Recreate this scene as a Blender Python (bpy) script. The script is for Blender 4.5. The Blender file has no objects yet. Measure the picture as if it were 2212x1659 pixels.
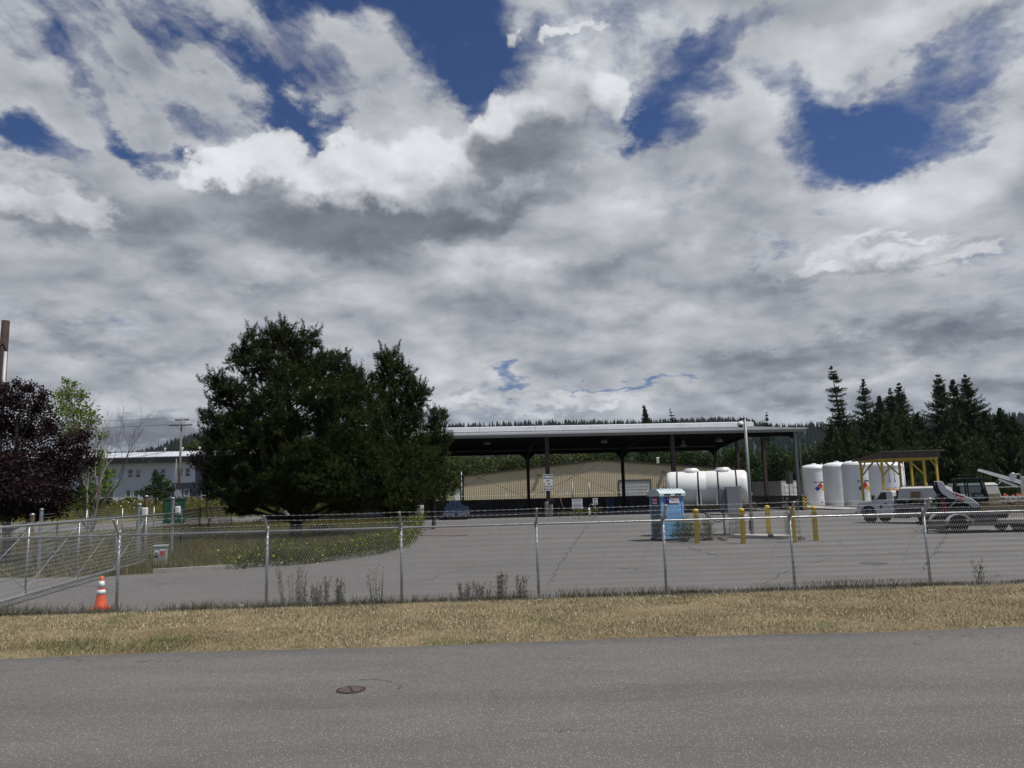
import bpy, bmesh, math, random
import numpy as np
from mathutils import Vector, Matrix, noise as mnoise
random.seed(7); rng = np.random.default_rng(11)
scene = bpy.context.scene
COL = scene.collection
R = math.radians
# ------------------------------------------------------------------ camera
EYE = 2.3; PITCH = 8.1; ROLL = 0.025; FOC = 1661.0
def cam_axes():
    p = R(PITCH)
    f = Vector((0, math.cos(p), math.sin(p)))
    r0 = Vector((1, 0, 0)); u0 = Vector((0, -math.sin(p), math.cos(p)))
    c, s = math.cos(ROLL), math.sin(ROLL)
    return f, r0 * c - u0 * s, u0 * c + r0 * s
CF, CR, CU = cam_axes()
cam_d = bpy.data.cameras.new('camera'); cam = bpy.data.objects.new('camera', cam_d); COL.objects.link(cam)
mw = Matrix((( CR.x, CU.x, -CF.x, 0), (CR.y, CU.y, -CF.y, 0), (CR.z, CU.z, -CF.z, EYE), (0, 0, 0, 1)))
cam.matrix_world = mw
cam_d.sensor_width = 36.0; cam_d.lens = FOC / 2212.0 * 36.0
cam_d.clip_start = 0.1; cam_d.clip_end = 20000
scene.camera = cam
scene.render.resolution_x = 1024; scene.render.resolution_y = 768
def ray(x, y):
    return CF + CR * ((x - 1106.0) / FOC) + CU * ((829.5 - y) / FOC)
def G(x, y, z=0.0):            # where the sight line through a photo point meets height z
    d = ray(x, y); t = (z - EYE) / d.z
    return Vector((d.x * t, d.y * t, z))
def D(x, y, Y):                # the point of that sight line at distance Y
    d = ray(x, y); t = Y / d.y
    return Vector((d.x * t, Y, EYE + d.z * t))
# ------------------------------------------------------------------ view
scene.view_settings.view_transform = 'Standard'; scene.view_settings.look = 'None'
scene.view_settings.gamma = 1.0; scene.view_settings.exposure = 0.0
scene.view_settings.use_curve_mapping = False
scene.cycles.max_bounces = 6; scene.cycles.diffuse_bounces = 3; scene.cycles.glossy_bounces = 3; scene.cycles.volume_bounces = 0
# ------------------------------------------------------------------ sun
LDIR = Vector((-0.46, 0.18, -1.0)).normalized()
SUN_EL = math.asin(-LDIR.z); SUN_AZ = math.atan2(-LDIR.x, -LDIR.y)
sun_d = bpy.data.lights.new('sun', 'SUN'); sun = bpy.data.objects.new('sun', sun_d); COL.objects.link(sun)
sun_d.energy = 4.3; sun_d.angle = R(0.5); sun_d.color = (1.0, 0.955, 0.89)
sun.rotation_euler = LDIR.to_track_quat('-Z', 'Y').to_euler()
sun.location = (30, 0, 60)
# ------------------------------------------------------------------ sky: Nishita blue with a noise cloud deck laid in world directions
world = bpy.data.worlds.new('World'); scene.world = world; world.use_nodes = True
wt = world.node_tree; wt.nodes.clear()
class NT:
    def __init__(s, t): s.t = t
    def n(s, kind, **kw):
        nd = s.t.nodes.new(kind)
        for k, v in kw.items(): setattr(nd, k, v)
        return nd
    def put(s, sock, v):
        if isinstance(v, bpy.types.NodeSocket): s.t.links.new(v, sock)
        else: sock.default_value = v
    def m(s, op, a, b=None, c=None, clamp=False):
        nd = s.n('ShaderNodeMath', operation=op, use_clamp=clamp)
        s.put(nd.inputs[0], a)
        if b is not None: s.put(nd.inputs[1], b)
        if c is not None: s.put(nd.inputs[2], c)
        return nd.outputs[0]
    def vm(s, op, a, b=None, sc=None):
        nd = s.n('ShaderNodeVectorMath', operation=op)
        s.put(nd.inputs[0], a)
        if b is not None: s.put(nd.inputs[1], b)
        if sc is not None: s.put(nd.inputs['Scale'], sc)
        return nd.outputs[0]
    def xyz(s, x, y, z):
        nd = s.n('ShaderNodeCombineXYZ')
        for i, v in enumerate((x, y, z)): s.put(nd.inputs[i], v)
        return nd.outputs[0]
    def sep(s, v):
        nd = s.n('ShaderNodeSeparateXYZ'); s.put(nd.inputs[0], v); return nd.outputs
    def noise(s, vec, scale, detail=6, rough=0.55, dist=0.0, out=0, lac=2.0):
        nd = s.n('ShaderNodeTexNoise'); s.put(nd.inputs['Vector'], vec)
        nd.inputs['Scale'].default_value = scale; nd.inputs['Detail'].default_value = detail
        nd.inputs['Roughness'].default_value = rough; nd.inputs['Distortion'].default_value = dist
        nd.inputs['Lacunarity'].default_value = lac
        return nd.outputs[out]
    def ss(s, v, a, b, o0=0.0, o1=1.0):
        nd = s.n('ShaderNodeMapRange', interpolation_type='SMOOTHSTEP')
        s.put(nd.inputs[0], v)
        for i, q in enumerate((a, b, o0, o1)): nd.inputs[i + 1].default_value = q
        return nd.outputs[0]
    def lin(s, v, a, b, o0=0.0, o1=1.0):
        nd = s.n('ShaderNodeMapRange'); s.put(nd.inputs[0], v)
        for i, q in enumerate((a, b, o0, o1)): nd.inputs[i + 1].default_value = q
        return nd.outputs[0]
    def mix(s, f, a, b, kind='MIX'):
        nd = s.n('ShaderNodeMix', data_type='RGBA', blend_type=kind)
        s.put(nd.inputs[0], f); s.put(nd.inputs[6], a); s.put(nd.inputs[7], b)
        return nd.outputs[2]
    def ramp(s, v, pts):
        nd = s.n('ShaderNodeValToRGB'); s.put(nd.inputs[0], v)
        e = nd.color_ramp.elements
        while len(e) < len(pts): e.new(0.5)
        for q, (p, c) in zip(e, pts):
            q.position = p; q.color = (c if len(c) == 4 else (*c, 1))
        return nd.outputs[0]
W = NT(wt)
tc = W.n('ShaderNodeTexCoord'); dvec = tc.outputs['Generated']
dx, dy, dz = W.sep(W.vm('NORMALIZE', dvec))
az = W.m('ARCTAN2', dx, dy); el = W.m('ARCSINE', dz)
zc = W.m('ADD', W.m('MAXIMUM', dz, 0.0), 0.31)
px_, py_ = W.m('DIVIDE', dx, zc), W.m('DIVIDE', dy, zc)
plane = W.xyz(px_, py_, 0.0)
ae = W.xyz(az, el, 0.0)
# domain warps
w1 = W.noise(plane, 2.2, 3, 0.5, out=1); w2 = W.noise(plane, 9.0, 7, 0.62, out=1)
off = W.vm('ADD', W.vm('SCALE', W.vm('SUBTRACT', w1, (0.5, 0.5, 0.5)), sc=0.16),
           W.vm('SCALE', W.vm('SUBTRACT', w2, (0.5, 0.5, 0.5)), sc=0.13))
aew = W.vm('ADD', ae, off)
aew = W.vm('MULTIPLY', aew, (1, 1, 0))
def blobs(lst, src):
    acc = None
    for (x, y, rx, ry, rot, wgt) in lst:
        d = ray(x, y).normalized(); a, e = math.atan2(d.x, d.y), math.asin(d.z)
        k = 1.0 / FOC * (0.82 if abs(x - 1106) > 700 else 0.95)
        mp = W.n('ShaderNodeMapping', vector_type='TEXTURE'); W.put(mp.inputs[0], src)
        mp.inputs['Location'].default_value = (a, e, 0)
        mp.inputs['Rotation'].default_value = (0, 0, R(rot))
        mp.inputs['Scale'].default_value = (rx * k * 1.25, ry * k * 1.25, 1)
        g = W.n('ShaderNodeTexGradient', gradient_type='SPHERICAL'); W.put(g.inputs[0], mp.outputs[0])
        gg = W.m('SMOOTH_MIN', g.outputs['Fac'], 0.75, 0.3)
        acc = W.m('MULTIPLY_ADD', gg, wgt, acc if acc is not None else 0.0)
    return acc
HOLES = [  # blue openings: x, y, radii, tilt, strength
    (760, 10, 380, 75, -6, 1.5), (960, 110, 190, 120, -35, 1.9), (1110, 140, 120, 60, 20, 1.4), (1010, 200, 60, 50, 0, 1.0), (640, 20, 160, 60, -20, 1.0),
    (1430, 180, 170, 90, 30, 1.8), (1385, 262, 40, 40, 0, 1.2), (600, 105, 190, 40, -35, .8),
    (60, 305, 200, 52, 0, 1.9), (340, 310, 110, 44, -15, 2.0), (560, 190, 320, 44, -34, 1.15), (660, 250, 120, 44, -30, 1.4), (330, 170, 260, 40, -38, .9), (480, 60, 220, 34, -34, .7),
    (190, 130, 220, 44, -40, 1.0), (30, 60, 60, 40, 0, .3), (140, 255, 90, 30, 0, .6),
    (1860, 300, 230, 90, -8, 1.6), (1790, 240, 90, 90, 0, 1.0), (2010, 170, 230, 70, 28, 1.6), (1700, 190, 130, 45, -35, .9), (2160, 130, 90, 50, 0, .8), (2060, 250, 90, 50, 20, .8),
    (1700, 510, 100, 34, 8, 1.05), (1640, 545, 50, 16, 0, .6), (270, 690, 90, 40, 0, .55), (1120, 822, 60, 26, 0, 1.7), (1370, 802, 130, 17, 3, 1.6), (1255, 815, 70, 12, 0, .9),
    (1640, 720, 50, 10, 10, .9), (1735, 648, 30, 8, 0, .8), (280, 640, 110, 16, 0, .5), (1560, 60, 140, 30, 10, .8), (1330, 20, 60, 40, 0, .5), (1480, 260, 60, 30, 0, .5)]
ADD = [    # where the deck is surely thick
    (1200, 330, 130, 60, -15, 1.0), (820, 400, 420, 110, 12, 1.0), (580, 350, 130, 50, 0, 1.0),
    (330, 40, 220, 50, -30, .7), (60, 200, 170, 70, -20, .8), (900, 60, 50, 70, 30, .95), (1000, 122, 46, 18, -40, 1.0), (560, 90, 330, 40, -36, .55),
    (1600, 240, 150, 140, 20, .9), (1480, 70, 140, 90, 10, .6), (1900, 70, 220, 60, 0, .8), (2150, 380, 200, 150, 0, .6), (1960, 340, 60, 20, 0, .4),
    (1100, 600, 900, 130, 0, .5), (400, 540, 600, 150, 0, .5)]
BRIGHT = [
    (1250, 150, 110, 45, -10, .42), (1180, 185, 80, 50, -20, .20), (1345, 225, 45, 60, 0, .36), (1050, 215, 50, 36, 0, .30), (620, 290, 60, 34, 10, .38), (500, 325, 70, 26, 0, .20), (740, 330, 70, 40, 0, .30), (850, 310, 90, 40, 0, .20), (950, 270, 110, 40, 0, .22),
    (80, 385, 90, 20, 0, .26), (170, 415, 50, 26, -30, .26), (1640, 180, 160, 110, 0, .24), (1500, 60, 140, 70, 0, .20), (1900, 60, 200, 60, 0, .26), (1560, 330, 100, 60, 20, .18),
    (2140, 330, 130, 90, 0, .24), (1230, 75, 130, 26, 0, .22), (1700, 270, 90, 70, 30, .22), (1870, 520, 80, 16, 25, .36), (1990, 506, 80, 10, 0, .34), (1780, 560, 60, 12, 30, .2), (1440, 420, 200, 70, 0, .16),
    (90, 180, 120, 50, 0, .18), (500, 120, 200, 45, -35, .12), (1180, 862, 260, 22, 0, .26), (1990, 420, 180, 50, 0, .20), (1080, 560, 200, 22, 0, .14),
    (950, 850, 100, 40, 0, .14), (450, 880, 500, 30, 0, .14), (560, 600, 60, 16, 0, .12), (1750, 900, 300, 16, 0, .10), (660, 830, 120, 30, 0, .08), (350, 620, 60, 14, 0, .10), (1500, 560, 300, 40, 0, .08)]
DARK = [
    (880, 475, 320, 65, 8, .38), (720, 455, 170, 60, 0, .20), (1040, 420, 200, 70, 0, .14), (1170, 310, 130, 90, 25, .26), (1050, 400, 170, 80, 0, .20), (1230, 240, 80, 40, 0, .14), (110, 475, 150, 40, -10, .22), (330, 520, 130, 60, -20, .10),
    (1480, 470, 120, 45, 10, .16), (1290, 590, 180, 45, 15, .18), (1890, 580, 220, 26, 3, .24), (2080, 550, 130, 24, 0, .16), (1900, 745, 480, 45, 4, .24),
    (1700, 815, 220, 22, 4, .18), (200, 745, 280, 32, -6, .17), (100, 700, 220, 30, -5, .14), (520, 470, 130, 50, 0, .12), (1000, 858, 42, 16, 0, .24), (1310, 865, 50, 14, 0, .18), (1100, 890, 200, 14, 0, .12),
    (300, 950, 700, 34, 0, .34), (600, 640, 250, 40, 0, .10), (1900, 860, 600, 40, 0, .12), (2130, 50, 110, 36, 0, .24), (1150, 690, 260, 34, 0, .10), (1500, 650, 200, 30, 5, .08), (800, 560, 200, 30, 0, .10)]
sunoff = (0.05, -0.05, 0.0)
CUM = [    # heaped clouds with lit crowns and flat grey bases
    (1235, 185, 115, 75, 0, 1), (1320, 230, 55, 72, 0, 1), (1140, 250, 110, 70, 0, 1), (1060, 265, 60, 60, 0, .8), (980, 320, 130, 70, 0, 1), (1200, 330, 150, 110, 0, 1), (870, 375, 180, 90, 0, 1), (740, 430, 170, 100, 0, 1), (980, 440, 280, 100, 0, 1.2), (880, 460, 240, 70, 0, .8), (760, 330, 70, 45, 0, .8),
    (610, 320, 60, 55, 0, 1), (545, 350, 80, 50, 0, 1), (450, 370, 90, 45, 0, .8), (590, 400, 170, 60, 0, 1),
    (480, 400, 120, 50, 0, .7)]
CUM2 = [
    (90, 425, 110, 50, 0, 1), (185, 445, 50, 40, 0, 1), (110, 475, 170, 45, 0, 1), (20, 420, 60, 50, 0, .8),
    (1880, 548, 70, 34, 0, 1), (1990, 536, 90, 30, 0, 1), (1790, 590, 70, 22, 0, .9), (1950, 585, 200, 34, 0, 1), (2100, 560, 90, 28, 0, .8),
    (1000, 858, 55, 17, 0, 1.2), (1310, 868, 55, 14, 0, 1.2), (1150, 892, 70, 16, 0, 1.0), (1225, 66, 70, 20, 8, .8), (1300, 74, 70, 22, 0, .8), (1115, 72, 30, 28, 0, .8), (1180, 92, 50, 16, 0, .7),
    (600, 300, 40, 40, 0, .5), (1560, 470, 120, 30, 0, .5), (1300, 560, 160, 34, 0, .5), (1050, 560, 160, 30, 0, .5), (500, 620, 120, 30, 0, .45), (300, 600, 120, 30, 0, .45), (820, 660, 120, 26, 0, .45), (1600, 660, 160, 28, 0, .45), (1400, 740, 120, 20, 0, .4), (1850, 700, 180, 26, 0, .5)]
n1 = W.noise(plane, 2.3, 9, 0.55, 0.15)
soft = W.noise(plane, 2.9, 4, 0.50, 0.1); softb = W.noise(W.vm('ADD', plane, (0.075, -0.11, 0.0)), 2.9, 4, 0.50, 0.1)
nf = W.noise(plane, 8.0, 9, 0.62, 0.3); nfb = W.noise(W.vm('ADD', plane, (0.02, -0.03, 0.0)), 8.0, 9, 0.62, 0.3)
stk = W.noise(W.vm('MULTIPLY', W.vm('ADD', ae, W.vm('SCALE', w2, sc=0.10)), (1, 1, 0)), 1.0, 2, 0.5)
rot = W.n('ShaderNodeVectorRotate', rotation_type='Z_AXIS'); W.put(rot.inputs['Vector'], W.vm('ADD', ae, W.vm('SCALE', w2, sc=0.05))); rot.inputs['Angle'].default_value = R(33)
strk = W.noise(W.vm('MULTIPLY', rot.outputs[0], (2.2, 8.5, 0)), 1.9, 8, 0.6, 0.2)
cover = W.m('ADD', 0.80, W.m('MULTIPLY', W.m('SUBTRACT', n1, 0.5), 2.0))
cover = W.m('ADD', cover, W.m('MULTIPLY', W.m('SUBTRACT', nf, 0.5), 2.4))
cover = W.m('ADD', cover, W.m('MULTIPLY', W.m('MULTIPLY', W.m('SUBTRACT', strk, 0.5), W.ss(az, 0.05, -0.35)), W.ss(el, 0.36, 0.46, 0.0, 4.2)))
cover = W.m('SUBTRACT', cover, W.ss(el, 0.40, 0.52, 0.0, 0.22))
cover = W.m('SUBTRACT', cover, blobs(HOLES, aew))
cover = W.m('ADD', cover, W.m('MULTIPLY', blobs(ADD, aew), 0.8))
cover = W.m('ADD', cover, W.lin(el, 0.0, 0.30, 0.35, 0.0))
# overhead and behind, out of view, cloud cover is cut to lower the ambient light
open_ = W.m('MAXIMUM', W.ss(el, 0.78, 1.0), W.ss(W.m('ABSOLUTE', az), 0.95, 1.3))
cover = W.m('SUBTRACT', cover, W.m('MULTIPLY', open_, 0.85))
alpha = W.ss(cover, -0.72, 0.85)
bri = W.m('ADD', 0.425, W.m('MULTIPLY', W.m('SUBTRACT', softb, soft), -0.95))
bri = W.m('ADD', bri, W.m('MULTIPLY', W.m('SUBTRACT', nf, nfb), 0.26))
bri = W.m('ADD', bri, W.m('MULTIPLY', W.m('SUBTRACT', nf, 0.5), 0.08))
bri = W.m('SUBTRACT', bri, W.m('MULTIPLY', W.m('SUBTRACT', soft, 0.5), 0.30))
def warped(k1, k2):
    v = W.vm('ADD', ae, W.vm('ADD', W.vm('SCALE', W.vm('SUBTRACT', w2, (0.5, 0.5, 0.5)), sc=k1), W.vm('SCALE', W.vm('SUBTRACT', w3, (0.5, 0.5, 0.5)), sc=k2)))
    return W.vm('MULTIPLY', v, (1, 1, 0))
w3 = W.noise(W.vm('MULTIPLY', ae, (1, 1, 0)), 16.0, 7, 0.6, out=1)
ael = warped(0.10, 0.04)
bri = W.m('ADD', bri, W.m('MULTIPLY', blobs(BRIGHT, ael), 0.80))
drk = blobs(DARK, ael)
bri = W.m('SUBTRACT', bri, W.m('MULTIPLY', drk, 0.92))
cw = warped(0.05, 0.075)
def heap(lst, off, k, base, amp, cap):
    m0 = W.m('ADD', blobs(lst, cw), W.m('MULTIPLY', W.m('SUBTRACT', nf, 0.5), 0.5)); m1 = blobs(lst, W.vm('ADD', cw, (off * .3, off, 0.0)))
    g = W.m('SUBTRACT', W.m('MINIMUM', m0, cap), W.m('MINIMUM', m1, cap)); g = W.m('MAXIMUM', W.m('MINIMUM', g, 0.8), -0.5)
    hi = W.ss(m0, 0.28, 0.60); lo = W.ss(m0, 0.05, 1.9); u = W.ss(g, -0.22, 0.12)
    base = W.m('SUBTRACT', base, W.m('MULTIPLY', drk, 0.30))
    a_ = W.m('ADD', lo, W.m('MULTIPLY', u, W.m('SUBTRACT', hi, lo)))
    c_ = W.m('ADD', base, W.m('MULTIPLY', g, amp))
    c_ = W.m('ADD', c_, W.m('MULTIPLY', W.m('SUBTRACT', nf, nfb), k)); c_ = W.m('ADD', c_, W.m('MULTIPLY', W.m('SUBTRACT', softb, soft), -0.45))
    return a_, c_
caA, cbA = heap(CUM, 0.036, 0.40, 0.345, 0.50, 2.6)
caB, cbB = heap(CUM2, 0.020, 0.30, 0.37, 0.40, 2.0)
fr = W.m('MULTIPLY', W.ss(cover, 0.1, 0.5), W.ss(cover, 1.1, 0.6))
bri = W.m('ADD', bri, W.m('MULTIPLY', fr, 0.05))
for c_a, c_b, k_ in ((caB, cbB, 0.8), (caA, cbA, 0.92)):
    mb_ = W.m('MULTIPLY', c_a, k_)
    bri = W.m('ADD', W.m('MULTIPLY', bri, W.m('SUBTRACT', 1.0, mb_)), W.m('MULTIPLY', c_b, mb_))
    alpha = W.m('MAXIMUM', alpha, c_a)
bri = W.m('SMOOTH_MAX', bri, W.m('ADD', 0.19, W.m('MULTIPLY', W.m('SUBTRACT', nf, 0.5), 0.25)), 0.12)
ccol = W.mix(W.ss(bri, 0.15, 0.60), (0.90, 0.965, 1.12, 1), (0.97, 1.0, 1.05, 1))
low = W.ss(el, 0.14, -0.01)
ccol = W.mix(W.m('MULTIPLY', low, 0.8), ccol, (0.82, 0.95, 1.17, 1))
SKYS = 0.1
cl = W.vm('SCALE', ccol, sc=W.m('MULTIPLY', bri, 1.0 / SKYS))
sky = W.n('ShaderNodeTexSky', sky_type='NISHITA', sun_disc=False)
sky.sun_elevation = SUN_EL; sky.sun_rotation = SUN_AZ; sky.altitude = 50; sky.air_density = 1.0; sky.dust_density = 0.2; sky.ozone_density = 3.0
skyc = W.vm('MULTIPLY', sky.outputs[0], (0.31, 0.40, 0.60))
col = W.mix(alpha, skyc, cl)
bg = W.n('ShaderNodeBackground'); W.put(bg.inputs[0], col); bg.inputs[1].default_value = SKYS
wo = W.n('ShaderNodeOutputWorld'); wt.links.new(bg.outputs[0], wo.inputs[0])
world.cycles.sampling_method = 'MANUAL'; world.cycles.sample_map_resolution = 512
# ------------------------------------------------------------------ materials
MATS = {}
def mat(name, col, rough=0.7, metal=0.0, var=0.15, vscale=1.5, bump=0.0, bscale=40.0, dirt=None, dirt_amt=0.3, dscale=0.8, coat=0.0, spec=0.5, grad=None):
    if name in MATS: return MATS[name]
    m = bpy.data.materials.new(name); m.use_nodes = True; t = m.node_tree; t.nodes.clear(); N = NT(t)
    b = N.n('ShaderNodeBsdfPrincipled'); o = N.n('ShaderNodeOutputMaterial'); t.links.new(b.outputs[0], o.inputs[0])
    ob = N.n('ShaderNodeTexCoord').outputs['Object']
    n1 = N.noise(ob, vscale, 6, 0.6)
    c = N.mix(N.lin(n1, 0.25, 0.75), tuple(min(1, q * (1 - var)) for q in col) + (1,), tuple(min(1, q * (1 + var)) for q in col) + (1,))
    if dirt:
        n2 = N.noise(ob, dscale, 8, 0.7, 0.3)
        c = N.mix(N.m('MULTIPLY', N.ss(n2, 0.48, 0.72), dirt_amt), c, tuple(dirt) + (1,))
    N.put(b.inputs['Base Color'], c)
    N.put(b.inputs['Roughness'], N.lin(N.noise(ob, vscale * 3, 4), 0.3, 0.7, max(0.02, rough - 0.08), min(1, rough + 0.08)))
    b.inputs['Metallic'].default_value = metal; b.inputs['Specular IOR Level'].default_value = spec
    b.inputs['Coat Weight'].default_value = coat
    if bump:
        bp = N.n('ShaderNodeBump'); bp.inputs['Strength'].default_value = bump; bp.inputs['Distance'].default_value = 0.01
        N.put(bp.inputs['Height'], N.noise(ob, bscale, 5, 0.6)); N.put(b.inputs['Normal'], bp.outputs[0])
    MATS[name] = m; return m
def foliage(name, c0, c1, trans=0.25, c2=None, rough=0.55, clump=0.6):
    m = bpy.data.materials.new(name); m.use_nodes = True; t = m.node_tree; t.nodes.clear(); N = NT(t)
    o = N.n('ShaderNodeOutputMaterial')
    ob = N.n('ShaderNodeTexCoord').outputs['Object']
    at = N.n('ShaderNodeAttribute', attribute_name='tone')
    f = N.m('ADD', N.m('MULTIPLY', at.outputs['Fac'], 0.45), N.m('MULTIPLY', N.lin(N.noise(ob, clump, 4, 0.6), 0.3, 0.7), 0.55))
    c = N.mix(f, (*c0, 1), (*c1, 1))
    if c2: c = N.mix(N.ss(at.outputs['Fac'], 0.93, 0.97), c, (*c2, 1))
    b = N.n('ShaderNodeBsdfPrincipled'); N.put(b.inputs['Base Color'], c); b.inputs['Roughness'].default_value = rough
    b.inputs['Specular IOR Level'].default_value = 0.12
    tr = N.n('ShaderNodeBsdfTranslucent'); N.put(tr.inputs['Color'], N.mix(1.0, c, (1.0, 1.25, 0.45, 1), 'MULTIPLY'))
    ms = N.n('ShaderNodeMixShader'); ms.inputs[0].default_value = trans
    t.links.new(b.outputs[0], ms.inputs[1]); t.links.new(tr.outputs[0], ms.inputs[2]); t.links.new(ms.outputs[0], o.inputs[0])
    return m
# ------------------------------------------------------------------ mesh builder
class MB:
    def __init__(s): s.v = []; s.f = []; s.sm = []
    def add(s, vs, fs, smooth=False, M=None):
        k = len(s.v)
        s.v += [tuple(M @ Vector(v)) for v in vs] if M is not None else [tuple(v) for v in vs]
        s.f += [tuple(i + k for i in f) for f in fs]; s.sm += [smooth] * len(fs)
        return s
    def box(s, c, d, rz=0.0, rx=0.0, ry=0.0):
        M = Matrix.Translation(Vector(c)) @ Matrix.Rotation(rz, 4, 'Z') @ Matrix.Rotation(ry, 4, 'Y') @ Matrix.Rotation(rx, 4, 'X')
        x, y, z = d[0] / 2, d[1] / 2, d[2] / 2
        vs = [(a * x, b * y, e * z) for e in (-1, 1) for (a, b) in ((-1, -1), (1, -1), (1, 1), (-1, 1))]
        return s.add(vs, [(3, 2, 1, 0), (4, 5, 6, 7), (0, 1, 5, 4), (1, 2, 6, 5), (2, 3, 7, 6), (3, 0, 4, 7)], False, M)
    def bbox(s, c, d, r=0.02, rz=0.0):      # box with chamfered edges
        x, y, z = d[0] / 2, d[1] / 2, d[2] / 2; r = min(r, x * .45, y * .45, z * .45)
        M = Matrix.Translation(Vector(c)) @ Matrix.Rotation(rz, 4, 'Z')
        bm = bmesh.new(); bmesh.ops.create_cube(bm, size=1.0)
        for v in bm.verts: v.co = Vector((v.co.x * 2 * x, v.co.y * 2 * y, v.co.z * 2 * z))
        bmesh.ops.bevel(bm, geom=bm.edges[:], offset=r, segments=2, affect='EDGES', profile=0.5)
        bm.verts.index_update()
        s.add([v.co.copy() for v in bm.verts], [[v.index for v in f.verts] for f in bm.faces], False, M); bm.free(); return s
    def tube(s, pts, r, n=8, caps=True, r1=None):
        pts = [Vector(p) for p in pts]; L = len(pts)
        rs = r if isinstance(r, (list, tuple)) else [r + ((r if r1 is None else r1) - r) * i / (L - 1) for i in range(L)]
        vs = []; up = None
        for i, p in enumerate(pts):
            t = (pts[min(i + 1, L - 1)] - pts[max(i - 1, 0)]).normalized()
            if up is None: up = Vector((0, 0, 1)) if abs(t.z) < 0.9 else Vector((1, 0, 0))
            a = t.cross(up)
            if a.length < 1e-6: a = t.cross(Vector((0, 1, 0)))
            a.normalize(); b = a.cross(t).normalized(); up = b
            for k in range(n):
                th = 2 * math.pi * k / n; vs.append(p + (a * math.cos(th) + b * math.sin(th)) * rs[i])
        fs = [(i * n + k, i * n + (k + 1) % n, (i + 1) * n + (k + 1) % n, (i + 1) * n + k) for i in range(L - 1) for k in range(n)]
        s.add(vs, fs, True)
        if caps: s.add(vs[:n], [tuple(range(n))]); s.add(vs[-n:], [tuple(range(n))[::-1]])
        return s
    def lathe(s, prof, c=(0, 0, 0), n=24, axis='Z', M=None, smooth=True):
        vs = []
        for (r, h) in prof:
            for k in range(n):
                th = 2 * math.pi * k / n; a, b = r * math.cos(th), r * math.sin(th)
                vs.append({'Z': (a, b, h), 'X': (h, a, b), 'Y': (a, h, b)}[axis])
        vs = [(v[0] + c[0], v[1] + c[1], v[2] + c[2]) for v in vs]
        fs = [(i * n + k, i * n + (k + 1) % n, (i + 1) * n + (k + 1) % n, (i + 1) * n + k) for i in range(len(prof) - 1) for k in range(n)]
        s.add(vs, fs, smooth, M)
        if prof[0][0] > 1e-4: s.add(vs[:n], [tuple(range(n))], False, M)
        if prof[-1][0] > 1e-4: s.add(vs[-n:], [tuple(range(n))], False, M)
        return s
    def prism(s, poly, a, b, plane='XZ'):       # outline in a plane, given a thickness along the third axis
        n = len(poly)
        P = {'XZ': lambda p, t: (p[0], t, p[1]), 'YZ': lambda p, t: (t, p[0], p[1]), 'XY': lambda p, t: (p[0], p[1], t)}[plane]
        vs = [P(p, a) for p in poly] + [P(p, b) for p in poly]
        fs = [tuple(range(n)), tuple(range(2 * n - 1, n - 1, -1))] + [(i, (i + 1) % n, n + (i + 1) % n, n + i) for i in range(n)]
        return s.add(vs, fs)
    def quad(s, a, b, c, d): return s.add([a, b, c, d], [(0, 1, 2, 3)])
    def build(s, name, m, parent=None, normals=True):
        me = bpy.data.meshes.new(name); me.from_pydata(s.v, [], s.f); me.update()
        me.polygons.foreach_set('use_smooth', s.sm)
        if normals:
            bm = bmesh.new(); bm.from_mesh(me); bmesh.ops.remove_doubles(bm, verts=bm.verts, dist=1e-5)
            bmesh.ops.recalc_face_normals(bm, faces=bm.faces); bm.to_mesh(me); bm.free()
        me.materials.append(m)
        o = bpy.data.objects.new(name, me); COL.objects.link(o)
        if parent is not None: o.parent = parent
        return o
def tag(o, label=None, cat=None, group=None, kind=None):
    if label: o['label'] = label
    if cat: o['category'] = cat
    if group: o['group'] = group
    if kind: o['kind'] = kind
    return o
def thing(name, label, cat, loc=(0, 0, 0), rz=0.0, group=None):
    o = bpy.data.objects.new(name, None); COL.objects.link(o); o.empty_display_size = 0.3
    o.location = loc; o.rotation_euler = (0, 0, rz); return tag(o, label, cat, group)
def dup(o, loc=None, rz=None, label=None, group=None, scale=None, parent=None):
    c = o.copy(); COL.objects.link(c); c.parent = parent
    if loc is not None: c.location = loc
    if rz is not None: c.rotation_euler = (0, 0, rz)
    if scale is not None: c.scale = scale if isinstance(scale, tuple) else (scale,) * 3
    if label: c['label'] = label
    if group: c['group'] = group
    for ch in list(o.children): dup(ch, parent=c)
    return c
def fastmesh(name, verts, faces_n, m, tone=None, parent=None):
    """verts (N*k,3) with k consecutive vertices per face"""
    k = faces_n; nf = len(verts) // k
    me = bpy.data.meshes.new(name)
    me.vertices.add(len(verts)); me.vertices.foreach_set('co', np.asarray(verts, dtype=np.float32).ravel())
    me.loops.add(nf * k); me.loops.foreach_set('vertex_index', np.arange(nf * k, dtype=np.int32))
    me.polygons.add(nf); me.polygons.foreach_set('loop_start', np.arange(nf, dtype=np.int32) * k)
    me.polygons.foreach_set('loop_total', np.full(nf, k, dtype=np.int32))
    me.update(calc_edges=True)
    if tone is not None:
        a = me.attributes.new('tone', 'FLOAT', 'FACE'); a.data.foreach_set('value', np.asarray(tone, dtype=np.float32))
    me.materials.append(m)
    o = bpy.data.objects.new(name, me); COL.objects.link(o)
    if parent is not None: o.parent = parent
    return o
def unit(a): return a / np.maximum(np.linalg.norm(a, axis=-1, keepdims=True), 1e-9)
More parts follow.
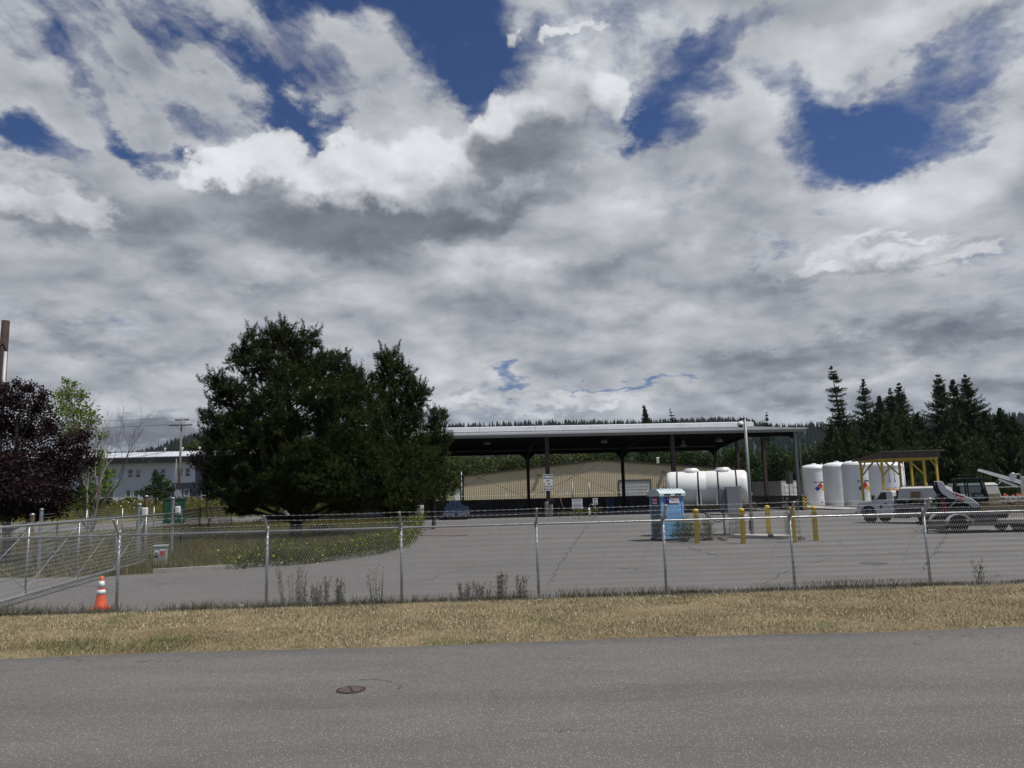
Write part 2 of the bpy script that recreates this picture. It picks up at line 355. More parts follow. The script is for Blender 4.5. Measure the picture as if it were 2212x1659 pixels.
def leaf_quads(P, size, asp=0.55, up=0.0):
    """one rhombic leaf per point, random facing"""
    n = len(P); a = unit(rng.normal(size=(n, 3))); b = rng.normal(size=(n, 3)); b[:, 2] += up
    b = unit(np.cross(a, b)); s = np.asarray(size)[:, None] if np.ndim(size) else size
    V = np.stack([P - a * s, P + b * s * asp - a * s * 0.1, P + a * s, P - b * s * asp - a * s * 0.1], axis=1)
    return V.reshape(-1, 3)
def text_mesh(txt, size, m, parent, loc, rot=(0, 0, 0), align='CENTER', depth=0.002, name='lettering', bold=0.0, space=1.0, sx=1.0):
    c = bpy.data.curves.new('t', 'FONT'); c.body = txt; c.size = size; c.align_x = align; c.align_y = 'CENTER'
    c.extrude = depth; c.offset = bold; c.space_line = space; c.resolution_u = 2
    o = bpy.data.objects.new('t', c); COL.objects.link(o)
    dg = bpy.context.evaluated_depsgraph_get(); me = bpy.data.meshes.new_from_object(o.evaluated_get(dg))
    bpy.data.objects.remove(o); me.materials.clear(); me.materials.append(m)
    t = bpy.data.objects.new(name, me); COL.objects.link(t); t.parent = parent; t.location = loc; t.rotation_euler = rot; t.scale = (sx, 1, 1)
    return t
def sm(a, b, x):
    t = min(1.0, max(0.0, (x - a) / (b - a))); return t * t * (3 - 2 * t)
def terrain(x, y):
    """height of the land: flat yard, a gentle rise to the left behind the pines, hills far off"""
    rise = 2.0 * sm(66, 125, y) * sm(-10, -30, x)
    w = 0.25 * sm(60, 90, y) * sm(-30, -45, x)
    return rise + w
# ------------------------------------------------------------------ shared materials
M_galv = mat('galvanised steel', (0.33, 0.345, 0.35), 0.42, 0.75, 0.25, 6, 0.1, 60)
M_galvd = mat('weathered galvanised pipe', (0.36, 0.38, 0.39), 0.55, 0.55, 0.3, 5, 0.1, 60, dirt=(0.16, 0.15, 0.14), dirt_amt=0.5)
M_wire = mat('galvanised wire', (0.50, 0.52, 0.52), 0.45, 0.5, 0.2, 2)
M_blk = mat('black rubber', (0.018, 0.018, 0.018), 0.8, 0, 0.2, 4, spec=0.2)
M_dark = mat('dark steel', (0.03, 0.03, 0.032), 0.6, 0.3, 0.3, 3)
M_white = mat('white enamel', (0.74, 0.75, 0.74), 0.4, 0, 0.05, 1.2, dirt=(0.42, 0.38, 0.32), dirt_amt=0.35, dscale=1.4)
M_signw = mat('white sign face', (0.68, 0.69, 0.68), 0.5, 0, 0.05, 1, dirt=(0.4, 0.38, 0.34), dirt_amt=0.3, dscale=3)
M_ink = mat('black lettering', (0.02, 0.02, 0.022), 0.6, 0, 0.1)
M_red = mat('red paint', (0.42, 0.03, 0.03), 0.45, 0, 0.15)
M_yel = mat('yellow safety paint', (0.72, 0.50, 0.03), 0.5, 0, 0.12, 3, dirt=(0.3, 0.22, 0.08), dirt_amt=0.45, dscale=3)
M_glass = mat('dark window glass', (0.02, 0.025, 0.03), 0.06, 0, 0.1, 1, spec=0.8)
M_conc = mat('concrete', (0.33, 0.32, 0.29), 0.9, 0, 0.2, 3, 0.4, 50, dirt=(0.14, 0.13, 0.11), dirt_amt=0.55, dscale=1.2)
M_wood = mat('weathered pole wood', (0.13, 0.085, 0.055), 0.85, 0, 0.35, 3, 0.5, 30, dirt=(0.20, 0.17, 0.14), dirt_amt=0.5, dscale=2)
M_orange = mat('orange plastic', (0.72, 0.10, 0.02), 0.5, 0, 0.12, 3, dirt=(0.25, 0.08, 0.04), dirt_amt=0.3, dscale=5)
M_bark = mat('bark', (0.09, 0.07, 0.055), 0.9, 0, 0.4, 3, 0.6, 30)
# ================================================================== THE GROUND
def ground_mat(name, build):
    m = bpy.data.materials.new(name); m.use_nodes = True; t = m.node_tree; t.nodes.clear(); N = NT(t)
    b = N.n('ShaderNodeBsdfPrincipled'); o = N.n('ShaderNodeOutputMaterial'); t.links.new(b.outputs[0], o.inputs[0])
    b.inputs['Specular IOR Level'].default_value = 0.25
    ob = N.n('ShaderNodeTexCoord').outputs['Object']
    build(N, b, ob); return m
def asphalt(base, chip, speck, chips_scale, cracks=0.0, wear=0.0, warm=(1.03, 1.0, 0.96)):
    def f(N, b, ob):
        big = N.noise(ob, 0.22, 6, 0.6, 0.3); mid = N.noise(ob, 2.2, 5, 0.6)
        sx = N.noise(N.vm('MULTIPLY', ob, (0.06, 1.0, 1.0)), 0.9, 4, 0.6)
        v = N.m('ADD', 0.72, N.m('MULTIPLY', big, 0.32)); v = N.m('ADD', v, N.m('MULTIPLY', mid, 0.12)); v = N.m('ADD', v, N.m('MULTIPLY', sx, 0.14))
        c = N.vm('SCALE', tuple(base * q for q in warm), sc=v)
        vo = N.n('ShaderNodeTexVoronoi'); N.put(vo.inputs['Vector'], ob); vo.inputs['Scale'].default_value = chips_scale
        rnd = N.sep(vo.outputs['Color'])
        sp = N.ss(rnd[0], 0.74, 0.97); sp2 = N.ss(rnd[1], 0.75, 1.0)
        shape = N.ss(vo.outputs['Distance'], 0.50, 0.22)
        chc = N.mix(rnd[2], (chip, chip * 0.99, chip * 0.96, 1), (chip * 1.15, chip * 1.0, chip * 0.72, 1))
        c = N.mix(N.m('MULTIPLY', N.m('MULTIPLY', sp, shape), speck), c, chc)
        c = N.mix(N.m('MULTIPLY', N.m('MULTIPLY', sp2, shape), 0.45), c, (base * 0.35, base * 0.35, base * 0.36, 1))
        v2 = N.noise(ob, chips_scale * 1.3, 3, 0.7)
        c = N.vm('SCALE', c, sc=N.lin(v2, 0.25, 0.75, 0.72, 1.28))
        if wear:        # wheel paths, oil spots and old sealed patches
            yy = N.sep(ob)[1]
            ww = N.m('ADD', yy, N.m('MULTIPLY', N.noise(ob, 0.3, 3, 0.5), 0.8))
            tr = N.m('ADD', N.ss(N.m('ABSOLUTE', N.m('SUBTRACT', ww, 9.6)), 0.55, 0.1), N.ss(N.m('ABSOLUTE', N.m('SUBTRACT', ww, 7.6)), 0.55, 0.1))
            c = N.vm('SCALE', c, sc=N.m('SUBTRACT', 1.0, N.m('MULTIPLY', tr, 0.09)))
            c = N.vm('SCALE', c, sc=N.lin(N.noise(N.vm('MULTIPLY', ob, (0.25, 1, 1)), 1.3, 7, 0.7), 0.3, 0.7, 0.86, 1.12))
            ed = N.ss(N.m('SUBTRACT', yy, N.m('MULTIPLY', N.sep(ob)[0], 0.03)), 11.6, 12.4)
            c = N.vm('SCALE', c, sc=N.m('SUBTRACT', 1.0, N.m('MULTIPLY', ed, 0.22)))
            sp_ = N.ss(N.noise(ob, 2.8, 4, 0.6), 0.70, 0.78); c = N.mix(N.m('MULTIPLY', sp_, 0.25), c, (0.03, 0.03, 0.03, 1))
            wv = N.vm('ADD', ob, N.vm('SCALE', N.vm('SUBTRACT', N.noise(ob, 1.6, 6, 0.65, out=1), (0.5, 0.5, 0.5)), sc=0.8))
            ve = N.n('ShaderNodeTexVoronoi', feature='DISTANCE_TO_EDGE'); N.put(ve.inputs['Vector'], wv); ve.inputs['Scale'].default_value = 0.22
            c = N.mix(N.m('MULTIPLY', N.m('MULTIPLY', N.ss(ve.outputs['Distance'], 0.0032, 0.0008), N.ss(N.noise(ob, 0.2, 3), 0.52, 0.6)), 0.55), c, (0.03, 0.03, 0.03, 1))
        if cracks:
            wv = N.vm('ADD', ob, N.vm('SCALE', N.vm('SUBTRACT', N.noise(ob, 1.4, 6, 0.65, out=1), (0.5, 0.5, 0.5)), sc=1.1))
            ve = N.n('ShaderNodeTexVoronoi', feature='DISTANCE_TO_EDGE'); N.put(ve.inputs['Vector'], wv); ve.inputs['Scale'].default_value = 0.16
            line = N.ss(ve.outputs['Distance'], 0.0055, 0.001)
            msk = N.ss(N.noise(ob, 0.12, 3, 0.5), 0.5, 0.62)
            c = N.mix(N.m('MULTIPLY', N.m('MULTIPLY', line, msk), cracks), c, (0.02, 0.02, 0.02, 1))
            st = N.ss(N.noise(N.vm('MULTIPLY', ob, (0.5, 1, 1)), 0.5, 6, 0.7, 0.5), 0.60, 0.74)
            c = N.mix(N.m('MULTIPLY', st, 0.35), c, (base * 0.55, base * 0.52, base * 0.5, 1))
        N.put(b.inputs['Base Color'], c); b.inputs['Roughness'].default_value = 0.9
        bp = N.n('ShaderNodeBump'); bp.inputs['Strength'].default_value = 0.55; bp.inputs['Distance'].default_value = 0.006
        N.put(bp.inputs['Height'], N.m('ADD', N.m('MULTIPLY', shape, N.m('MULTIPLY', rnd[0], 1.0)), v2)); N.put(b.inputs['Normal'], bp.outputs[0])
    return f
M_road = ground_mat('road chip seal asphalt', asphalt(0.122, 0.56, 1.0, 84.0, wear=1.0))
M_yard = ground_mat('yard asphalt', asphalt(0.128, 0.30, 0.6, 60.0, cracks=0.75, warm=(1.04, 1.0, 0.95)))
def drygrass(N, b, ob):
    n = N.noise(ob, 0.8, 6, 0.65, 0.3); f = N.noise(ob, 26, 5, 0.7)
    c = N.mix(N.ss(n, 0.35, 0.7), (0.17, 0.13, 0.072, 1), (0.28, 0.225, 0.13, 1))
    c = N.mix(N.ss(N.noise(ob, 0.55, 5, 0.6), 0.56, 0.72), c, (0.10, 0.11, 0.035, 1))
    c = N.vm('SCALE', c, sc=N.lin(f, 0.3, 0.7, 0.6, 1.2))
    N.put(b.inputs['Base Color'], c); b.inputs['Roughness'].default_value = 0.95
    bp = N.n('ShaderNodeBump'); bp.inputs['Strength'].default_value = 0.8; bp.inputs['Distance'].default_value = 0.03
    N.put(bp.inputs['Height'], f); N.put(b.inputs['Normal'], bp.outputs[0])
M_verge = ground_mat('dry verge turf', drygrass)
def meadow(N, b, ob):
    n = N.noise(ob, 0.13, 6, 0.65, 0.3); f = N.noise(ob, 7, 6, 0.75)
    c = N.mix(N.ss(n, 0.38, 0.64), (0.055, 0.085, 0.022, 1), (0.20, 0.165, 0.065, 1))
    c = N.mix(N.ss(N.noise(ob, 0.4, 5, 0.6), 0.55, 0.7), c, (0.05, 0.075, 0.02, 1))
    c = N.vm('SCALE', c, sc=N.lin(f, 0.3, 0.7, 0.55, 1.3))
    N.put(b.inputs['Base Color'], c); b.inputs['Roughness'].default_value = 0.95
    bp = N.n('ShaderNodeBump'); bp.inputs['Strength'].default_value = 1.0; bp.inputs['Distance'].default_value = 0.15
    N.put(bp.inputs['Height'], f); N.put(b.inputs['Normal'], bp.outputs[0])
M_meadow = ground_mat('meadow ground', meadow)
# one land sheet, fine near the yard and coarse towards the horizon
def land():
    xs = sorted(set([-3600, -2500, -1500, -800, -400, -250] + list(range(-160, 161, 5)) + [250, 400, 800, 1500, 2500, 3600]))
    ys = sorted(set([-300, -100, -50] + list(range(-20, 261, 5)) + [320, 400, 600, 1000, 1600, 2500]))
    v = [(x, y, terrain(x, y) - (0.0 if y > 60 else 0.02) - (3.0 if y > 700 else 0)) for y in ys for x in xs]
    nx = len(xs)
    f = [(j * nx + i, j * nx + i + 1, (j + 1) * nx + i + 1, (j + 1) * nx + i) for j in range(len(ys) - 1) for i in range(nx - 1)]
    o = MB().add(v, f, True).build('ground', M_meadow); tag(o, kind='structure')
land()
def sheet(name, poly, z, m, thick=None):
    from mathutils.geometry import tessellate_polygon
    tris = tessellate_polygon([[Vector((p[0], p[1], 0)) for p in poly]])
    bm = bmesh.new(); vs = [bm.verts.new((p[0], p[1], z)) for p in poly]
    for q in tris:
        try: f = bm.faces.new([vs[k] for k in q])
        except ValueError: continue
        f.normal_update()
        if f.normal.z < 0: f.normal_flip()
    mesh = bpy.data.meshes.new(name); bm.to_mesh(mesh); bm.free(); mesh.materials.append(m)
    o = bpy.data.objects.new(name, mesh); COL.objects.link(o); tag(o, kind='structure'); return o
FA = 0.052                                  # the fence, the road and the shed share one slant
def fy(x): return 16.95 + FA * x            # fence line
def ry(x): return 12.42 + 0.030 * x + 0.05 * math.sin(x * 0.9)    # road edge
# the road
xs = [-60 + i * 0.5 for i in range(241)]
sheet('road', [(-60, -9.5), (60, -9.5)] + [(x, ry(x) + 0.04 * mnoise.noise(Vector((x * 2.3, 0, 0)))) for x in reversed(xs)], 0.012, M_road)
# verge between road and fence: a gentle hump
def verge():
    nx, ny = 240, 26; v = []
    for j in range(ny + 1):
        for i in range(nx + 1):
            x = -60 + i * 0.5; t = j / ny; y0, y1 = ry(x) - 0.15, fy(x) + 0.35; y = y0 + (y1 - y0) * t
            z = 0.02 + 0.055 * math.sin(min(1, t * 1.02) * math.pi) ** 0.6 + 0.03 * mnoise.noise(Vector((x * 0.7, y * 0.9, 3)))
            if j == 0: z = -0.01
            if j == ny: z = 0.0
            v.append((x, y, z))
    f = [(j * (nx + 1) + i, j * (nx + 1) + i + 1, (j + 1) * (nx + 1) + i + 1, (j + 1) * (nx + 1) + i) for j in range(ny) for i in range(nx)]
    tag(MB().add(v, f, True).build('verge', M_verge), kind='structure')
verge()
# yard asphalt; its left far boundary is the kerb round the pine island
KERB = [G(*p) for p in ((-260, 1238), (60, 1250), (200, 1247), (330, 1240), (460, 1232), (560, 1225), (650, 1219), (720, 1211), (790, 1201), (840, 1190), (870, 1178), (885, 1163), (893, 1150), (900, 1138), (912, 1124), (925, 1112))]
yard = [(-60, fy(-60) + 0.1), (70, fy(70) + 0.1), (90, 60), (90, 118), (25, 122), (-9, 112)] + [(p.x, p.y) for p in reversed(KERB)] + [(-60, KERB[0].y)]
sheet('yard', yard, 0.004, M_yard)
# kerb
def smooth_path(pts, n=6):
    out = []
    P = [pts[0]] + list(pts) + [pts[-1]]
    for i in range(1, len(P) - 2):
        for k in range(n):
            t = k / n; a, b, c, d = P[i - 1], P[i], P[i + 1], P[i + 2]
            out.append(0.5 * ((2 * b) + (c - a) * t + (2 * a - 5 * b + 4 * c - d) * t * t + (3 * b - a - 3 * c + d) * t ** 3))
    out.append(P[-2]); return out
def kerb():
    pts = smooth_path([p.copy() for p in KERB[3:]], 5); v = []; n = len(pts)
    for i, p in enumerate(pts):
        t = (pts[min(i + 1, n - 1)] - pts[max(i - 1, 0)]).normalized(); s = Vector((-t.y, t.x, 0))
        j = 0.01 * mnoise.noise(p * 1.3)
        for (w, z) in ((0, -0.02), (0.03, 0.14 + j), (0.20, 0.15 + j), (0.22, -0.02)): v.append(p + s * w + Vector((0, 0, z)))
    f = [(i * 4 + k, i * 4 + k + 1, i * 4 + k + 5, i * 4 + k + 4) for i in range(n - 1) for k in range(3)]
    tag(MB().add(v, f).build('kerb', mat('old kerb concrete', (.20, .195, .175), .9, 0, .25, 4, .4, 40, dirt=(.07, .065, .05), dirt_amt=.85, dscale=1.1)), kind='structure')
kerb()
# back road on the rise, draped over the land
def drape(name, pts, w, m, dz=0.03, n=10):
    pts = smooth_path([Vector((p[0], p[1], 0)) for p in pts], n); v = []; L = len(pts)
    for i, p in enumerate(pts):
        t = (pts[min(i + 1, L - 1)] - pts[max(i - 1, 0)]).normalized(); s = Vector((-t.y, t.x, 0))
        for k in range(5):
            q = p + s * (w * (k / 4 - 0.5)); v.append((q.x, q.y, terrain(q.x, q.y) + dz))
    f = [(i * 5 + k, i * 5 + k + 1, i * 5 + k + 6, i * 5 + k + 5) for i in range(L - 1) for k in range(4)]
    tag(MB().add(v, f, True).build(name, m), kind='structure')
drape('back_road', [(-95, 52), (-60, 64), (-40, 72), (-28, 80), (-20, 90), (-14, 104), (-10, 125)], 10, M_yard, 0.04)
drape('parking_lot', [(-36, 96), (-28, 99), (-18, 101)], 9, M_yard, 0.05)
# cracks and tar marks drawn across the yard
def crack(px, w, seed):
    rs_ = random.Random(seed); P = [G(*p) for p in px]; pts = []
    for a, b in zip(P[:-1], P[1:]):
        n = max(3, int((b - a).length / .35))
        for k in range(n): q = a.lerp(b, k / n); pts.append(q + Vector((rs_.gauss(0, .05), rs_.gauss(0, .07), 0)))
    pts.append(P[-1]); v = []
    for i, q in enumerate(pts):
        t = (pts[min(i + 1, len(pts) - 1)] - pts[max(i - 1, 0)]).normalized(); s = Vector((-t.y, t.x, 0)) * w * rs_.uniform(.4, 1.2)
        v += [(q.x - s.x, q.y - s.y, .0085), (q.x + s.x, q.y + s.y, .0085)]
    return v, [(2 * i, 2 * i + 2, 2 * i + 3, 2 * i + 1) for i in range(len(pts) - 1)]
cm_ = MB()
for i, (px, w) in enumerate((([(1487, 1182), (1520, 1194), (1560, 1203), (1738, 1201)], .03), ([(1738, 1201), (1960, 1196), (2300, 1188)], .02), ([(1290, 1112), (1265, 1140), (1215, 1210), (1185, 1262)], .018), ([(2050, 1130), (2040, 1165), (1990, 1235)], .018), ([(900, 1260), (1010, 1225), (1130, 1215), (1420, 1212)], .014), ([(300, 1262), (480, 1255), (640, 1262)], .014), ([(1800, 1150), (1930, 1158), (2300, 1172)], .02), ([(1650, 1262), (1720, 1225), (1800, 1206)], .014))):
    cm_.add(*crack(px, w, i))
tag(cm_.build('yard_cracks', mat('crack tar', (.028, .028, .028), .85, 0, .2, 9), normals=False), kind='structure')
p = G(1888, 1217); t = thing('manhole_cover', 'dark round iron cover set in the yard asphalt on the right', 'manhole cover', (p.x, p.y, .006), 0)
MB().lathe([(.36, 0), (.36, .006), (.33, .007), (.33, .003), (0, .003)], n=36, smooth=False).build('rim', mat('yard cast iron', (.05, .045, .042), .7, .3), t)
MB().lathe([(.32, .003), (.32, .006), (0, .006)], n=36, smooth=False).build('lid', mat('yard lid iron', (.075, .068, .062), .7, .3, .3, 14), t)
# concrete apron by the tanks
M_apron = mat('pale concrete slab', (0.36, 0.35, 0.32), 0.9, 0, 0.15, 0.6, 0.3, 30, dirt=(0.2, 0.19, 0.17), dirt_amt=0.5, dscale=0.3)
ap = [(29.6, 70.5), (46, 68.5), (50, 96), (29, 99)]
o = MB().prism(ap, 0.0, 0.16, 'XY').build('concrete_slab', M_apron); tag(o, kind='structure')
# brownish mat / steel plate strip on the yard
o = MB().prism([tuple(G(905, 1133)[:2]), tuple(G(1012, 1133)[:2]), tuple(G(1012, 1158)[:2]), tuple(G(892, 1158)[:2])], 0.0, 0.03, 'XY').build('concrete_patch', mat('reddish patch', (0.125, 0.108, 0.10), 0.9, 0, 0.3, 1.5, 0.3, 40)); tag(o, kind='structure')
# valve cover in the road
def valve_cover():
    p = G(758, 1493)
    t = thing('manhole_cover', 'small round rusty iron valve cover set in the road asphalt', 'manhole cover', (p.x, p.y, 0.013), R(20))
    mi = mat('rusty cast iron', (0.10, 0.075, 0.068), 0.7, 0.4, 0.3, 12, 0.3, 60)
    MB().lathe([(0.175, 0.0), (0.175, 0.008), (0.155, 0.010), (0.155, 0.004), (0.0, 0.004)], n=40, smooth=False).build('rim', mat('dark cast iron', (0.05, 0.042, 0.04), 0.7, 0.4, 0.3, 12), t)
    ld = MB().lathe([(0.15, 0.004), (0.15, 0.007), (0.0, 0.0075)], n=40, smooth=False).build('lid', mat('lid iron', (0.035, 0.028, 0.027), 0.8, 0.3, 0.3, 12), t)
    lid = MB()
    for i in range(-2, 3):
        w = math.sqrt(0.145 ** 2 - (i * 0.055) ** 2)
        for (a, b) in ((-w, -0.012), (0.012, w)):
            if b - a > 0.03: lid.box((0.5 * (a + b), i * 0.055, 0.0095), (b - a, 0.028, 0.006))
    lid.build('grid_pattern', mat('worn rusty iron', (0.19, 0.14, 0.125), 0.6, 0.4, 0.3, 20), ld)
valve_cover()
# a ring of newer asphalt and cracks round it, flat on the road
p = G(775, 1490); mb = MB(); M_seal = mat('tar seal', (0.05, 0.049, 0.048), 0.85, 0, 0.2, 9)
for (a0, a1, r) in ((40, 100, 0.46), (-10, 14, 0.50)):
    pr = []
    for k in range(19):
        th = R(a0 + (a1 - a0) * k / 18); rr = r + 0.03 * mnoise.noise(Vector((k * .5, r, 0)))
        pr.append((p.x + rr * math.cos(th), p.y + rr * math.sin(th)))
    for k in range(18):
        (x0, y0), (x1, y1) = pr[k], pr[k + 1]; w = 0.006
        c = Vector((p.x, p.y, 0)); A = Vector((x0, y0, 0.0165)); B = Vector((x1, y1, 0.0165))
        da = (A - c).normalized() * w; db = (B - c).normalized() * w; da.z = db.z = 0
        mb.quad(A - da, B - db, B + db, A + da)
tag(mb.build('road_patch_seam', M_seal), kind='structure')
# blades of dry grass on the verge
def verge_grass():
    n = 150000
    x = rng.uniform(-17, 18, n); t = rng.uniform(0, 1, n)
    y0 = 12.42 + 0.03 * x + 0.05 * np.sin(x * 0.9); y1 = 16.95 + FA * x
    t = t ** 1.0; y = y0 - 0.07 + (y1 - y0 + 0.19) * t
    g = np.array([mnoise.noise(Vector((a * 0.55, b * 0.8, 1.0))) for a, b in zip(x[::10], y[::10])]).repeat(10)
    h = rng.uniform(0.015, 0.06, n) * (1 + 0.9 * g) ; z = 0.02 + 0.05 * np.sin(np.clip(t, 0, 1) * math.pi) ** 0.6
    th = rng.uniform(0, 2 * math.pi, n); w = 0.006
    ux, uy = np.cos(th) * w, np.sin(th) * w; lx = rng.normal(0, 0.022, n); ly = rng.normal(0, 0.022, n)
    V = np.stack([np.stack([x - ux, y - uy, z], 1), np.stack([x + ux, y + uy, z], 1), np.stack([x + lx, y + ly, z + h], 1)], 1).reshape(-1, 3)
    green = np.exp(-(((x + 6.4) / 1.5) ** 2 + ((y - 12.8) / 0.5) ** 2)) * 1.2 + np.exp(-(((x + 10.5) / 1.6) ** 2 + ((y - 12.5) / 0.4) ** 2)) * 0.5
    tone = np.clip(0.5 + rng.normal(0, 0.20, n) + 0.55 * g - green * 0.9, 0, 1)
    m = bpy.data.materials.new('dry grass blades'); m.use_nodes = True; tr = m.node_tree; tr.nodes.clear(); N = NT(tr)
    at = N.n('ShaderNodeAttribute', attribute_name='tone')
    c = N.ramp(at.outputs['Fac'], [(0.0, (0.07, 0.11, 0.02)), (0.22, (0.13, 0.13, 0.04)), (0.5, (0.34, 0.275, 0.165)), (0.8, (0.50, 0.42, 0.265)), (1.0, (0.66, 0.585, 0.42))])
    b = N.n('ShaderNodeBsdfPrincipled'); N.put(b.inputs['Base Color'], c); b.inputs['Roughness'].default_value = 0.7
    o = N.n('ShaderNodeOutputMaterial'); tr.links.new(b.outputs[0], o.inputs[0])
    tag(fastmesh('verge_grass', V, 3, m, tone), 'short dry tan mown grass strip between road and fence with green patches', 'grass', kind='stuff')
verge_grass()
# ================================================================== CHAIN LINK FENCE ALONG THE ROAD
def chain_panel(L, H, s=0.0540, r=0.0028, z0=0.03, seed=0):
    """woven wires: each runs up the panel in a zigzag; local x along the fence"""
    n = int(round(L / s)); rows = int(round(H / (s * 1.0)))
    hs = H / rows; P = []
    rr = random.Random(seed)
    ks = np.arange(rows + 1)
    zz = z0 + ks * hs
    V = []
    for i in range(n):
        x0 = i * s + s * 0.25
        zig = np.where(ks % 2 == 0, -s * 0.54, s * 0.54)
        sag = 0.006 * np.sin(ks * 0.5 + i * 0.13)
        pts = np.stack([x0 + s * 0.25 + zig * 1.0, np.where(ks % 2 == 0, -0.004, 0.004) + sag, zz], 1)
        V.append(pts)
    V = np.array(V)                      # n, rows+1, 3
    a = V[:, :-1].reshape(-1, 3); b = V[:, 1:].reshape(-1, 3)
    # barb-like twisted tops
    top = V[:, -1]; ta = []; tb = []
    for q in top:
        for dx in (-0.014, 0.014):
            ta.append(q); tb.append(q + np.array([dx, 0, 0.045]))
    a = np.concatenate([a, np.array(ta)]); b = np.concatenate([b, np.array(tb)])
    d = unit(b - a); s1 = unit(np.cross(d, np.array([0.0, 1.0, 0.0]))) * r; s2 = unit(np.cross(d, s1)) * r
    ring = []
    for th in (0, 2.094, 4.189): ring.append(s1 * math.cos(th) + s2 * math.sin(th))
    Q = []
    for k in range(3):
        u, w = ring[k], ring[(k + 1) % 3]
        Q.append(np.stack([a + u, a + w, b + w, b + u], 1))
    return np.concatenate(Q).reshape(-1, 3)
def barb_strand(mb, p0, p1, sag=0.015, r=0.0026, step=0.13):
    p0, p1 = Vector(p0), Vector(p1); n = 12
    pts = [p0.lerp(p1, k / n) + Vector((0, 0, -sag * 4 * (k / n) * (1 - k / n))) for k in range(n + 1)]
    mb.tube(pts, r, 3, False)
    L = (p1 - p0).length; m = int(L / step)
    for i in range(m):
        t = (i + .5) / m; q = p0.lerp(p1, t) + Vector((0, 0, -sag * 4 * t * (1 - t)))
        for (a, b, c) in ((0.012, 0.0, 0.02), (-0.012, 0.008, 0.018)):
            mb.tube([q - Vector((a, b, c)), q + Vector((a, b, c))], 0.0018, 3, False)
FANG = math.atan(FA)
ft = thing('chain_link_fence', 'long galvanised chain link fence with barbed wire above the dry grass verge', 'fence', (0, fy(0), 0), FANG)
post_px = [252, 575, 868, 1164, 1440, 1719, 2013]
cf, sf = math.cos(FANG), math.sin(FANG)
def fx_of(px):      # local x of the post seen at that column on the fence line
    d = ray(px, 1290); t = 16.95 / (d.y - FA * d.x); return d.x * t / cf
PX = [fx_of(p) for p in post_px]; step = (PX[-1] - PX[0]) / 6
PX = [PX[0] - 3 * step, PX[0] - 2 * step, PX[0] - step] + PX + [PX[-1] + step, PX[-1] + 2 * step]
FH = 1.66
rr = random.Random(3)
for x in PX:
    lean = rr.uniform(-0.012, 0.012)
    p = MB().tube([(x, 0, 0), (x + lean, 0, FH + 0.0)], 0.030, 10).build('post', M_galvd, ft)
    a = MB().tube([(x + lean, 0, FH - 0.02), (x + lean, -0.01, FH + 0.07)], 0.034, 8)
    a.prism([(-0.03, FH + 0.03), (-0.30, FH + 0.32), (-0.33, FH + 0.30), (-0.05, FH - 0.03)], x + lean - 0.022, x + lean + 0.022, 'YZ').build('barbed_wire_arm', M_galvd, p)
    MB().lathe([(0.16, -0.02), (0.14, 0.035), (0.03, 0.05)], (x, 0, 0), 10).build('footing', M_conc, p)
for i in range(len(PX) - 1):
    L = PX[i + 1] - PX[i]
    o = fastmesh('wire_mesh', chain_panel(L, FH - 0.02, seed=i) + np.array([PX[i], -0.045, 0]), 4, M_wire, parent=ft)
    r_ = MB().tube([(PX[i], -0.0, FH - 0.03), (PX[i + 1], -0.0, FH - 0.03)], 0.022, 8, False)
    for k in range(int(L / 0.30)):          # ties
        q = PX[i] + 0.15 + k * 0.30; r_.tube([(q - .012, -.03, FH - 0.06), (q + .012, -.028, FH - 0.005)], 0.006, 4, False)
    r_.build('top_rail', M_galv, ft)
    b = MB()
    for (u) in (0.30, 0.62, 0.96):
        barb_strand(b, (PX[i], -0.31 * u, FH + 0.01 + 0.31 * u), (PX[i + 1], -0.31 * u, FH + 0.01 + 0.31 * u))
    b.build('barbed_wire', M_wire, ft, normals=False)
# ================================================================== SLIDING GATE
M_frame = M_galv
gp = [G(54, 1285, .17), G(156, 1258.5, .17), G(240, 1234.5, .17), G(312, 1213, .17)]
g0, g1 = gp[0], gp[3]; gdir = Vector((g1.x - g0.x, g1.y - g0.y, 0)).normalized(); gang = math.atan2(gdir.y, gdir.x)
gt = thing('sliding_gate', 'long cantilever chain link sliding gate standing across the driveway', 'gate', (g0.x, g0.y, 0), gang)
ux = [(Vector((p.x, p.y, 0)) - Vector((g0.x, g0.y, 0))).dot(gdir) for p in gp]; st = (ux[-1]) / 3
ux = [-st * 2, -st, 0, st, 2 * st, 3 * st]; GH = 1.83; tail = 3 * st + 5.2
fr = MB().tube([(ux[0], 0, .17), (3 * st + .6, 0, .17)], .042, 10).tube([(ux[0], 0, GH), (tail, 0, GH)], .032, 10)
fr.tube([(3 * st + .6, 0, .17), (tail, 0, GH)], .02, 8).tube([(ux[0], 0, 1.28), (3 * st, 0, 1.28)], .0, 3)
fr = MB().tube([(ux[0], 0, .17), (3 * st + .6, 0, .17)], .042, 10).tube([(ux[0], 0, GH), (tail, 0, GH)], .032, 10)
fr.build('frame', M_frame, gt)
for u in ux:
    MB().tube([(u, 0, .17), (u, 0, GH)], .028, 8).build('upright', M_frame, gt)
    MB().tube([(u - .13, 0, .19), (u, 0, .30)], .014, 6).tube([(u + .13, 0, .19), (u, 0, .30)], .014, 6).build('corner_brace', M_galvd, gt)
for a, b in zip(ux[:-1], ux[1:]):
    MB().tube([(a, .01, .3), (b, .01, GH - .1)], .009, 5, False).tube([(a, -.01, GH - .1), (b, -.01, .3)], .009, 5, False).build('truss_rod', M_galvd, gt)
    fastmesh('wire_mesh', chain_panel(b - a, GH - .2, z0=.2, r=.0016) + np.array([a, -.04, 0]), 4, M_wire, parent=gt)
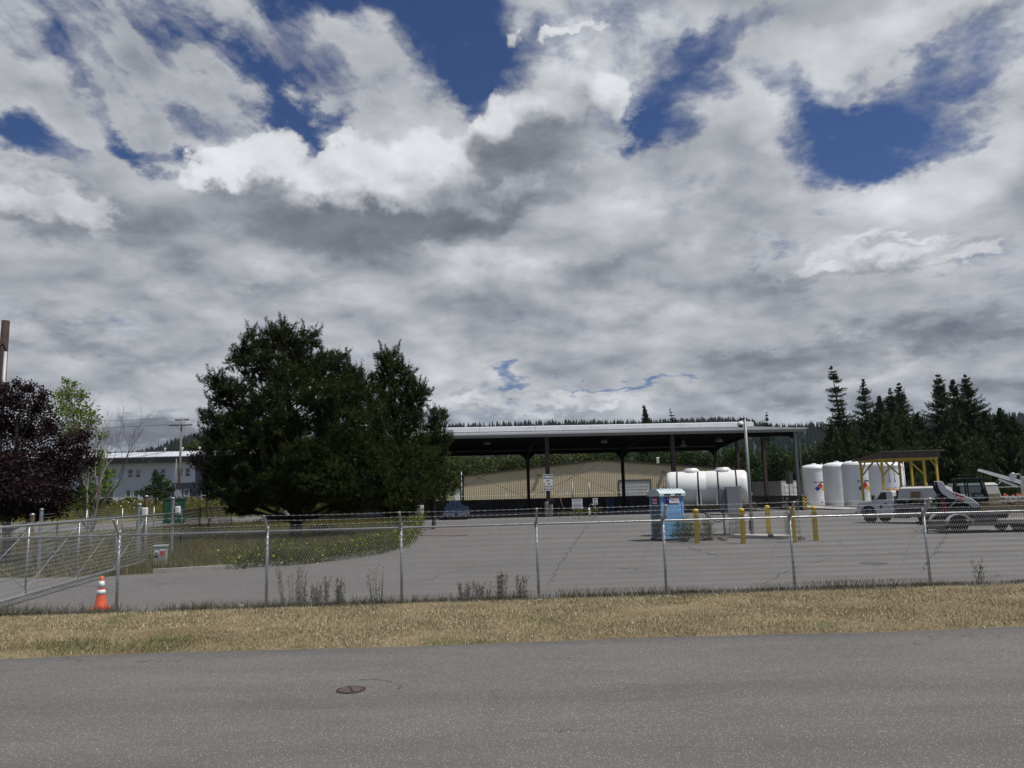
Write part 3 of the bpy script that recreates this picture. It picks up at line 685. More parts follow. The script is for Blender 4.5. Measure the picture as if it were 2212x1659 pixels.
fastmesh('wire_mesh', chain_panel(2.2, GH - .4, z0=.4, r=.0016) + np.array([3 * st, -.04, 0]), 4, M_wire, parent=gt)
# roller posts with white roller covers
def pipe_post(name, p, h, r, label, cap=True, group=None, m=None):
    t = thing(name, label, 'post', (p.x, p.y, 0), 0, group)
    MB().tube([(0, 0, 0), (0, 0, h)], r, 14, False).build('pole', m or M_galv, t)
    MB().lathe([(r * 1.12, -.03), (r * 1.15, .01), (r * .9, r * .5), (r * .4, r * .75), (0.001, r * .85)], (0, 0, h), 14).build('cap', M_galv, t)
    return t
rp1 = G(296, 1217); rp2 = D(371, 1160, 33.5); rp2.z = 0
for p, lab, w in ((rp1, 'thick galvanised roller post with white cover beside the gate, left one of two', 0.09), (rp2, 'thick galvanised roller post with white cover behind the grey gate motor box', 0.075)):
    t = pipe_post('gate_roller_post', p, 2.22 if w > .08 else 2.45, w, lab, group='roller posts of the sliding gate')
    c = MB().bbox((.22, 0, GH + .10), (.20, .16, .36), .07)
    c.build('roller_cover', M_white, t)
    MB().box((.12, 0, GH - .05), (.2, .1, .06)).tube([(0.05, 0, 1.5), (.2, 0, GH - .1)], .02, 6).build('bracket', M_galvd, t)
pipe_post('wooden_post', G(293, 1212) + Vector((-.1, .9, 0)), 2.55, .075, 'dark wooden post directly behind the left gate roller post', m=M_wood)
# gate motor box
b0 = G(346, 1221)
t = thing('gate_operator', 'grey metal gate motor cabinet with stickers at the far end of the gate', 'gate motor', (b0.x, b0.y, 0), R(14))
M_box = mat('grey painted cabinet', (0.27, 0.29, 0.29), 0.5, 0.1, 0.12, 3, dirt=(0.15, 0.14, 0.12), dirt_amt=0.4)
MB().bbox((0, 0, .36), (.46, .34, .64), .03).build('cabinet', M_box, t)
MB().bbox((0, 0, .70), (.50, .38, .07), .03).build('lid', mat('light grey lid', (0.36, 0.38, 0.38), .45, .1), t)
MB().box((-.10, -.173, .47), (.13, .006, .16)).box((.09, -.173, .56), (.16, .006, .05)).build('sticker', M_signw, t)
MB().box((-.10, -.176, .44), (.10, .006, .07)).box((-.12, -.173, .33), (.14, .006, .10)).build('sticker', M_ink, t)
MB().box((.09, -.173, .44), (.15, .006, .14)).build('sticker', M_red, t)
MB().box((0, 0, .02), (.7, .5, .06)).build('pad', M_conc, t)
# posts around the gate
cp = G(82, 1239)
pp = pipe_post('fence_corner_post', cp, 2.15, .06, 'tall thick corner post of the far driveway fence')
pipe_post('fence_corner_post', G(72, 1232) + Vector((0, .3, 0)), 1.98, .045, 'slightly shorter galvanised post just behind the tall corner post')
pipe_post('wooden_post', D(66, 1180, 29) * 1.0 - Vector((0, 0, D(66, 1180, 29).z)), 1.95, .085, 'reddish brown wooden post under the purple tree', m=M_wood)
t = thing('far_driveway_fence', 'chain link fence with tall thin posts on the far side of the driveway', 'fence', (cp.x, cp.y, 0), 0)
q = [Vector((cp.x, cp.y, 0))] + [D(x_, 1120, y_) for x_, y_ in ((125, 32), (187, 39), (264, 46), (332, 54))]
for a in q: a.z = 0
q = [a - Vector((cp.x, cp.y, 0)) for a in q]
for i, a in enumerate(q[1:]): MB().tube([a, a + Vector((0, 0, 2.0 if i else 1.7))], .035, 8).build('post', M_galv, t)
rl = MB(); 
for a, b in zip(q[:-1], q[1:]):
    rl.tube([a + Vector((0, 0, 1.6)), b + Vector((0, 0, 1.6))], .022, 6, False)
rl.build('top_rail', M_galv, t)
bw = MB()
for a, b in zip(q[:-1], q[1:]):
    for h in (1.72, 1.85, 1.97): bw.tube([a + Vector((0, 0, h)), b + Vector((0, 0, h))], .004, 3, False)
bw.build('barbed_wire', M_wire, t, normals=False)
for a, b in zip(q[:-1], q[1:]):
    d = b - a; o = fastmesh('wire_mesh', chain_panel(d.length, 1.55, s=.10, r=.0016), 4, M_galvd, parent=t); o.location = a; o.rotation_euler = (0, 0, math.atan2(d.y, d.x))
# dark vinyl fence running into the pines
t = thing('dark_chain_link_fence', 'dark chain link fence with angled arms running towards the pines', 'fence')
M_vin = mat('dark weathered steel', (0.06, 0.062, 0.06), .7, .2)
q = [D(390, 1120, 36), D(430, 1100, 44), D(463, 1100, 56), D(484, 1100, 50), D(500, 1100, 62)]
q = [D(392, 1120, 38), D(432, 1120, 46), D(500, 1120, 60)]
for a in q: a.z = 0
q[1] = Vector((q[1].x, q[1].y, 0))
for a in q:
    p = MB().tube([a, a + Vector((0, 0, 1.95))], .035, 8).build('post', M_vin, t)
    MB().tube([a + Vector((0, 0, 1.95)), a + Vector((-.38, -.1, 2.35))], .022, 6).build('barbed_wire_arm', M_vin, p)
rl = MB()
for a, b in zip(q[:-1], q[1:]): rl.tube([a + Vector((0, 0, 1.9)), b + Vector((0, 0, 1.9))], .025, 6, False)
rl.build('top_rail', M_vin, t)
for a, b in zip(q[:-1], q[1:]):
    d = b - a; o = fastmesh('wire_mesh', chain_panel(d.length, 1.8, s=.08, r=.003), 4, M_vin, parent=t); o.location = a; o.rotation_euler = (0, 0, math.atan2(d.y, d.x))
# traffic cone
p = G(217, 1316)
t = thing('traffic_cone', 'orange traffic cone with two white bands behind the near fence', 'traffic cone', (p.x, p.y, 0.01), R(8))
MB().prism([(-.19, -.13), (-.13, -.19), (.13, -.19), (.19, -.13), (.19, .13), (.13, .19), (-.13, .19), (-.19, .13)], 0, .03, 'XY').build('base', M_orange, t)
def cr(z): return .135 - (.135 - .03) * (z - .03) / .67
MB().lathe([(cr(.03) + .01, .03), (cr(.06), .05), (cr(.30), .30), (cr(.30), .30), (cr(.38), .38), (cr(.46), .46), (cr(.62), .62), (cr(.70), .70), (.02, .705), (.02, .6)], n=24).build('body', M_orange, t)
for (a, b) in ((.31, .41), (.455, .60)):
    MB().lathe([(cr(a) + .004, a), (cr(b) + .004, b)], n=24).build('reflective_band', mat('white reflective band', (.75, .76, .75), .4), t)
# ================================================================== OPEN STEEL CANOPY
CY = R(3.3)
M_steel = mat('brown red steel', (0.060, 0.034, 0.030), 0.6, 0.1, 0.2, 2, dirt=(0.05, 0.04, 0.035), dirt_amt=0.5)
M_steeld = mat('dark structural steel', (0.035, 0.024, 0.022), 0.7, 0.1, 0.2, 2)
M_roofm = mat('dull metal roof sheet', (0.30, 0.31, 0.315), 0.5, 0.4, 0.15, 0.7, dirt=(0.13, 0.13, 0.12), dirt_amt=0.5, dscale=0.5)
M_cap = mat('white ridge metal', (0.66, 0.67, 0.68), 0.4, 0.1, 0.06, 0.5, dirt=(0.42, 0.42, 0.41), dirt_amt=0.5, dscale=0.5)
M_gut = mat('pale gutter metal', (0.235, 0.245, 0.25), 0.45, 0.3, 0.08, 0.6)
M_bunk = mat('stained concrete wall', (0.085, 0.078, 0.068), 0.9, 0, 0.25, 0.8, 0.3, 20, dirt=(0.04, 0.037, 0.033), dirt_amt=0.6, dscale=0.5)
c0 = D(1728, 1090, 76.0)
can = thing('canopy_building', 'long open steel canopy with white ridge cap and brown columns behind the yard', 'canopy', (c0.x, c0.y, 0), CY)
BAY = 12.3; NB = 4; CL = BAY * NB; CWD = 25.0; EZ = 8.0; RZ = 9.22
def roofz(y): return EZ + (RZ - EZ) * (1 - abs(y - CWD / 2) / (CWD / 2))
# roof: ribbed sheets on each slope
rf = MB()
for (y0, y1) in ((-0.9, CWD / 2), (CWD + 0.9, CWD / 2)):
    pr = []; x = -CL - 0.7
    while x < 0.75:
        pr += [(x, 0), (x + .40, 0), (x + .44, .03), (x + .52, .03), (x + .56, 0)]; x += 0.6
    v = []
    for (px_1, h) in pr: v += [(px_1, y0, roofz(y0) + h), (px_1, y1, roofz(y1) + h), (px_1, y0, roofz(y0) - .04), (px_1, y1, roofz(y1) - .04)]
    f = []
    for i in range(len(pr) - 1):
        a = i * 4; f += [(a, a + 4, a + 5, a + 1), (a + 2, a + 3, a + 7, a + 6), (a, a + 2, a + 6, a + 4)]
    rf.add(v, f)
roof = rf.build('roof', M_roofm, can)
nseg = 8
for i in range(nseg):
    L = (CL + .9) / nseg; x = -CL - .5 + i * L
    MB().prism([(CWD / 2 - .85, RZ - .02), (CWD / 2 - .75, RZ + .46), (CWD / 2, RZ + .60), (CWD / 2 + .75, RZ + .46), (CWD / 2 + .85, RZ - .02)], x + .012, x + L - .012, 'YZ').build('ridge_cap', M_cap, roof)
# gutters, fascia, downspout
g = MB()
for s, yy in ((-1, -.9), (1, CWD + .9)):
    g.prism([(yy, EZ - .42), (yy, EZ - .10), (yy + s * .05, EZ - .04), (yy + s * .20, EZ - .04), (yy + s * .24, EZ - .16), (yy + s * .16, EZ - .34), (yy + s * .10, EZ - .42)], -CL - .7, .75, 'YZ')
g.build('gutter', M_gut, roof)
MB().tube([(.62, -1.0, EZ - .4), (.62, -1.0, EZ - .75), (.30, -.30, EZ - 1.1), (.30, -.28, 1.5)], .07, 8).build('downspout', M_gut, roof)
rk = MB()
for xx in (.70, -CL - .70):
    for (ya, yb) in ((-.9, CWD / 2), (CWD / 2, CWD + .9)):
        v = [(xx - .03, ya, roofz(ya) - .38), (xx - .03, yb, roofz(yb) - .38), (xx - .03, yb, roofz(yb) + .06), (xx - .03, ya, roofz(ya) + .06)]
        v += [(a + .06, b, c) for a, b, c in v]
        rk.add(v, [(0, 1, 2, 3), (7, 6, 5, 4), (0, 4, 5, 1), (3, 2, 6, 7), (0, 3, 7, 4), (1, 5, 6, 2)])
rk.build('rake_trim', M_gut, roof)
M_under0 = mat('underside shade black', (0.010, 0.009, 0.009), .9, 0, .2, 2, spec=.1)  # near-black colour puts the shade under the roof into the material
# columns and girders
def column(x, y, h, m, w=.36, z0=0, face='Y'):
    c = MB()
    c.box((x, y - w * .5, z0 + h / 2 - z0 / 2), (w, .035, h - z0)).box((x, y + w * .5, z0 + h / 2 - z0 / 2), (w, .035, h - z0)).box((x, y, z0 + h / 2 - z0 / 2), (.03, w - .04, h - z0))
    return c.build('column', m, can)
for b in range(NB + 1):
    x = -b * BAY
    column(x, 0, EZ - .25, M_steel if b else M_gut, .38 if b else .26)
    column(x, CWD, EZ - .25, M_steeld, .38, 0)
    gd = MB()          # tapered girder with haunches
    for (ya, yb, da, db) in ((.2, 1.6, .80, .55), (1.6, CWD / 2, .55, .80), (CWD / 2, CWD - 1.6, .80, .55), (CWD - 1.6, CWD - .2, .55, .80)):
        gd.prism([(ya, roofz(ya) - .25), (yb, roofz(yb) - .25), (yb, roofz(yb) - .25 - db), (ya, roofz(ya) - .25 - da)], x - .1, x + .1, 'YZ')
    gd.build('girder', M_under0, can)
    if b < NB:
        for y in (0.0, CWD):
            eb = MB().box((x - BAY / 2, y, EZ - .55), (BAY - .4, .12, .45))
            if y > 1:
                for s, xx in ((1, x - BAY + .2), (-1, x - .2)): eb.prism([(xx, EZ - .76), (xx + s * .7, EZ - .76), (xx, EZ - 1.5)], y - .05, y + .05, 'XZ')
            eb.build('eave_beam', M_under0, can)
for yy in (CWD / 3, CWD * 2 / 3): column(0, yy, roofz(yy) - .3, M_steel, .32)
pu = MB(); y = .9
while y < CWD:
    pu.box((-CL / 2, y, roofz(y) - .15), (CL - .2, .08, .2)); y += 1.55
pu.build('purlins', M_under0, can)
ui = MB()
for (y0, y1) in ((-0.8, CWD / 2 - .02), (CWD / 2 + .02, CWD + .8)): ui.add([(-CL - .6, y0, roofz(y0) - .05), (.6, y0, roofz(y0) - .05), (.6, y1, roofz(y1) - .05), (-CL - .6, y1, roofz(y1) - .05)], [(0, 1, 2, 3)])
ui.build('underside_shade_sheet', M_under0, can)  # black sheet added below the roof to deepen the shade there
br = MB()
for b in range(NB):
    if b in (1, 2, 3):
        x0, x1 = -b * BAY - .2, -(b + 1) * BAY + .2
        if b == 2: br.tube([(x0, CWD - .15, 1.7), (x1, CWD - .15, 7.0)], .022, 5, False).tube([(x1, CWD - .18, 1.7), (x0, CWD - .18, 7.0)], .022, 5, False)
        if b == 1: br.tube([(x0, CWD - .15, 1.7), (x1 + 0, CWD - .15, 7.0)], .018, 5, False).tube([(x1, CWD - .18, 1.7), (x0, CWD - .18, 7.0)], .018, 5, False)
br.tube([(-2 * BAY + 2, CWD - 4, 1.2), (-2 * BAY + 8, CWD - .3, 6.6)], .014, 4, False)
br.build('cross_brace', M_steeld, can)
# push walls (concrete bunker)
wl = MB().box((-CL / 2 - .16, CWD + .05, .8), (CL + .3, .32, 1.6))
wl.build('rear_push_wall', M_bunk, can)
MB().box((.15, CWD / 2 - .4, .70), (.34, CWD + .5, 1.40)).build('side_push_wall', M_bunk, can)
# striped end of the side wall
yb_ = MB().box((.15, -.80, .70), (.42, .06, 1.36)).build('hazard_board', M_yel, can)
st = MB()
for k in range(-1, 5):
    z = k * .30
    pts = [(-.06, z), (.36, z + .34), (.36, z + .34 + .15), (-.06, z + .15)]
    q = [(x_, min(1.37, max(.03, z_))) for x_, z_ in pts]
    if q[0][1] < q[3][1] - .01 or q[1][1] < q[2][1] - .01: st.prism(q, -.836, -.831, 'XZ')
st.build('hazard_stripes', M_ink, yb_)
# round concrete footings under the front columns
for b in range(1, NB + 1):
    MB().lathe([(.40, 0), (.40, 1.38), (.37, 1.42), (0, 1.42)], (-b * BAY, 0, 0), 24).build('column_footing', M_conc, can)
MB().lathe([(.30, -.12), (.30, .12), (.12, .12), (.12, -.0)], n=20, axis='Y', c=(-2 * BAY + .28, -.55, 1.45)).build('hose_reel', M_blk, can)
MB().tube([(-2 * BAY + .75, -.5, 2.9), (-2 * BAY + 1.45, -.6, .3)], .035, 6).build('leaning_pipe', mat('pinkish pipe', (.3, .2, .17), .6), can)
def cloc(x, y, z=0):
    v = Matrix.Rotation(CY, 3, 'Z') @ Vector((x, y, z)); return v + Vector((c0.x, c0.y, 0))
# signs on the front column
def sign(name, label, p, w, h, lines, rz=CY, size=.15, cat='sign', post=None, sx=1.0, dash=False, group=None):
    t = thing(name, label, cat, (p.x, p.y, 0), rz, group)
    pl = MB().bbox((0, 0, p.z), (w, .02, h), .006).build('panel', M_signw, t)
    if post:
        for px1 in post: MB().box((px1, .04, p.z / 2 + h * .2), (.06, .05, p.z + h * .4)).build('post', M_galvd, t)
    n = len(lines)
    for i, s in enumerate(lines):
        z = p.z + h * (0.5 - (i + .6) / (n + .2))
        if dash:
            mb = MB(); x = -w * .5 * s
            r_ = random.Random(i * 7 + 3)
            while x < w * .5 * s - .03:
                l = min(r_.uniform(.05, .14), w * .5 * s - x); mb.box((x + l / 2, -.013, z), (l * .82, .004, size * .55)); x += l
            mb.build('lettering', M_ink, pl)
        else: text_mesh(s, size, M_ink, pl, (0, -.012, z), (R(90), 0, 0), sx=sx, bold=.006)
    return t
p = cloc(-2 * BAY - .02, -.34); p.z = 3.66
sign('wall_sign', 'upper white sign reading clean wheels on the brown canopy column', p, .92, .78, ['CLEAN WHEELS', 'BEFORE LEAVING', 'YARD'], size=.17, sx=.72)
p = cloc(-2 * BAY + .04, -.36); p.z = 2.86
sign('wall_sign', 'lower white sign about the asphalt area on the brown canopy column', p, .76, .78, ['SWEEP', 'ASPHALT AREA', 'BEFORE LEAVING'], size=.14, sx=.7)
p = D(1247, 1089, 70); p.z = 1.22
sign('notice_board', 'white notice board with several lines of small print on short posts', p, .94, .92, [.72, .8, 0, .76, .9, .8, .7], rz=0, size=.075, dash=True, post=(-.3, .3))
p = D(1286, 1086, 71); p.z = 1.4
sign('small_sign', 'small white sign on a single post right of the notice board', p, .44, .58, ['CLEAN', 'ALL', 'TOOLS'], rz=0, size=.13, sx=.8, post=(0,))
# high bay lamps under the roof
def hibay(p, s, label):
    t = thing('high_bay_lamp', label, 'lamp', (p.x, p.y, p.z), 0, 'high bay lamps hanging under the canopy')
    ml = mat('dull aluminium shade', (.30, .28, .25), .5, .3)
    MB().lathe([(.05 * s, .42 * s), (.14 * s, .40 * s), (.14 * s, .22 * s), (.10 * s, .20 * s)], n=14).tube([(0, 0, .4 * s), (0, 0, 1.0)], .02, 6).build('housing', ml, t)
    MB().lathe([(.10 * s, .2 * s), (.24 * s, .08 * s), (.33 * s, -.12 * s), (.34 * s, -.22 * s), (.31 * s, -.22 * s)], n=18).build('shade', ml, t)
hibay(D(1052, 955, 78), 1.0, 'leftmost high bay lamp, near the pine branches')
hibay(D(1305, 952, 78), 1.0, 'high bay lamp between the sign column and the next bay')
hibay(D(1476, 960, 82), .95, 'high bay lamp close to the brown column above the white tank')
hibay(D(1553, 949, 78), 1.05, 'rightmost high bay lamp, above the right end of the white tank')
# bins in the shade
def barrel(px, Y, label, m, cat='barrel', w=.45, h=1.35):
    p = D(px, 1090, Y); t = thing('storage_bin', label, cat, (p.x, p.y, 0.01), R(10))
    MB().bbox((0, 0, h * .45), (w * 1.6, w * 1.4, h * .9), .05).build('body', m, t)
    MB().bbox((0, 0, h * .94), (w * 1.75, w * 1.55, h * .1), .04).build('lid', m, t)
barrel(1318, 94, 'dull blue bin in the shade under the canopy', mat('blue plastic', (.02, .07, .17), .5))
barrel(1332, 95, 'black bin beside the blue one under the canopy', mat('black plastic', (.012, .012, .012), .5), w=.5, h=1.6)
# beige metal building behind
BYW = R(3.3)
b0 = D(1300, 1060, 130); M_beige = mat('beige ribbed cladding', (0.64, 0.545, 0.38), 0.55, 0.0, 0.06, 0.3, dirt=(0.42, 0.35, 0.24), dirt_amt=0.3, dscale=0.2)
M_brn = mat('dark brown trim', (0.035, 0.028, 0.024), .6)
bb = thing('metal_building', 'wide low beige ribbed metal building with shallow gable behind the canopy', 'warehouse', (b0.x, b0.y, 0), BYW)
HW = 23.2; EH = 5.35; RH = 7.45
def gz(x): return EH + (RH - EH) * (1 - abs(x) / HW)
pr = []; x = -HW
while x < HW - .3:
    pr += [(x, 0), (x + .17, 0), (x + .20, -.06), (x + .27, -.06), (x + .30, 0)]; x += .305
v = []; f = []
for (xx, yy) in pr: v += [(xx, yy, 0), (xx, yy, gz(xx))]
f = [(2 * i, 2 * i + 2, 2 * i + 3, 2 * i + 1) for i in range(len(pr) - 1)]
MB().add(v, f).build('front_wall', M_beige, bb)
sd = MB(); pr = []; y = .05
while y < 40: pr += [(y, 0), (y + .17, 0), (y + .2, .06), (y + .27, .06)]; y += .305
for s in (-1, 1):
    v = []
    for (yy, dd) in pr: v += [(s * (HW + dd), yy, 0), (s * (HW + dd), yy, EH)]
    sd.add(v, [(2 * i, 2 * i + 2, 2 * i + 3, 2 * i + 1) for i in range(len(pr) - 1)])
sd.build('side_wall', M_beige, bb)
r_ = MB()
for s in (-1, 1):
    r_.add([(0, -.35, RH + .12), (s * (HW + .3), -.35, EH + .10), (s * (HW + .3), 40, EH + .10), (0, 40, RH + .12), (0, -.35, RH - .0), (s * (HW + .3), -.35, EH - .02), (s * (HW + .3), 40, EH - .02), (0, 40, RH)],
           [(0, 1, 2, 3), (4, 7, 6, 5), (0, 4, 5, 1), (1, 5, 6, 2), (2, 6, 7, 3)])
roofb = r_.build('roof', mat('beige metal roof', (.33, .30, .24), .5, .2, .1), bb)
tr = MB()
for s in (-1, 1):
    v = [(0, -.40, RH - .10), (s * (HW + .3), -.40, EH - .12), (s * (HW + .3), -.40, EH + .13), (0, -.40, RH + .15)]; v += [(a, b + .06, c) for a, b, c in v]
    tr.add(v, [(0, 1, 2, 3), (7, 6, 5, 4), (0, 4, 5, 1), (3, 2, 6, 7)])
    tr.box((s * (HW + .02), -.12, EH / 2), (.45, .14, EH - .1))
tr.build('trim', M_brn, bb)
dxc = (1372 - 1300) / 1661 * 130
dr = MB().box((dxc, -.02, 1.95), (5.3, .08, 3.9)).build('roller_door', mat('pale roller door', (.52, .53, .54), .5, .1, .05), bb)
fr_ = MB().box((dxc - 2.72, -.09, 2.0), (.14, .12, 4.0)).box((dxc + 2.72, -.09, 2.0), (.14, .12, 4.0)).box((dxc, -.09, 4.02), (5.6, .12, .14))
fr_.build('door_frame', M_brn, dr)
sl = MB()
for k in range(1, 8): sl.box((dxc, -.068, k * .49), (5.28, .02, .03))
sl.build('panel_seams', mat('grey seam', (.3, .3, .31), .6), dr)
MB().box(((1453 - 1300) / 1661 * 130, -.1, 3.9), (1.2, .1, 2.2)).build('white_door', M_white, bb)
stx = (1440 - 1300) / 1661 * 130
ss_ = MB().box((stx, -.7, 2.75), (1.6, 1.2, .08))
for s in (0, 1.5): ss_.tube([(stx - .8 + s, -1.3, 0), (stx - .8 + s, -1.3, 3.8)], .03, 6)
ss_.tube([(stx - .8, -1.3, 3.8), (stx + .8, -1.3, 3.8)], .03, 6).tube([(stx - 3.4, -1.3, .9), (stx - .8, -1.3, 3.7)], .03, 6)
ss_.build('stair_landing', M_dark, bb)
for q in (1167, 1436):
    xx = (q - 1300) / 1661 * 130
    MB().bbox((xx, -.35, gz(xx) - 1.15), (.55, .5, .28), .05).build('wall_lamp', mat('bronze lamp body', (.16, .12, .08), .5), bb)
xx = (1434 - 1300) / 1661 * 130
MB().lathe([(.22, 0), (.22, 1.2), (.3, 1.2), (.3, 1.35), (0, 1.4)], (xx, 3, gz(xx)), 14).build('roof_vent', M_white, roofb)
MB().tube([(-HW - .2, -.3, 0), (-HW - .2, -.3, EH + .7)], .05, 8).box((-HW - .8, -.2, 3.6), (.9, .7, .12)).box((-HW - .9, 0, 1.8), (.8, .6, 3.5)).build('electrical_cabinet', M_white, bb)
# fence between the canopy and the beige building
fb = thing('rear_yard_fence', 'thin galvanised chain link fence behind the canopy wall', 'fence')
q = [D(955, 1070, 108), D(1093, 1072, 110), D(1225, 1070, 113), D(1300, 1070, 114), D(1400, 1068, 116), D(1520, 1062, 118)]
for a in q: a.z = 0
for a in q: MB().tube([a, a + Vector((0, 0, 2.4))], .03, 6).build('post', M_galvd, fb)
rl = MB()
for a, b in zip(q[:-1], q[1:]):
    rl.tube([a + Vector((0, 0, 2.05)), b + Vector((0, 0, 2.05))], .028, 6, False)
rl.build('top_rail', M_galvd, fb)
gq = [D(1237, 1070, 106), D(1273, 1070, 106)]
t = thing('fence_gate_posts', 'pair of taller pipe posts in front of the beige building wall', 'gate')
for a in gq: a.z = 0; MB().tube([a, a + Vector((0, 0, 3.6))], .07, 8).build('post', M_galvd, t)
# ================================================================== WHITE TWO STOREY BUILDING
WB_Y = 130.0; gz0 = 2.1
M_wall = mat('pale grey render', (0.58, 0.59, 0.63), 0.8, 0, 0.03, 0.2, dirt=(0.52, 0.53, 0.57), dirt_amt=0.4, dscale=0.15)
M_wallw = mat('white render panel', (0.70, 0.72, 0.78), 0.8, 0, 0.03, 0.2)
M_walld = mat('slate grey render', (0.13, 0.137, 0.165), 0.8, 0, 0.05, 0.2)
M_fas = mat('dark fascia', (0.022, 0.024, 0.034), 0.5, 0, .1)
M_wroof = mat('white standing seam roof', (0.62, 0.64, 0.67), 0.4, 0.1, 0.05, 0.3)
def wx(px): return D(px, 1050, WB_Y).x
wb = thing('office_building', 'two storey pale grey office building with white metal roof on the rise', 'building', (wx(330), WB_Y, gz0), 0)
def lx(cx): return wx((350 + cx / 3.318) * .553) - wx(330)
def lz(cy, cx=700):
    return D((350 + cx / 3.318) * .553, (1650 + cy / 3.318) * .553, WB_Y).z - gz0
xL = wx(-150) - wx(330); xR = wx(560) - wx(330); HZ = 6.85; xs_ = lx(1365); xs2 = lx(1070); zs = lz(782, 1200)
MB().box(((xL + xs2) / 2, 12, HZ / 2 - .5), (xs2 - xL, 24, HZ + 1)).build('wall', M_wall, wb)
MB().box(((xs2 + xs_) / 2, 12, (zs + HZ) / 2), (xs_ - xs2, 24.02, HZ - zs)).build('upper_wall_panel', M_wallw, wb)
MB().box(((xs2 + xR) / 2, 12.03, zs / 2 - .5), (xR - xs2, 24, zs + 1)).box(((xs_ + xR) / 2, 12.02, (zs + HZ) / 2), (xR - xs_, 24, HZ - zs)).build('dark_wall_panel', M_walld, wb)
rw = MB()
rw.add([(xL - .8, -1.0, HZ + .95), (xR, -1.0, HZ + .95), (xR, 13, HZ + 2.6), (xL - .8, 13, HZ + 2.6), (xL - .8, 25, HZ + 1.0), (xR, 25, HZ + 1.0),
        (xL - .8, -1.0, HZ + .86), (xR, -1.0, HZ + .86), (xR, 13, HZ + 2.5), (xL - .8, 13, HZ + 2.5), (xL - .8, 25, HZ + .9), (xR, 25, HZ + .9)],
       [(0, 1, 2, 3), (3, 2, 5, 4), (6, 9, 8, 7), (9, 10, 11, 8), (0, 6, 7, 1), (4, 5, 11, 10)])
x = xL
while x < xR - .2: 
    rw.add([(x, -1, HZ + .95), (x + .05, -1, HZ + .95), (x + .05, 13, HZ + 2.6), (x, 13, HZ + 2.6), (x, -1, HZ + 1.01), (x + .05, -1, HZ + 1.01), (x + .05, 13, HZ + 2.66), (x, 13, HZ + 2.66)], [(4, 5, 6, 7), (0, 4, 7, 3), (1, 2, 6, 5), (0, 1, 5, 4)]); x += .6
wroof = rw.build('roof', M_wroof, wb)
MB().box(((xL + xR) / 2, -.62, HZ + .42), (xR - xL + 1.2, .80, .86)).box((xL - .4, 12, HZ + .42), (.7, 24, .86)).build('fascia', M_fas, wb)
for cx_ in (715, 955, 1190):
    MB().lathe([(.07, 0), (.07, .75), (.2, .78), (.2, 1.0), (0, 1.05)], (lx(cx_), 7, HZ + 1.9), 8).build('vent_pipe', M_cap, wroof)
M_wf = mat('white window frame', (.62, .63, .64), .5)
M_wg = mat('grey window blind glass', (.12, .12, .115), .15, 0, .1, 1, spec=.6)
def window(cx0, cx1, cy0, cy1, split):
    x0, x1 = lx(cx0), lx(cx1); z1, z0 = lz(cy0, cx0), lz(cy1, cx0)
    f = MB(); d = .10
    f.box(((x0 + x1) / 2, -.03, z1 - d / 2), (x1 - x0, .12, d)).box(((x0 + x1) / 2, -.03, z0 + d / 2), (x1 - x0, .14, d))
    f.box((x0 + d / 2, -.03, (z0 + z1) / 2), (d, .12, z1 - z0 - 2 * d)).box((x1 - d / 2, -.03, (z0 + z1) / 2), (d, .12, z1 - z0 - 2 * d))
    zm = z1 + (z0 - z1) * split; f.box(((x0 + x1) / 2, -.04, zm), (x1 - x0 - 2 * d, .10, .12))
    w = f.build('window', M_wf, wb)
    MB().box(((x0 + x1) / 2, -.012, (z1 + zm) / 2), (x1 - x0 - 2 * d, .03, z1 - zm - .1)).build('upper_pane', M_wg, w)
    MB().box(((x0 + x1) / 2, -.012, (z0 + zm) / 2), (x1 - x0 - 2 * d, .03, zm - z0 - .1)).build('lower_pane', M_glass, w)
for k in range(-4, 5):
    o = k * 322 + 490; tilt = -0.0216 * (k * 322)
    for a in (0, 100):
        if k <= 2 or a == 0 or k > 2: window(o + a, o + a + 68, 606 + tilt - .02 * a, 718 + tilt - .02 * a, .60)
        if k != 1: window(o + a - 16 - (0 if k < 2 else -8), o + a + 54 + (8 if k >= 2 else 0), 876 + tilt, 1012 + tilt, .68)
# ================================================================== PLASTIC BRINE TANKS
M_tank = mat('white polyethylene tank', (0.76, 0.78, 0.79), 0.5, 0, 0.03, 0.6, dirt=(0.58, 0.59, 0.58), dirt_amt=0.4, dscale=0.5)
def wrap(o, r):         # bend a flat label round a vertical tank
    for v in o.data.vertices:
        a = v.co.x / r; e = r + .006 + (-v.co.y if abs(v.co.y) < .02 else 0); v.co = Vector((math.sin(a) * e, -math.cos(a) * e, v.co.z))
def flat_grid(w, h, m, name, parent, poly=None, n=10, y=0.0):
    mb = MB(); v = []
    for i in range(n + 1): v += [(-w / 2 + w * i / n, y, -h / 2), (-w / 2 + w * i / n, y, h / 2)]
    mb.add(v, [(2 * i, 2 * i + 2, 2 * i + 3, 2 * i + 1) for i in range(n)]); return mb.build(name, m, parent)
def diamond(c, s, m, parent, r, y):
    mb = MB(); n = 4
    for i in range(n):
        for j in range(n):
            q = []
            for (a, b) in ((i, j), (i + 1, j), (i + 1, j + 1), (i, j + 1)):
                u, w = (a / n - .5) * s, (b / n - .5) * s
                q.append((c[0] + (u - w) * .7071, y, c[1] + (u + w) * .7071))
            mb.add(q, [(0, 1, 2, 3)])
    o = mb.build('hazard_diamond', m, parent)
    wrap(o, r)
    return o
M_nb = mat('diamond blue', (.02, .06, .36), .5); M_nr = mat('diamond red', (.5, .03, .03), .5); M_ny = mat('diamond yellow', (.6, .42, .03), .5)
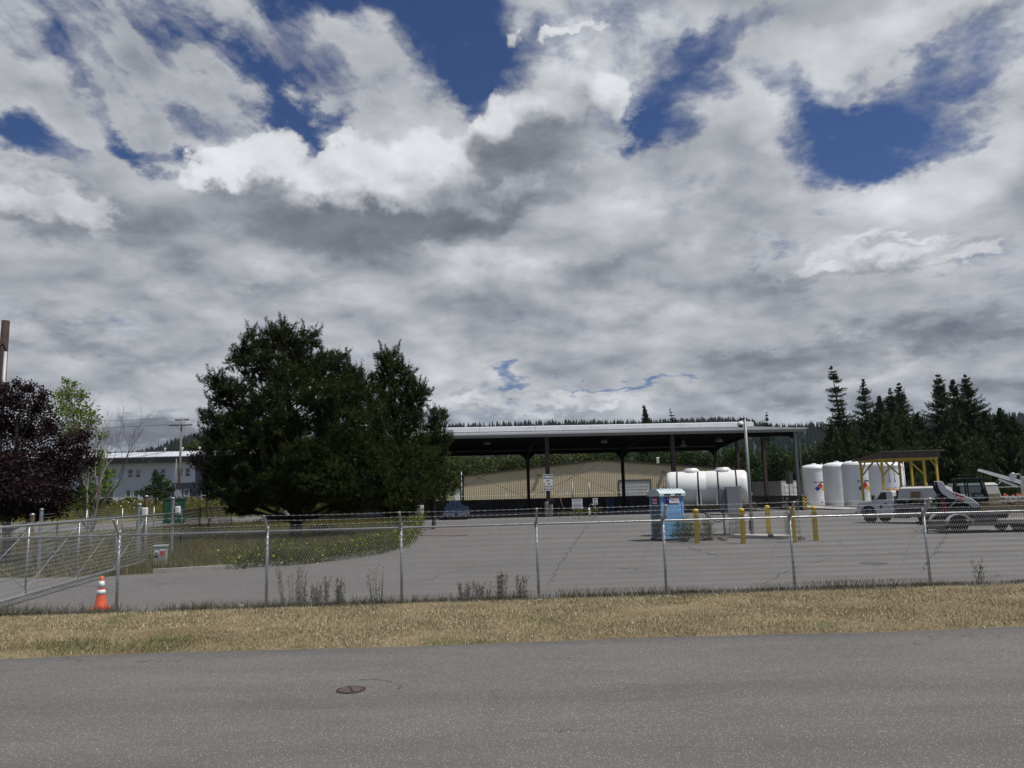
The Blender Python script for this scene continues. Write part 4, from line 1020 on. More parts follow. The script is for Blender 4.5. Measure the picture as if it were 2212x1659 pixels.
def vtank(px, Y, r, h, label, rot, lab=True):
    p = D(px, 1050, Y); t = thing('brine_tank', label, 'storage tank', (p.x, p.y, .16 if Y > 70 else .05), math.atan2(p.x, p.y) * -1 + rot, 'white salt brine tanks beside the canopy')
    pf = [(r * .985, 0), (r, .08)]
    for k in range(1, 9): z = h * k / 9; pf += [(r, z - .05), (r * .997, z), (r, z + .05)]
    pf += [(r, h), (r * 1.012, h + .03), (r * 1.012, h + .12), (r * .96, h + .20)]
    for k in range(1, 9): a = k / 8 * math.pi / 2; pf.append((r * .96 * math.cos(a) + .001, h + .20 + r * .26 * math.sin(a)))
    MB().lathe(pf, n=48).build('tank_body', M_tank, t)
    MB().lathe([(.28, h + .2 + r * .24), (.28, h + .30 + r * .25), (.0, h + .33 + r * .25)], n=18).tube([(r * .5, -r * .4, h + .3), (r * .5, -r * .4, h + .62)], .06, 8).tube([(r * .7, .1, h + .2), (r * .72, .1, h + .5), (r * 1.03, .1, h + .45), (r * 1.05, .1, .4)], .035, 6).build('lid', M_tank, t)
    if lab:
        z = h * .60
        tx = text_mesh('SALT BRINE', .26, M_ink, t, (0, 0, 0), (0, 0, 0), bold=.008, depth=.001)
        for v in tx.data.vertices: v.co = Vector((v.co.x, 0, v.co.y + z + .10))
        wrap(tx, r)
        cz = z - .60; s = .44
        for (dx_, dz_, mm) in ((0, s * .74, M_nr), (-s * .74, 0, M_nb), (s * .74, 0, M_ny), (0, -s * .74, M_signw)):
            diamond((dx_, cz + dz_), s, mm, t, r, 0)
    MB().tube([(.05, -r - .02, .28), (.05, -r - .28, .28)], .06, 8).build('outlet_valve', M_dark, t)
vtank(1761, 90, 1.46, 4.05, 'leftmost white brine tank, nearest to the canopy corner', R(22))
vtank(1811, 84, 1.50, 4.05, 'second white brine tank from the canopy, partly covered by the third', R(42))
vtank(1855, 78, 1.50, 4.0, 'third white brine tank with its diamond label behind the yellow post', R(22))
vtank(1916, 74, 1.52, 3.75, 'rightmost white brine tank standing behind the yellow timber shelter', 0, False)
# ================================================================== SHIPPING CONTAINER
M_cont = mat('dull white container paint', (0.42, 0.42, 0.40), 0.5, 0.1, 0.08, 1, dirt=(0.22, 0.17, 0.12), dirt_amt=0.4)
pc = D(1688, 1050, 88.5); pb = D(1629, 1050, 94.0); v_ = Vector((pb.x - pc.x, pb.y - pc.y, 0)); ca = math.atan2(v_.y, v_.x)
t = thing('shipping_container', 'dull white shipping container with double end doors behind the canopy wall', 'container', (pc.x, pc.y, .05), ca)
LC, WC, HC = 6.06, 2.44, 2.9       # local x runs back along the long side, local -y is the door width
mb = MB(); x = .12
pr = []
while x < LC - .15: pr += [(x, 0), (x + .10, 0), (x + .14, .045), (x + .24, .045)]; x += .28
for yy, s in ((0, -1), (-WC, 1)):
    v = []
    for (xx, d_) in pr: v += [(xx, yy + s * d_, .15), (xx, yy + s * d_, HC - .12)]
    mb.add(v, [(2 * i, 2 * i + 2, 2 * i + 3, 2 * i + 1) for i in range(len(pr) - 1)])
mb.box((LC / 2, -WC / 2, HC - .05), (LC - .1, WC - .1, .05)).box((LC - .05, -WC / 2, HC / 2), (.05, WC - .2, HC - .3))
mb.build('corrugated_wall', M_cont, t)
fm = MB()
for xx in (.06, LC - .06):
    for yy in (-.03, -WC + .03): fm.box((xx, yy, HC / 2), (.13, .14, HC))
    fm.box((xx, -WC / 2, HC - .06), (.12, WC, .13)).box((xx, -WC / 2, .08), (.12, WC, .16))
for yy in (-.03, -WC + .03): fm.box((LC / 2, yy, HC - .06), (LC - .2, .1, .125)).box((LC / 2, yy, .08), (LC - .2, .12, .16))
fm.build('frame', M_cont, t)
for s in (0, 1):
    yc = -WC * (.27 + .46 * s)
    dd = MB().box((.02, yc, HC / 2), (.06, WC * .44, HC - .34))
    for z in (.55, 1.15, 1.75, 2.35): dd.bbox((-.02, yc, z), (.04, WC * .36, .40), .015)
    dd = dd.build('door', mat('bright container door', (.60, .60, .59), .5, .0, .06, dirt=(.3, .25, .2), dirt_amt=.4), t)
    for k in (-.12, .12): MB().tube([(-.07, yc + k * 2, .2), (-.07, yc + k * 2, HC - .2)], .022, 6).build('lock_rod', M_galvd, dd)
# box on post near the wall, small blackish sign
p = D(1706, 1050, 76.5); t = thing('control_box', 'dark flat board on a post by the canopy corner', 'sign board', (p.x, p.y, 0), R(10))
MB().bbox((0, 0, 3.1), (.75, .06, 1.1), .02).build('board', mat('dark grey board', (.05, .05, .052), .6), t)
MB().tube([(0, .06, 0), (0, .06, 3.3)], .04, 8).build('post', M_dark, t)
# ================================================================== YARD OBJECTS
def bollard(px, py, label, h=1.42):
    p = G(px, py); t = thing('bollard', label, 'bollard', (p.x, p.y, .004), 0, 'yellow bollards round the electrical island')
    r = .105
    MB().lathe([(r, 0), (r, h - .12), (r * 1.05, h - .12), (r * 1.05, h - .03), (r * .98, h - .005), (r * .6, h + .02), (.001, h + .03)], n=20).build('sleeve', M_yel, t)
    for z in (h - .34, h - .12): MB().lathe([(r + .004, z), (r + .004, z + .03)], n=20).build('dark_band', M_ink, t)
    return t
bollard(1507, 1174, 'yellow bollard in front of the bush beside the blue toilet')
bollard(1606, 1174, 'yellow bollard at the left front end of the concrete island')
bollard(1607, 1156, 'yellow bollard hidden mostly behind the one at the island end')
bollard(1661.5, 1159.5, 'yellow bollard behind the grey electrical cabinet')
bollard(1716, 1172, 'yellow bollard just behind the fence post with tall white flowers')
bollard(1763, 1168, 'rightmost yellow bollard, standing alone on the asphalt')
# concrete island
a, b, c, d = G(1572, 1163), G(1712, 1167), G(1700, 1158), G(1580, 1155)
pts = [a, Vector((a.x - .15, a.y + .4, 0)), d, c, Vector((b.x + .25, (b.y + c.y) / 2, 0)), b]
a0 = G(1572, 1162); b0_ = G(1706, 1166)
isl = []
n = 8
ax = (b0_ - a0).normalized(); ay = Vector((-ax.y, ax.x, 0)); L = (b0_ - a0).length; Wd = 1.3
for k in range(n + 1): th = R(90 + 180 * k / n); isl.append(a0 + ax * (.6 + .65 * math.cos(th)) + ay * (Wd / 2 + .65 * math.sin(th)))
for k in range(n + 1): th = R(-90 + 180 * k / n); isl.append(a0 + ax * (L - .6 + .65 * math.cos(th)) + ay * (Wd / 2 + .65 * math.sin(th)))
t = MB().prism([(q.x, q.y) for q in isl], 0.0, .15, 'XY').build('traffic_island', M_apron)
tag(t, 'raised pale concrete island with rounded ends under the electrical cabinets', 'concrete island')
# electrical cabinet assembly
p = G(1648, 1163, .15); p = Vector((p.x, a0.y + .75, .15))
t = thing('electrical_cabinet', 'grey electrical cabinets on white conduits standing on the concrete island', 'electrical box', (p.x - .05, p.y, .15), R(-6))
M_cab = mat('light grey cabinet', (0.24, 0.26, 0.27), 0.45, 0.2, 0.08, 2, dirt=(0.15, 0.15, 0.14), dirt_amt=0.3)
M_cabd = mat('mid grey cabinet', (0.15, 0.16, 0.165), 0.5, 0.2, 0.08, 2)
MB().bbox((0, 0, 1.55), (.62, .32, 1.35), .015).build('cabinet', M_cab, t)
MB().box((-.02, -.168, 1.55), (.50, .012, 1.2)).build('cabinet_door', M_cab, t)
MB().bbox((-.47, .05, 1.62), (.32, .22, .98), .015).build('side_cabinet', M_cabd, t)
MB().box((.38, .02, 1.5), (.10, .18, 1.5)).tube([(.38, -.02, 0), (.38, -.02, 2.2)], .04, 8).build('strut_channel', M_galvd, t)
MB().bbox((.02, -.02, .80), (.50, .24, .3), .02).build('lower_box', mat('pale box', (.34, .35, .34), .5), t)
MB().bbox((.52, -.05, .72), (.26, .2, .32), .04).build('junction_box', M_white, t)
cd = MB()
for (x_, r_) in ((-.20, .035), (-.08, .035), (.05, .05), (.17, .05), (.27, .03)): cd.tube([(x_, 0, 0), (x_, 0, .9)], r_, 10)
cd.tube([(.52, -.05, .6), (.50, -.02, .3), (.40, 0, .22), (.30, 0, .2)], .02, 6)
cd.box((.02, -.08, .42), (.55, .05, .06)).box((.02, -.08, .68), (.55, .05, .04))
cd.build('conduits', mat('white conduit', (.50, .50, .47), .5, dirt=(.2, .18, .15), dirt_amt=.6, dscale=4), t)
t = thing('black_box', 'small black box lying on the edge of the concrete island', 'box', tuple(G(1665, 1160.5, .15)), R(12))
MB().bbox((0, 0, .06), (.20, .13, .12), .015).build('body', M_blk, t)
MB().bbox((0, 0, .128), (.21, .14, .02), .008).build('lid', M_dark, t)
# camera pole
p = G(1626, 1160.6)
t = thing('camera_pole', 'tall slim grey pole carrying a dome security camera above the canopy roof line', 'camera pole', (p.x, p.y, 0), R(0))
hP = D(1609, 904, p.y).z
M_pole = mat('grey painted pole', (0.22, 0.235, 0.24), 0.5, 0.3, 0.08, 2)
MB().tube([(0, 0, 0), (0, 0, hP)], .085, 12, True, .065).build('pole', M_pole, t)
MB().lathe([(.13, 0), (.13, .03), (.09, .06)], n=14).build('base_flange', M_pole, t)
MB().bbox((-.05, 0, hP - .02), (.32, .12, .10), .02).tube([(-.2, 0, hP), (-.22, 0, hP - .12)], .04, 8).build('bracket', M_dark, t)
cm = MB().lathe([(.04, .14), (.12, .10), (.15, 0), (.15, -.05)], (-.22, 0, hP - .26), 16).build('camera_housing', M_white, t)
MB().lathe([(.12, -.05), (.11, -.12), (.06, -.17), (.001, -.18)], (-.22, 0, hP - .26), 16).build('camera_dome', M_glass, cm)
MB().bbox((-.10, -.05, .55), (.10, .1, .5), .02).tube([(-.10, -.06, .3), (-.13, -.1, .05), (.2, -.15, .02), (.45, -.15, .15)], .02, 6).build('conduit', M_dark, t)
# portable toilet
p = G(1441, 1168.5)
t = thing('portable_toilet', 'light blue portable toilet with white ridged roof and red name signs', 'portable toilet', (p.x + .15, p.y + .45, .005), R(16))
M_blue = mat('light blue plastic', (0.16, 0.36, 0.60), 0.45, 0, 0.06, 2, dirt=(0.10, 0.22, 0.38), dirt_amt=0.4)
M_blued = mat('blue grey plastic', (0.10, 0.16, 0.22), 0.5, 0, 0.1, 2)
M_pwh = mat('pale plastic roof', (0.52, 0.60, 0.60), 0.4, 0, 0.04)
w, h = 1.14, 1.98
fr_ = MB()
for sx_ in (-1, 1):
    for sy_ in (-1, 1): fr_.bbox((sx_ * (w / 2 - .06), sy_ * (w / 2 - .06), h / 2 + .06), (.13, .13, h), .03)
fr_.build('corner_post', M_blue, t)
MB().box((0, 0, .05), (w + .06, w + .06, .11)).build('base', M_dark, t)
sw = MB().box((-w / 2 + .045, 0, h / 2 + .06), (.05, w - .24, h - .04)).box((w / 2 - .045, 0, h / 2 + .06), (.05, w - .24, h - .04)).box((0, w / 2 - .045, h / 2 + .06), (w - .24, .05, h - .04))
for s in (-1, 1):
    for k in range(9): sw.box((s * (w / 2 - .012), -.38 + k * .095, .62), (.02, .045, .85))
sw.build('side_wall', mat('grey side wall', (.085, .105, .125), .5), t)
dr = MB().box((0, -w / 2 + .035, h / 2 + .06), (w - .26, .05, h - .06)).box((0, -w / 2 + .004, .70), (w - .40, .014, .9))
for k in range(9): dr.box((-.30 + k * .075, -w / 2 - .004, .68), (.035, .012, .74))
dr.bbox((0, -w / 2 + .0, 1.42), (w - .36, .02, .44), .01)
dr = dr.build('door', M_blue, t)
MB().bbox((-.38, -w / 2 - .01, 1.10), (.07, .05, .14), .01).build('handle', M_dark, dr)
# ridged roof
rfm = MB(); L2 = w + .16
rfm.prism([(-L2 / 2, h + .02), (-L2 / 2, h + .14), (-L2 / 2 + .10, h + .22), (-L2 / 4, h + .33), (L2 / 4, h + .33), (L2 / 2 - .10, h + .22), (L2 / 2, h + .14), (L2 / 2, h + .02)], -L2 / 2, L2 / 2, 'YZ')
for k in range(6): rfm.prism([(-L2 / 2 + .03, h + .17), (-L2 / 4, h + .37), (L2 / 4, h + .37), (L2 / 2 - .03, h + .17)], -.48 + k * .18, -.42 + k * .18, 'YZ')
rfp = rfm.build('roof', M_pwh, t)
vn = MB()
for s in (-.27, .27): vn.box((s, -L2 / 2 - .002, h + .09), (.32, .012, .07))
vn.build('vent', M_dark, rfp)
sg = MB().bbox((-.02, -w / 2 - .022, 1.82), (.70, .02, .30), .006).build('name_sign', M_red, t)
MB().box((-.25, -w / 2 - .034, 1.82), (.17, .006, .26)).build('sign_panel', mat('navy', (.01, .015, .12), .5), sg)
MB().lathe([(.03, 0), (.05, .03), (.05, .10), (.03, .13), (.03, .16), (.001, .17)], (-.25, -w / 2 - .037, 1.74), 8).build('sign_emblem', mat('emblem blue', (.02, .08, .4), .5), sg)
text_mesh('Honey', .18, M_white, sg, (.085, -w / 2 - .036, 1.885), (R(90), 0, 0), bold=.011)
text_mesh('Bucket', .18, M_white, sg, (.085, -w / 2 - .036, 1.745), (R(90), 0, 0), bold=.011)
sg = MB().bbox((-w / 2 - .012, 0, 1.78), (.02, .55, .28), .006).build('name_sign', M_red, t)
text_mesh('Honey', .15, M_white, sg, (-w / 2 - .024, 0, 1.84), (R(90), 0, R(-90)), bold=.006)
text_mesh('Bucket', .15, M_white, sg, (-w / 2 - .024, 0, 1.70), (R(90), 0, R(-90)), bold=.006)
# horizontal tank on a pipe stand
M_poly = mat('translucent white poly tank', (0.76, 0.76, 0.73), 0.35, 0, 0.03, 0.8, dirt=(0.60, 0.56, 0.48), dirt_amt=0.35, dscale=0.8, coat=.05)
pc = D(1527, 1055, 39.0)
t = thing('horizontal_tank', 'long white plastic leg tank strapped on a rusty frame above the yard', 'storage tank', (pc.x, pc.y, 0), R(-14))
rT = .86; zc_ = 2.32; LT = 3.95
pf = []
def addp(x, r): pf.append((r, x))
for k in range(9): a_ = k / 8 * math.pi / 2; addp(-LT / 2 + .30 * (1 - math.sin(a_)) , rT * (.55 + .45 * math.sin(a_)) if k else .0)
pf[0] = (.001, -LT / 2 - .02); pf.insert(1, (rT * .5, -LT / 2 + .0)); pf[2] = (rT * .72, -LT / 2 + .05)
pf = [(.001, -LT / 2 - .03), (rT * .6, -LT / 2 - .01), (rT * .86, -LT / 2 + .03), (rT * .96, -LT / 2 + .10), (rT, -LT / 2 + .24)]
for xr in (-.03,):
    pf += [(rT, xr - .06), (rT * .985, xr - .02), (rT * .985, xr + .02), (rT, xr + .06)]
pf += [(rT, LT / 2 - .24), (rT * .96, LT / 2 - .10), (rT * .86, LT / 2 - .03), (rT * .6, LT / 2 + .01), (.001, LT / 2 + .03)]
bd = MB().lathe(pf, (0, 0, zc_), 48, 'X')
bd.v = [(v[0], v[1], v[2]) for v in bd.v]
tb = bd.build('tank_body', M_poly, t)
for xx in (-.72, .82): MB().lathe([(.40, -.12), (.40, .06), (.30, .10), (.30, .15), (.0, .16)], (xx, 0, zc_ + rT), 22).build('lid', M_poly, tb)
MB().box((.98, -.30, zc_ + rT - .02), (.20, .10, .03), rx=.4).build('sticker', M_nb, tb)
for xx in (-1.42, -.40, .55, 1.42):
    s_ = MB()
    v = []
    for k in range(33):
        th = 2 * math.pi * k / 32
        for dx_ in (-.035, .035): v.append((xx + dx_, math.cos(th) * (rT + .012), zc_ + math.sin(th) * (rT + .012)))
    s_.add(v, [(2 * k, 2 * k + 1, 2 * k + 3, 2 * k + 2) for k in range(32)], True); s_.build('strap', M_blk, t)
    lg = MB()
    for s in (-1, 1): lg.prism([(s * rT * .55, zc_ - rT * .98), (s * rT * .98, zc_ - .98 * rT), (s * rT * .99, zc_ - .05), (s * rT * .9, zc_ - .3)], xx - .13, xx - .05, 'YZ').prism([(s * rT * .55, zc_ - rT * .98), (s * rT * .98, zc_ - .98 * rT), (s * rT * .99, zc_ - .05), (s * rT * .9, zc_ - .3)], xx + .05, xx + .13, 'YZ')
    lg.build('moulded_leg', M_poly, t)
M_rust = mat('rusty frame steel', (0.11, 0.075, 0.05), 0.8, 0.2, 0.3, 3, dirt=(0.28, 0.24, 0.18), dirt_amt=0.5, dscale=2)
fm = MB()
for s in (-1, 1): fm.box((-.1, s * .72, zc_ - rT - .12), (LT + .5, .12, .20))
for xx in (-1.8, -.6, .6, 1.8): fm.box((xx, 0, zc_ - rT - .14), (.12, 1.6, .14))
fm.box((1.0, -.80, zc_ - rT - .06), (2.7, .10, .10))
fm.build('support_frame', M_rust, t)
for (xx, yy, mm) in ((-1.7, -.7, M_dark), (-1.7, .7, M_dark), (.72, -.68, M_galvd), (1.55, .62, M_dark)):
    MB().tube([(xx, yy, 0), (xx, yy, zc_ - rT - .2)], .055, 10).build('leg', mm, t)
hs = MB()
hp = smooth_path([Vector(q) for q in ((-1.9, -.85, 1.25), (-1.2, -.9, 1.32), (-.5, -.92, 1.18), (.2, -.92, 1.05), (.9, -.9, 1.1), (1.4, -.88, 1.3))], 6); hs.tube(hp, .035, 6)
hp = smooth_path([Vector(q) for q in ((-.3, -.9, 1.2), (.0, -.92, .95), (.3, -.95, .72), (.55, -.95, .70), (.72, -.95, .95), (.6, -.9, 1.15))], 6); hs.tube(hp, .03, 6)
hs.build('hose', M_blk, t)
MB().tube([(1.9, -.6, 1.25), (2.1, -.6, 1.25), (2.12, -.6, 1.6), (2.2, -.6, 1.62), (2.22, -.6, 1.2)], .03, 6).lathe([(.09, 0), (.09, .2), (.05, .25)], (-1.15, -.9, 1.2), 10).build('valve', M_dark, t)
MB().tube([tuple(Vector((-.05, -.9, 0))), (-.05, -.9, .95)], .035, 6).build('stub_post', M_dark, t)
# yellow timber shelter
M_yw = mat('yellow painted timber', (0.62, 0.46, 0.08), 0.7, 0, 0.15, 3, dirt=(0.30, 0.24, 0.10), dirt_amt=0.5, dscale=2)
M_ply = mat('weathered brown plywood', (0.105, 0.075, 0.06), 0.85, 0, 0.2, 1.2, dirt=(0.05, 0.042, 0.038), dirt_amt=0.6, dscale=1.3)
A = D(1909, 1050, 58); C = D(1867, 1050, 62.5)
t = thing('timber_shelter', 'yellow timber framed shelter with corrugated lean-to roof behind the white truck', 'shelter', (A.x, A.y, 0), R(-2))
wS = 4.0; dS = 4.6; zb = 4.05
fx2 = wS - .92
for (xx, yy) in ((0, 0), (fx2, 0), (wS, 0), (.3, dS), (fx2 + .3, dS), (wS + .3, dS)):
    MB().box((xx, yy, zb / 2), (.15, .15, zb)).build('post', M_yw, t)
bm_ = MB().box((wS / 2, -.0, zb + .10), (wS + .3, .16, .2)).box((wS / 2 + .3, dS, zb + .1), (wS + .3, .16, .2)).box((.15, dS / 2, zb + .1), (.14, dS - .1, .19), rz=-.065).box((wS + .15, dS / 2, zb + .1), (.14, dS - .1, .19), rz=-.065)
bm_.build('beam', M_yw, t)
bz = MB()
def strut(a, b): bz.tube([a, b], .065, 4)
strut((0, -.02, zb - 1.15), (1.05, -.02, zb)); strut((fx2, -.02, zb - 1.15), (fx2 - 1.1, -.02, zb)); strut((wS, 0, zb - .6), (wS - .4, 0, zb))
strut((.02, .05, zb - .95), (.06, 1.0, zb)); strut((.3, dS, zb - 1.1), (1.3, dS, zb)); strut((fx2 + .3, dS, zb - 1.1), (fx2 - .8, dS, zb)); strut((.28, dS - .05, zb - .95), (.22, dS - 1.1, zb))
bz.build('brace', M_yw, t)
zf = zb + .66; zr_ = zb + .62
MB().box((wS / 2 + .02, -.30, zb + .39), (wS + .35, .04, .46)).build('fascia_board', M_ply, t)
v = []; n = 44
for i in range(n * 2 + 1):
    xx = -.25 + (wS + .75) * i / (n * 2); dz_ = .03 * math.cos(i * math.pi / 2 * 1.0) if True else 0
    v += [(xx, -.45, zf + dz_), (xx + .3, dS + .5, zr_ - .35 + dz_)]
v2 = [(a_, b_, c_ - .02) for a_, b_, c_ in v]
k0 = len(v); fs = [(2 * i, 2 * i + 2, 2 * i + 3, 2 * i + 1) for i in range(n * 2)]
MB().add(v + v2, fs + [tuple(q + k0 for q in reversed(f_)) for f_ in fs] + [(2 * i, k0 + 2 * i, k0 + 2 * i + 2, 2 * i + 2) for i in range(n * 2)]).build('corrugated_roof', mat('brown grey corrugated sheet', (.17, .14, .125), .6, .3, .15), t)
MB().prism([(-.40, zf - .05), (dS + .4, zr_ - .40), (dS + .4, zr_ - .52), (-.40, zf - .5)], -.2, -.16, 'YZ').build('side_board', M_ply, t)
for xx in (.55, .95, 3.3): MB().tube([(xx, .3, zb), (xx + .05, .3, zb - 1.5)], .02, 5).lathe([(.04, 0), (.06, -.08), (.02, -.12)], (xx + .05, .3, zb - 1.5), 8).build('hanging_hose', M_dark, t)
# flatbed load at the left end of the canopy
p = D(986, 1110, 74)
t = thing('utility_trailer', 'flat trailer carrying a stack of blue pipes seen end on beside the pines', 'trailer', (p.x, p.y, 0), R(4))
MB().box((0, 0, .62), (2.5, 3.2, .10)).box((0, -1.62, .52), (2.5, .06, .22)).build('deck', mat('blue grey steel', (.14, .18, .24), .5, .2), t)
MB().box((-.75, .3, .38), (.12, 3.0, .2)).box((.75, .3, .38), (.12, 3.0, .2)).box((0, -1.7, .42), (.22, .12, .4)).build('chassis', M_dark, t)
for s in (-1, 1): MB().lathe([(.20, -.1), (.33, -.08), (.33, .08), (.20, .1)], (s * 1.05, .4, .33), 20, 'X').build('wheel', M_blk, t)
for s in (-1, 1): MB().box((s * 1.0, -1.66, .50), (.16, .03, .08)).build('tail_lamp', M_red, t)
M_bp = mat('blue plastic pipe', (.022, .045, .095), .5)
pp_ = MB()
for r_ in range(7):
    for k in range(10 - r_ if r_ > 2 else 10):
        xx = -1.05 + k * .23 + (r_ % 2) * .115 + (max(0, r_ - 2) * .115 if r_ > 2 else 0)
        pp_.lathe([(.085, -1.5), (.105, -1.5), (.105, 1.4)], (xx, 0, .78 + r_ * .155), 8, 'Y')
tag(pp_.build('pipe_stack', M_bp), 'stack of blue plastic pipes lying on the flat trailer beside the pines', 'pipes'); o = bpy.data.objects['pipe_stack']; o.location = t.location; o.rotation_euler = t.rotation_euler
# concrete pipe and hose near the notice boards
p = D(1273, 1106, 70)
t = thing('standpipe', 'short white standpipe with a bent hose beside the small sign', 'standpipe', (p.x, p.y, 0), 0)
MB().tube([(0, 0, 0), (0, 0, .85)], .11, 12, True, .08).build('pipe', M_white, t)
MB().tube(smooth_path([Vector(q) for q in ((0, 0, .8), (.1, -.05, 1.15), (.35, -.1, 1.1), (.5, -.1, .75))], 5), .035, 6).build('hose', M_galv, t)
# utility poles
p = G(-24, 1218); hh = D(12, 693, p.y).z
t = thing('utility_pole', 'thick brown wooden pole at the left edge with a pale conduit up its side', 'utility pole', (p.x, p.y, 0), 0)
MB().tube([(0, 0, 0), (0, 0, hh)], [.19, .155], 16).build('pole', mat('brown creosoted pole', (.036, .021, .016), .85, 0, .35, 3, .5, 30, dirt=(.03, .02, .018), dirt_amt=.6, dscale=1.5), t)
MB().tube([(.16, -.10, 0), (.15, -.10, hh - 1.35)], .065, 12).build('conduit', mat('pale grey conduit', (.42, .42, .42), .5, .1), t)
MB().tube([(.06, -.19, 0), (.05, -.17, hh - 4.5)], .045, 10).build('conduit', mat('white conduit pipe', (.5, .5, .5), .5, .1), t)
wr = MB()
for dz_ in (.9, 1.15, 1.35): wr.tube(smooth_path([Vector((-.1, -.1, hh - dz_)), Vector((-.6, -.3, hh - dz_ - .2)), Vector((-3, -1, hh - dz_ + .4)), Vector((-12, -3, hh + .5))], 4), .02, 5)
wr.tube([(.15, -.1, hh - 1.3), (.05, -.15, hh - 1.0), (-.1, -.15, hh - 1.2)], .025, 5)
wr.build('service_wire', M_blk, t)
p = D(386, 1080, 100); base = Vector((p.x, p.y, terrain(p.x, 100)))
t = thing('utility_pole', 'weathered utility pole with double crossarms in front of the office building', 'utility pole', base, 0)
hh = D(389, 904, 100).z - base.z
MB().tube([(0, 0, 0), (0, 0, hh)], [.17, .12], 12).build('pole', mat('grey weathered pole', (.20, .165, .14), .9, 0, .3, 3), t)
MB().tube([(-.45, -.1, 0), (-.45, -.1, hh * .55)], .03, 6).build('conduit', M_galvd, t)
for (z, w_, y_) in ((hh - .9, 3.0, -.17), (hh - .18, 1.8, .17)):
    arm = MB().box((0, y_, z), (w_, .12, .14)).tube([(-.6, y_, z), (0, y_, z - .6)], .02, 5).tube([(.6, y_, z), (0, y_, z - .6)], .02, 5).build('crossarm', mat('dark arm timber', (.07, .06, .055), .9), t)
    for xx in (-.47, -.36, -.2, .2, .38, .47): MB().lathe([(.05, 0), (.06, .08), (.03, .12), (.05, .18), (.001, .2)], (xx * w_, y_, z + .07), 8).build('insulator', mat('porcelain', (.4, .38, .36), .3), arm)
wires = thing('power_line', 'thin overhead power lines strung left from the crossarm pole across the sky', 'power line', base, 0)
wv = MB()
def wire(a, b, sag, r=.012):
    a, b = Vector(a), Vector(b); wv.tube([a.lerp(b, k / 16) - Vector((0, 0, sag * 4 * (k / 16) * (1 - k / 16))) for k in range(17)], r, 3, False)
for xx, z, tz in ((-1.4, hh - .7, 1.5), (-.6, hh - .7, 1.2), (1.1, hh - .7, 1.4), (-.8, hh + .05, 2.6), (.7, hh + .05, 2.4)):
    wire((xx, 0, z), (-62, -8, z + tz), 1.2, .011)
for z, tz in ((hh * .70, -3.2), (hh * .72, -2.5), (hh * .66, -3.6), (hh * .655, -2.2)):
    wire((0, 0, z), (-55, 25, z + tz), .8, .018)
wire((0, 0, hh * .84), (60, 40, hh * .84), 1.0, .015)
wv.build('wire', mat('dark cable', (.09, .09, .1), .6), wires)
# green steel cabinet / compactor
p = D(377, 1100, 76)
t = thing('utility_cabinet', 'large dark green steel utility cabinet beside the back road', 'utility cabinet', (p.x, p.y, .12), R(16))
M_grn = mat('dark green steel', (0.006, 0.055, 0.030), 0.6, 0, 0.1, 1, dirt=(0.01, 0.06, 0.035), dirt_amt=0.3)
MB().bbox((0, 0, 1.2), (1.95, 1.0, 2.4), .03).build('body', M_grn, t)
MB().bbox((0, 0, 2.45), (2.08, 1.12, .18), .03).build('lid', M_grn, t)
dd = MB()
for s in (-1, 1): dd.bbox((s * .48, -.51, 1.2), (.90, .03, 2.1), .01)
dd.build('door', M_grn, t)
# stop sign seen from behind
p = D(384, 1066, 92); zt = D(384, 1066, 92).z; gz_ = terrain(p.x, 92)
t = thing('stop_sign', 'octagonal road sign seen from its bare grey back on a thin post', 'road sign', (p.x, p.y, gz_), 0)
MB().prism([(.46 * math.cos(R(22.5 + 45 * k)), zt - gz_ + .46 * math.sin(R(22.5 + 45 * k)) ) for k in range(8)], -.01, .01, 'XZ').build('sign_plate', mat('bare aluminium', (.42, .43, .45), .5, .3), t)
MB().box((0, .03, (zt - gz_) / 2), (.06, .04, zt - gz_ + .6)).build('post', M_galv, t)
# leaning poles near the office
p = D(442, 1060, 105)
t = thing('guy_wire', 'pair of yellowish guy wire guards leaning by the office corner', 'guy wire', (p.x, p.y, terrain(p.x, 105)), 0)
for dx_ in (0, .25): MB().tube([(.9 + dx_, 0, 0), (dx_ * .5, 0, 3.1)], .05, 6).build('guard', mat('dull yellow guard', (.3, .24, .12), .6), t)
# litter by the fence
p = G(515, 1315); t = tag(MB().add([(0, 0, 0.03), (.14, .02, .05), (.17, .09, .03), (.03, .08, .08), (-.03, .05, .035)], [(0, 1, 3), (1, 2, 3), (0, 3, 4)]).build('litter', M_signw), 'crumpled white scrap of litter at the foot of the fence', 'litter'); t.location = (p.x, p.y, .01)
# ================================================================== VEGETATION
F_pine = foliage('pine needles', (0.008, 0.014, 0.004), (0.050, 0.066, 0.015), 0.12, clump=.5)
F_pine2 = foliage('shore pine needles', (0.011, 0.019, 0.005), (0.060, 0.078, 0.018), 0.12, clump=.5)
F_plum = foliage('purple leaves', (0.010, 0.006, 0.008), (0.042, 0.021, 0.025), 0.12, clump=.8)
F_green = foliage('maple green leaves', (0.045, 0.085, 0.012), (0.22, 0.29, 0.045), 0.38, clump=.7)
F_olive = foliage('olive green leaves', (0.022, 0.036, 0.010), (0.095, 0.115, 0.032), 0.2, clump=.35)
F_deep = foliage('deep green leaves', (0.012, 0.026, 0.008), (0.055, 0.085, 0.022), 0.2, clump=.35)
F_fir = foliage('fir needles', (0.013, 0.028, 0.010), (0.056, 0.084, 0.026), 0.1, clump=.3)
F_far = foliage('distant conifers', (0.008, 0.018, 0.012), (0.020, 0.038, 0.022), 0.0, clump=.02)
F_weed = foliage('weed leaves', (0.035, 0.05, 0.015), (0.13, 0.15, 0.045), 0.25, (0.6, 0.5, 0.05), clump=2)
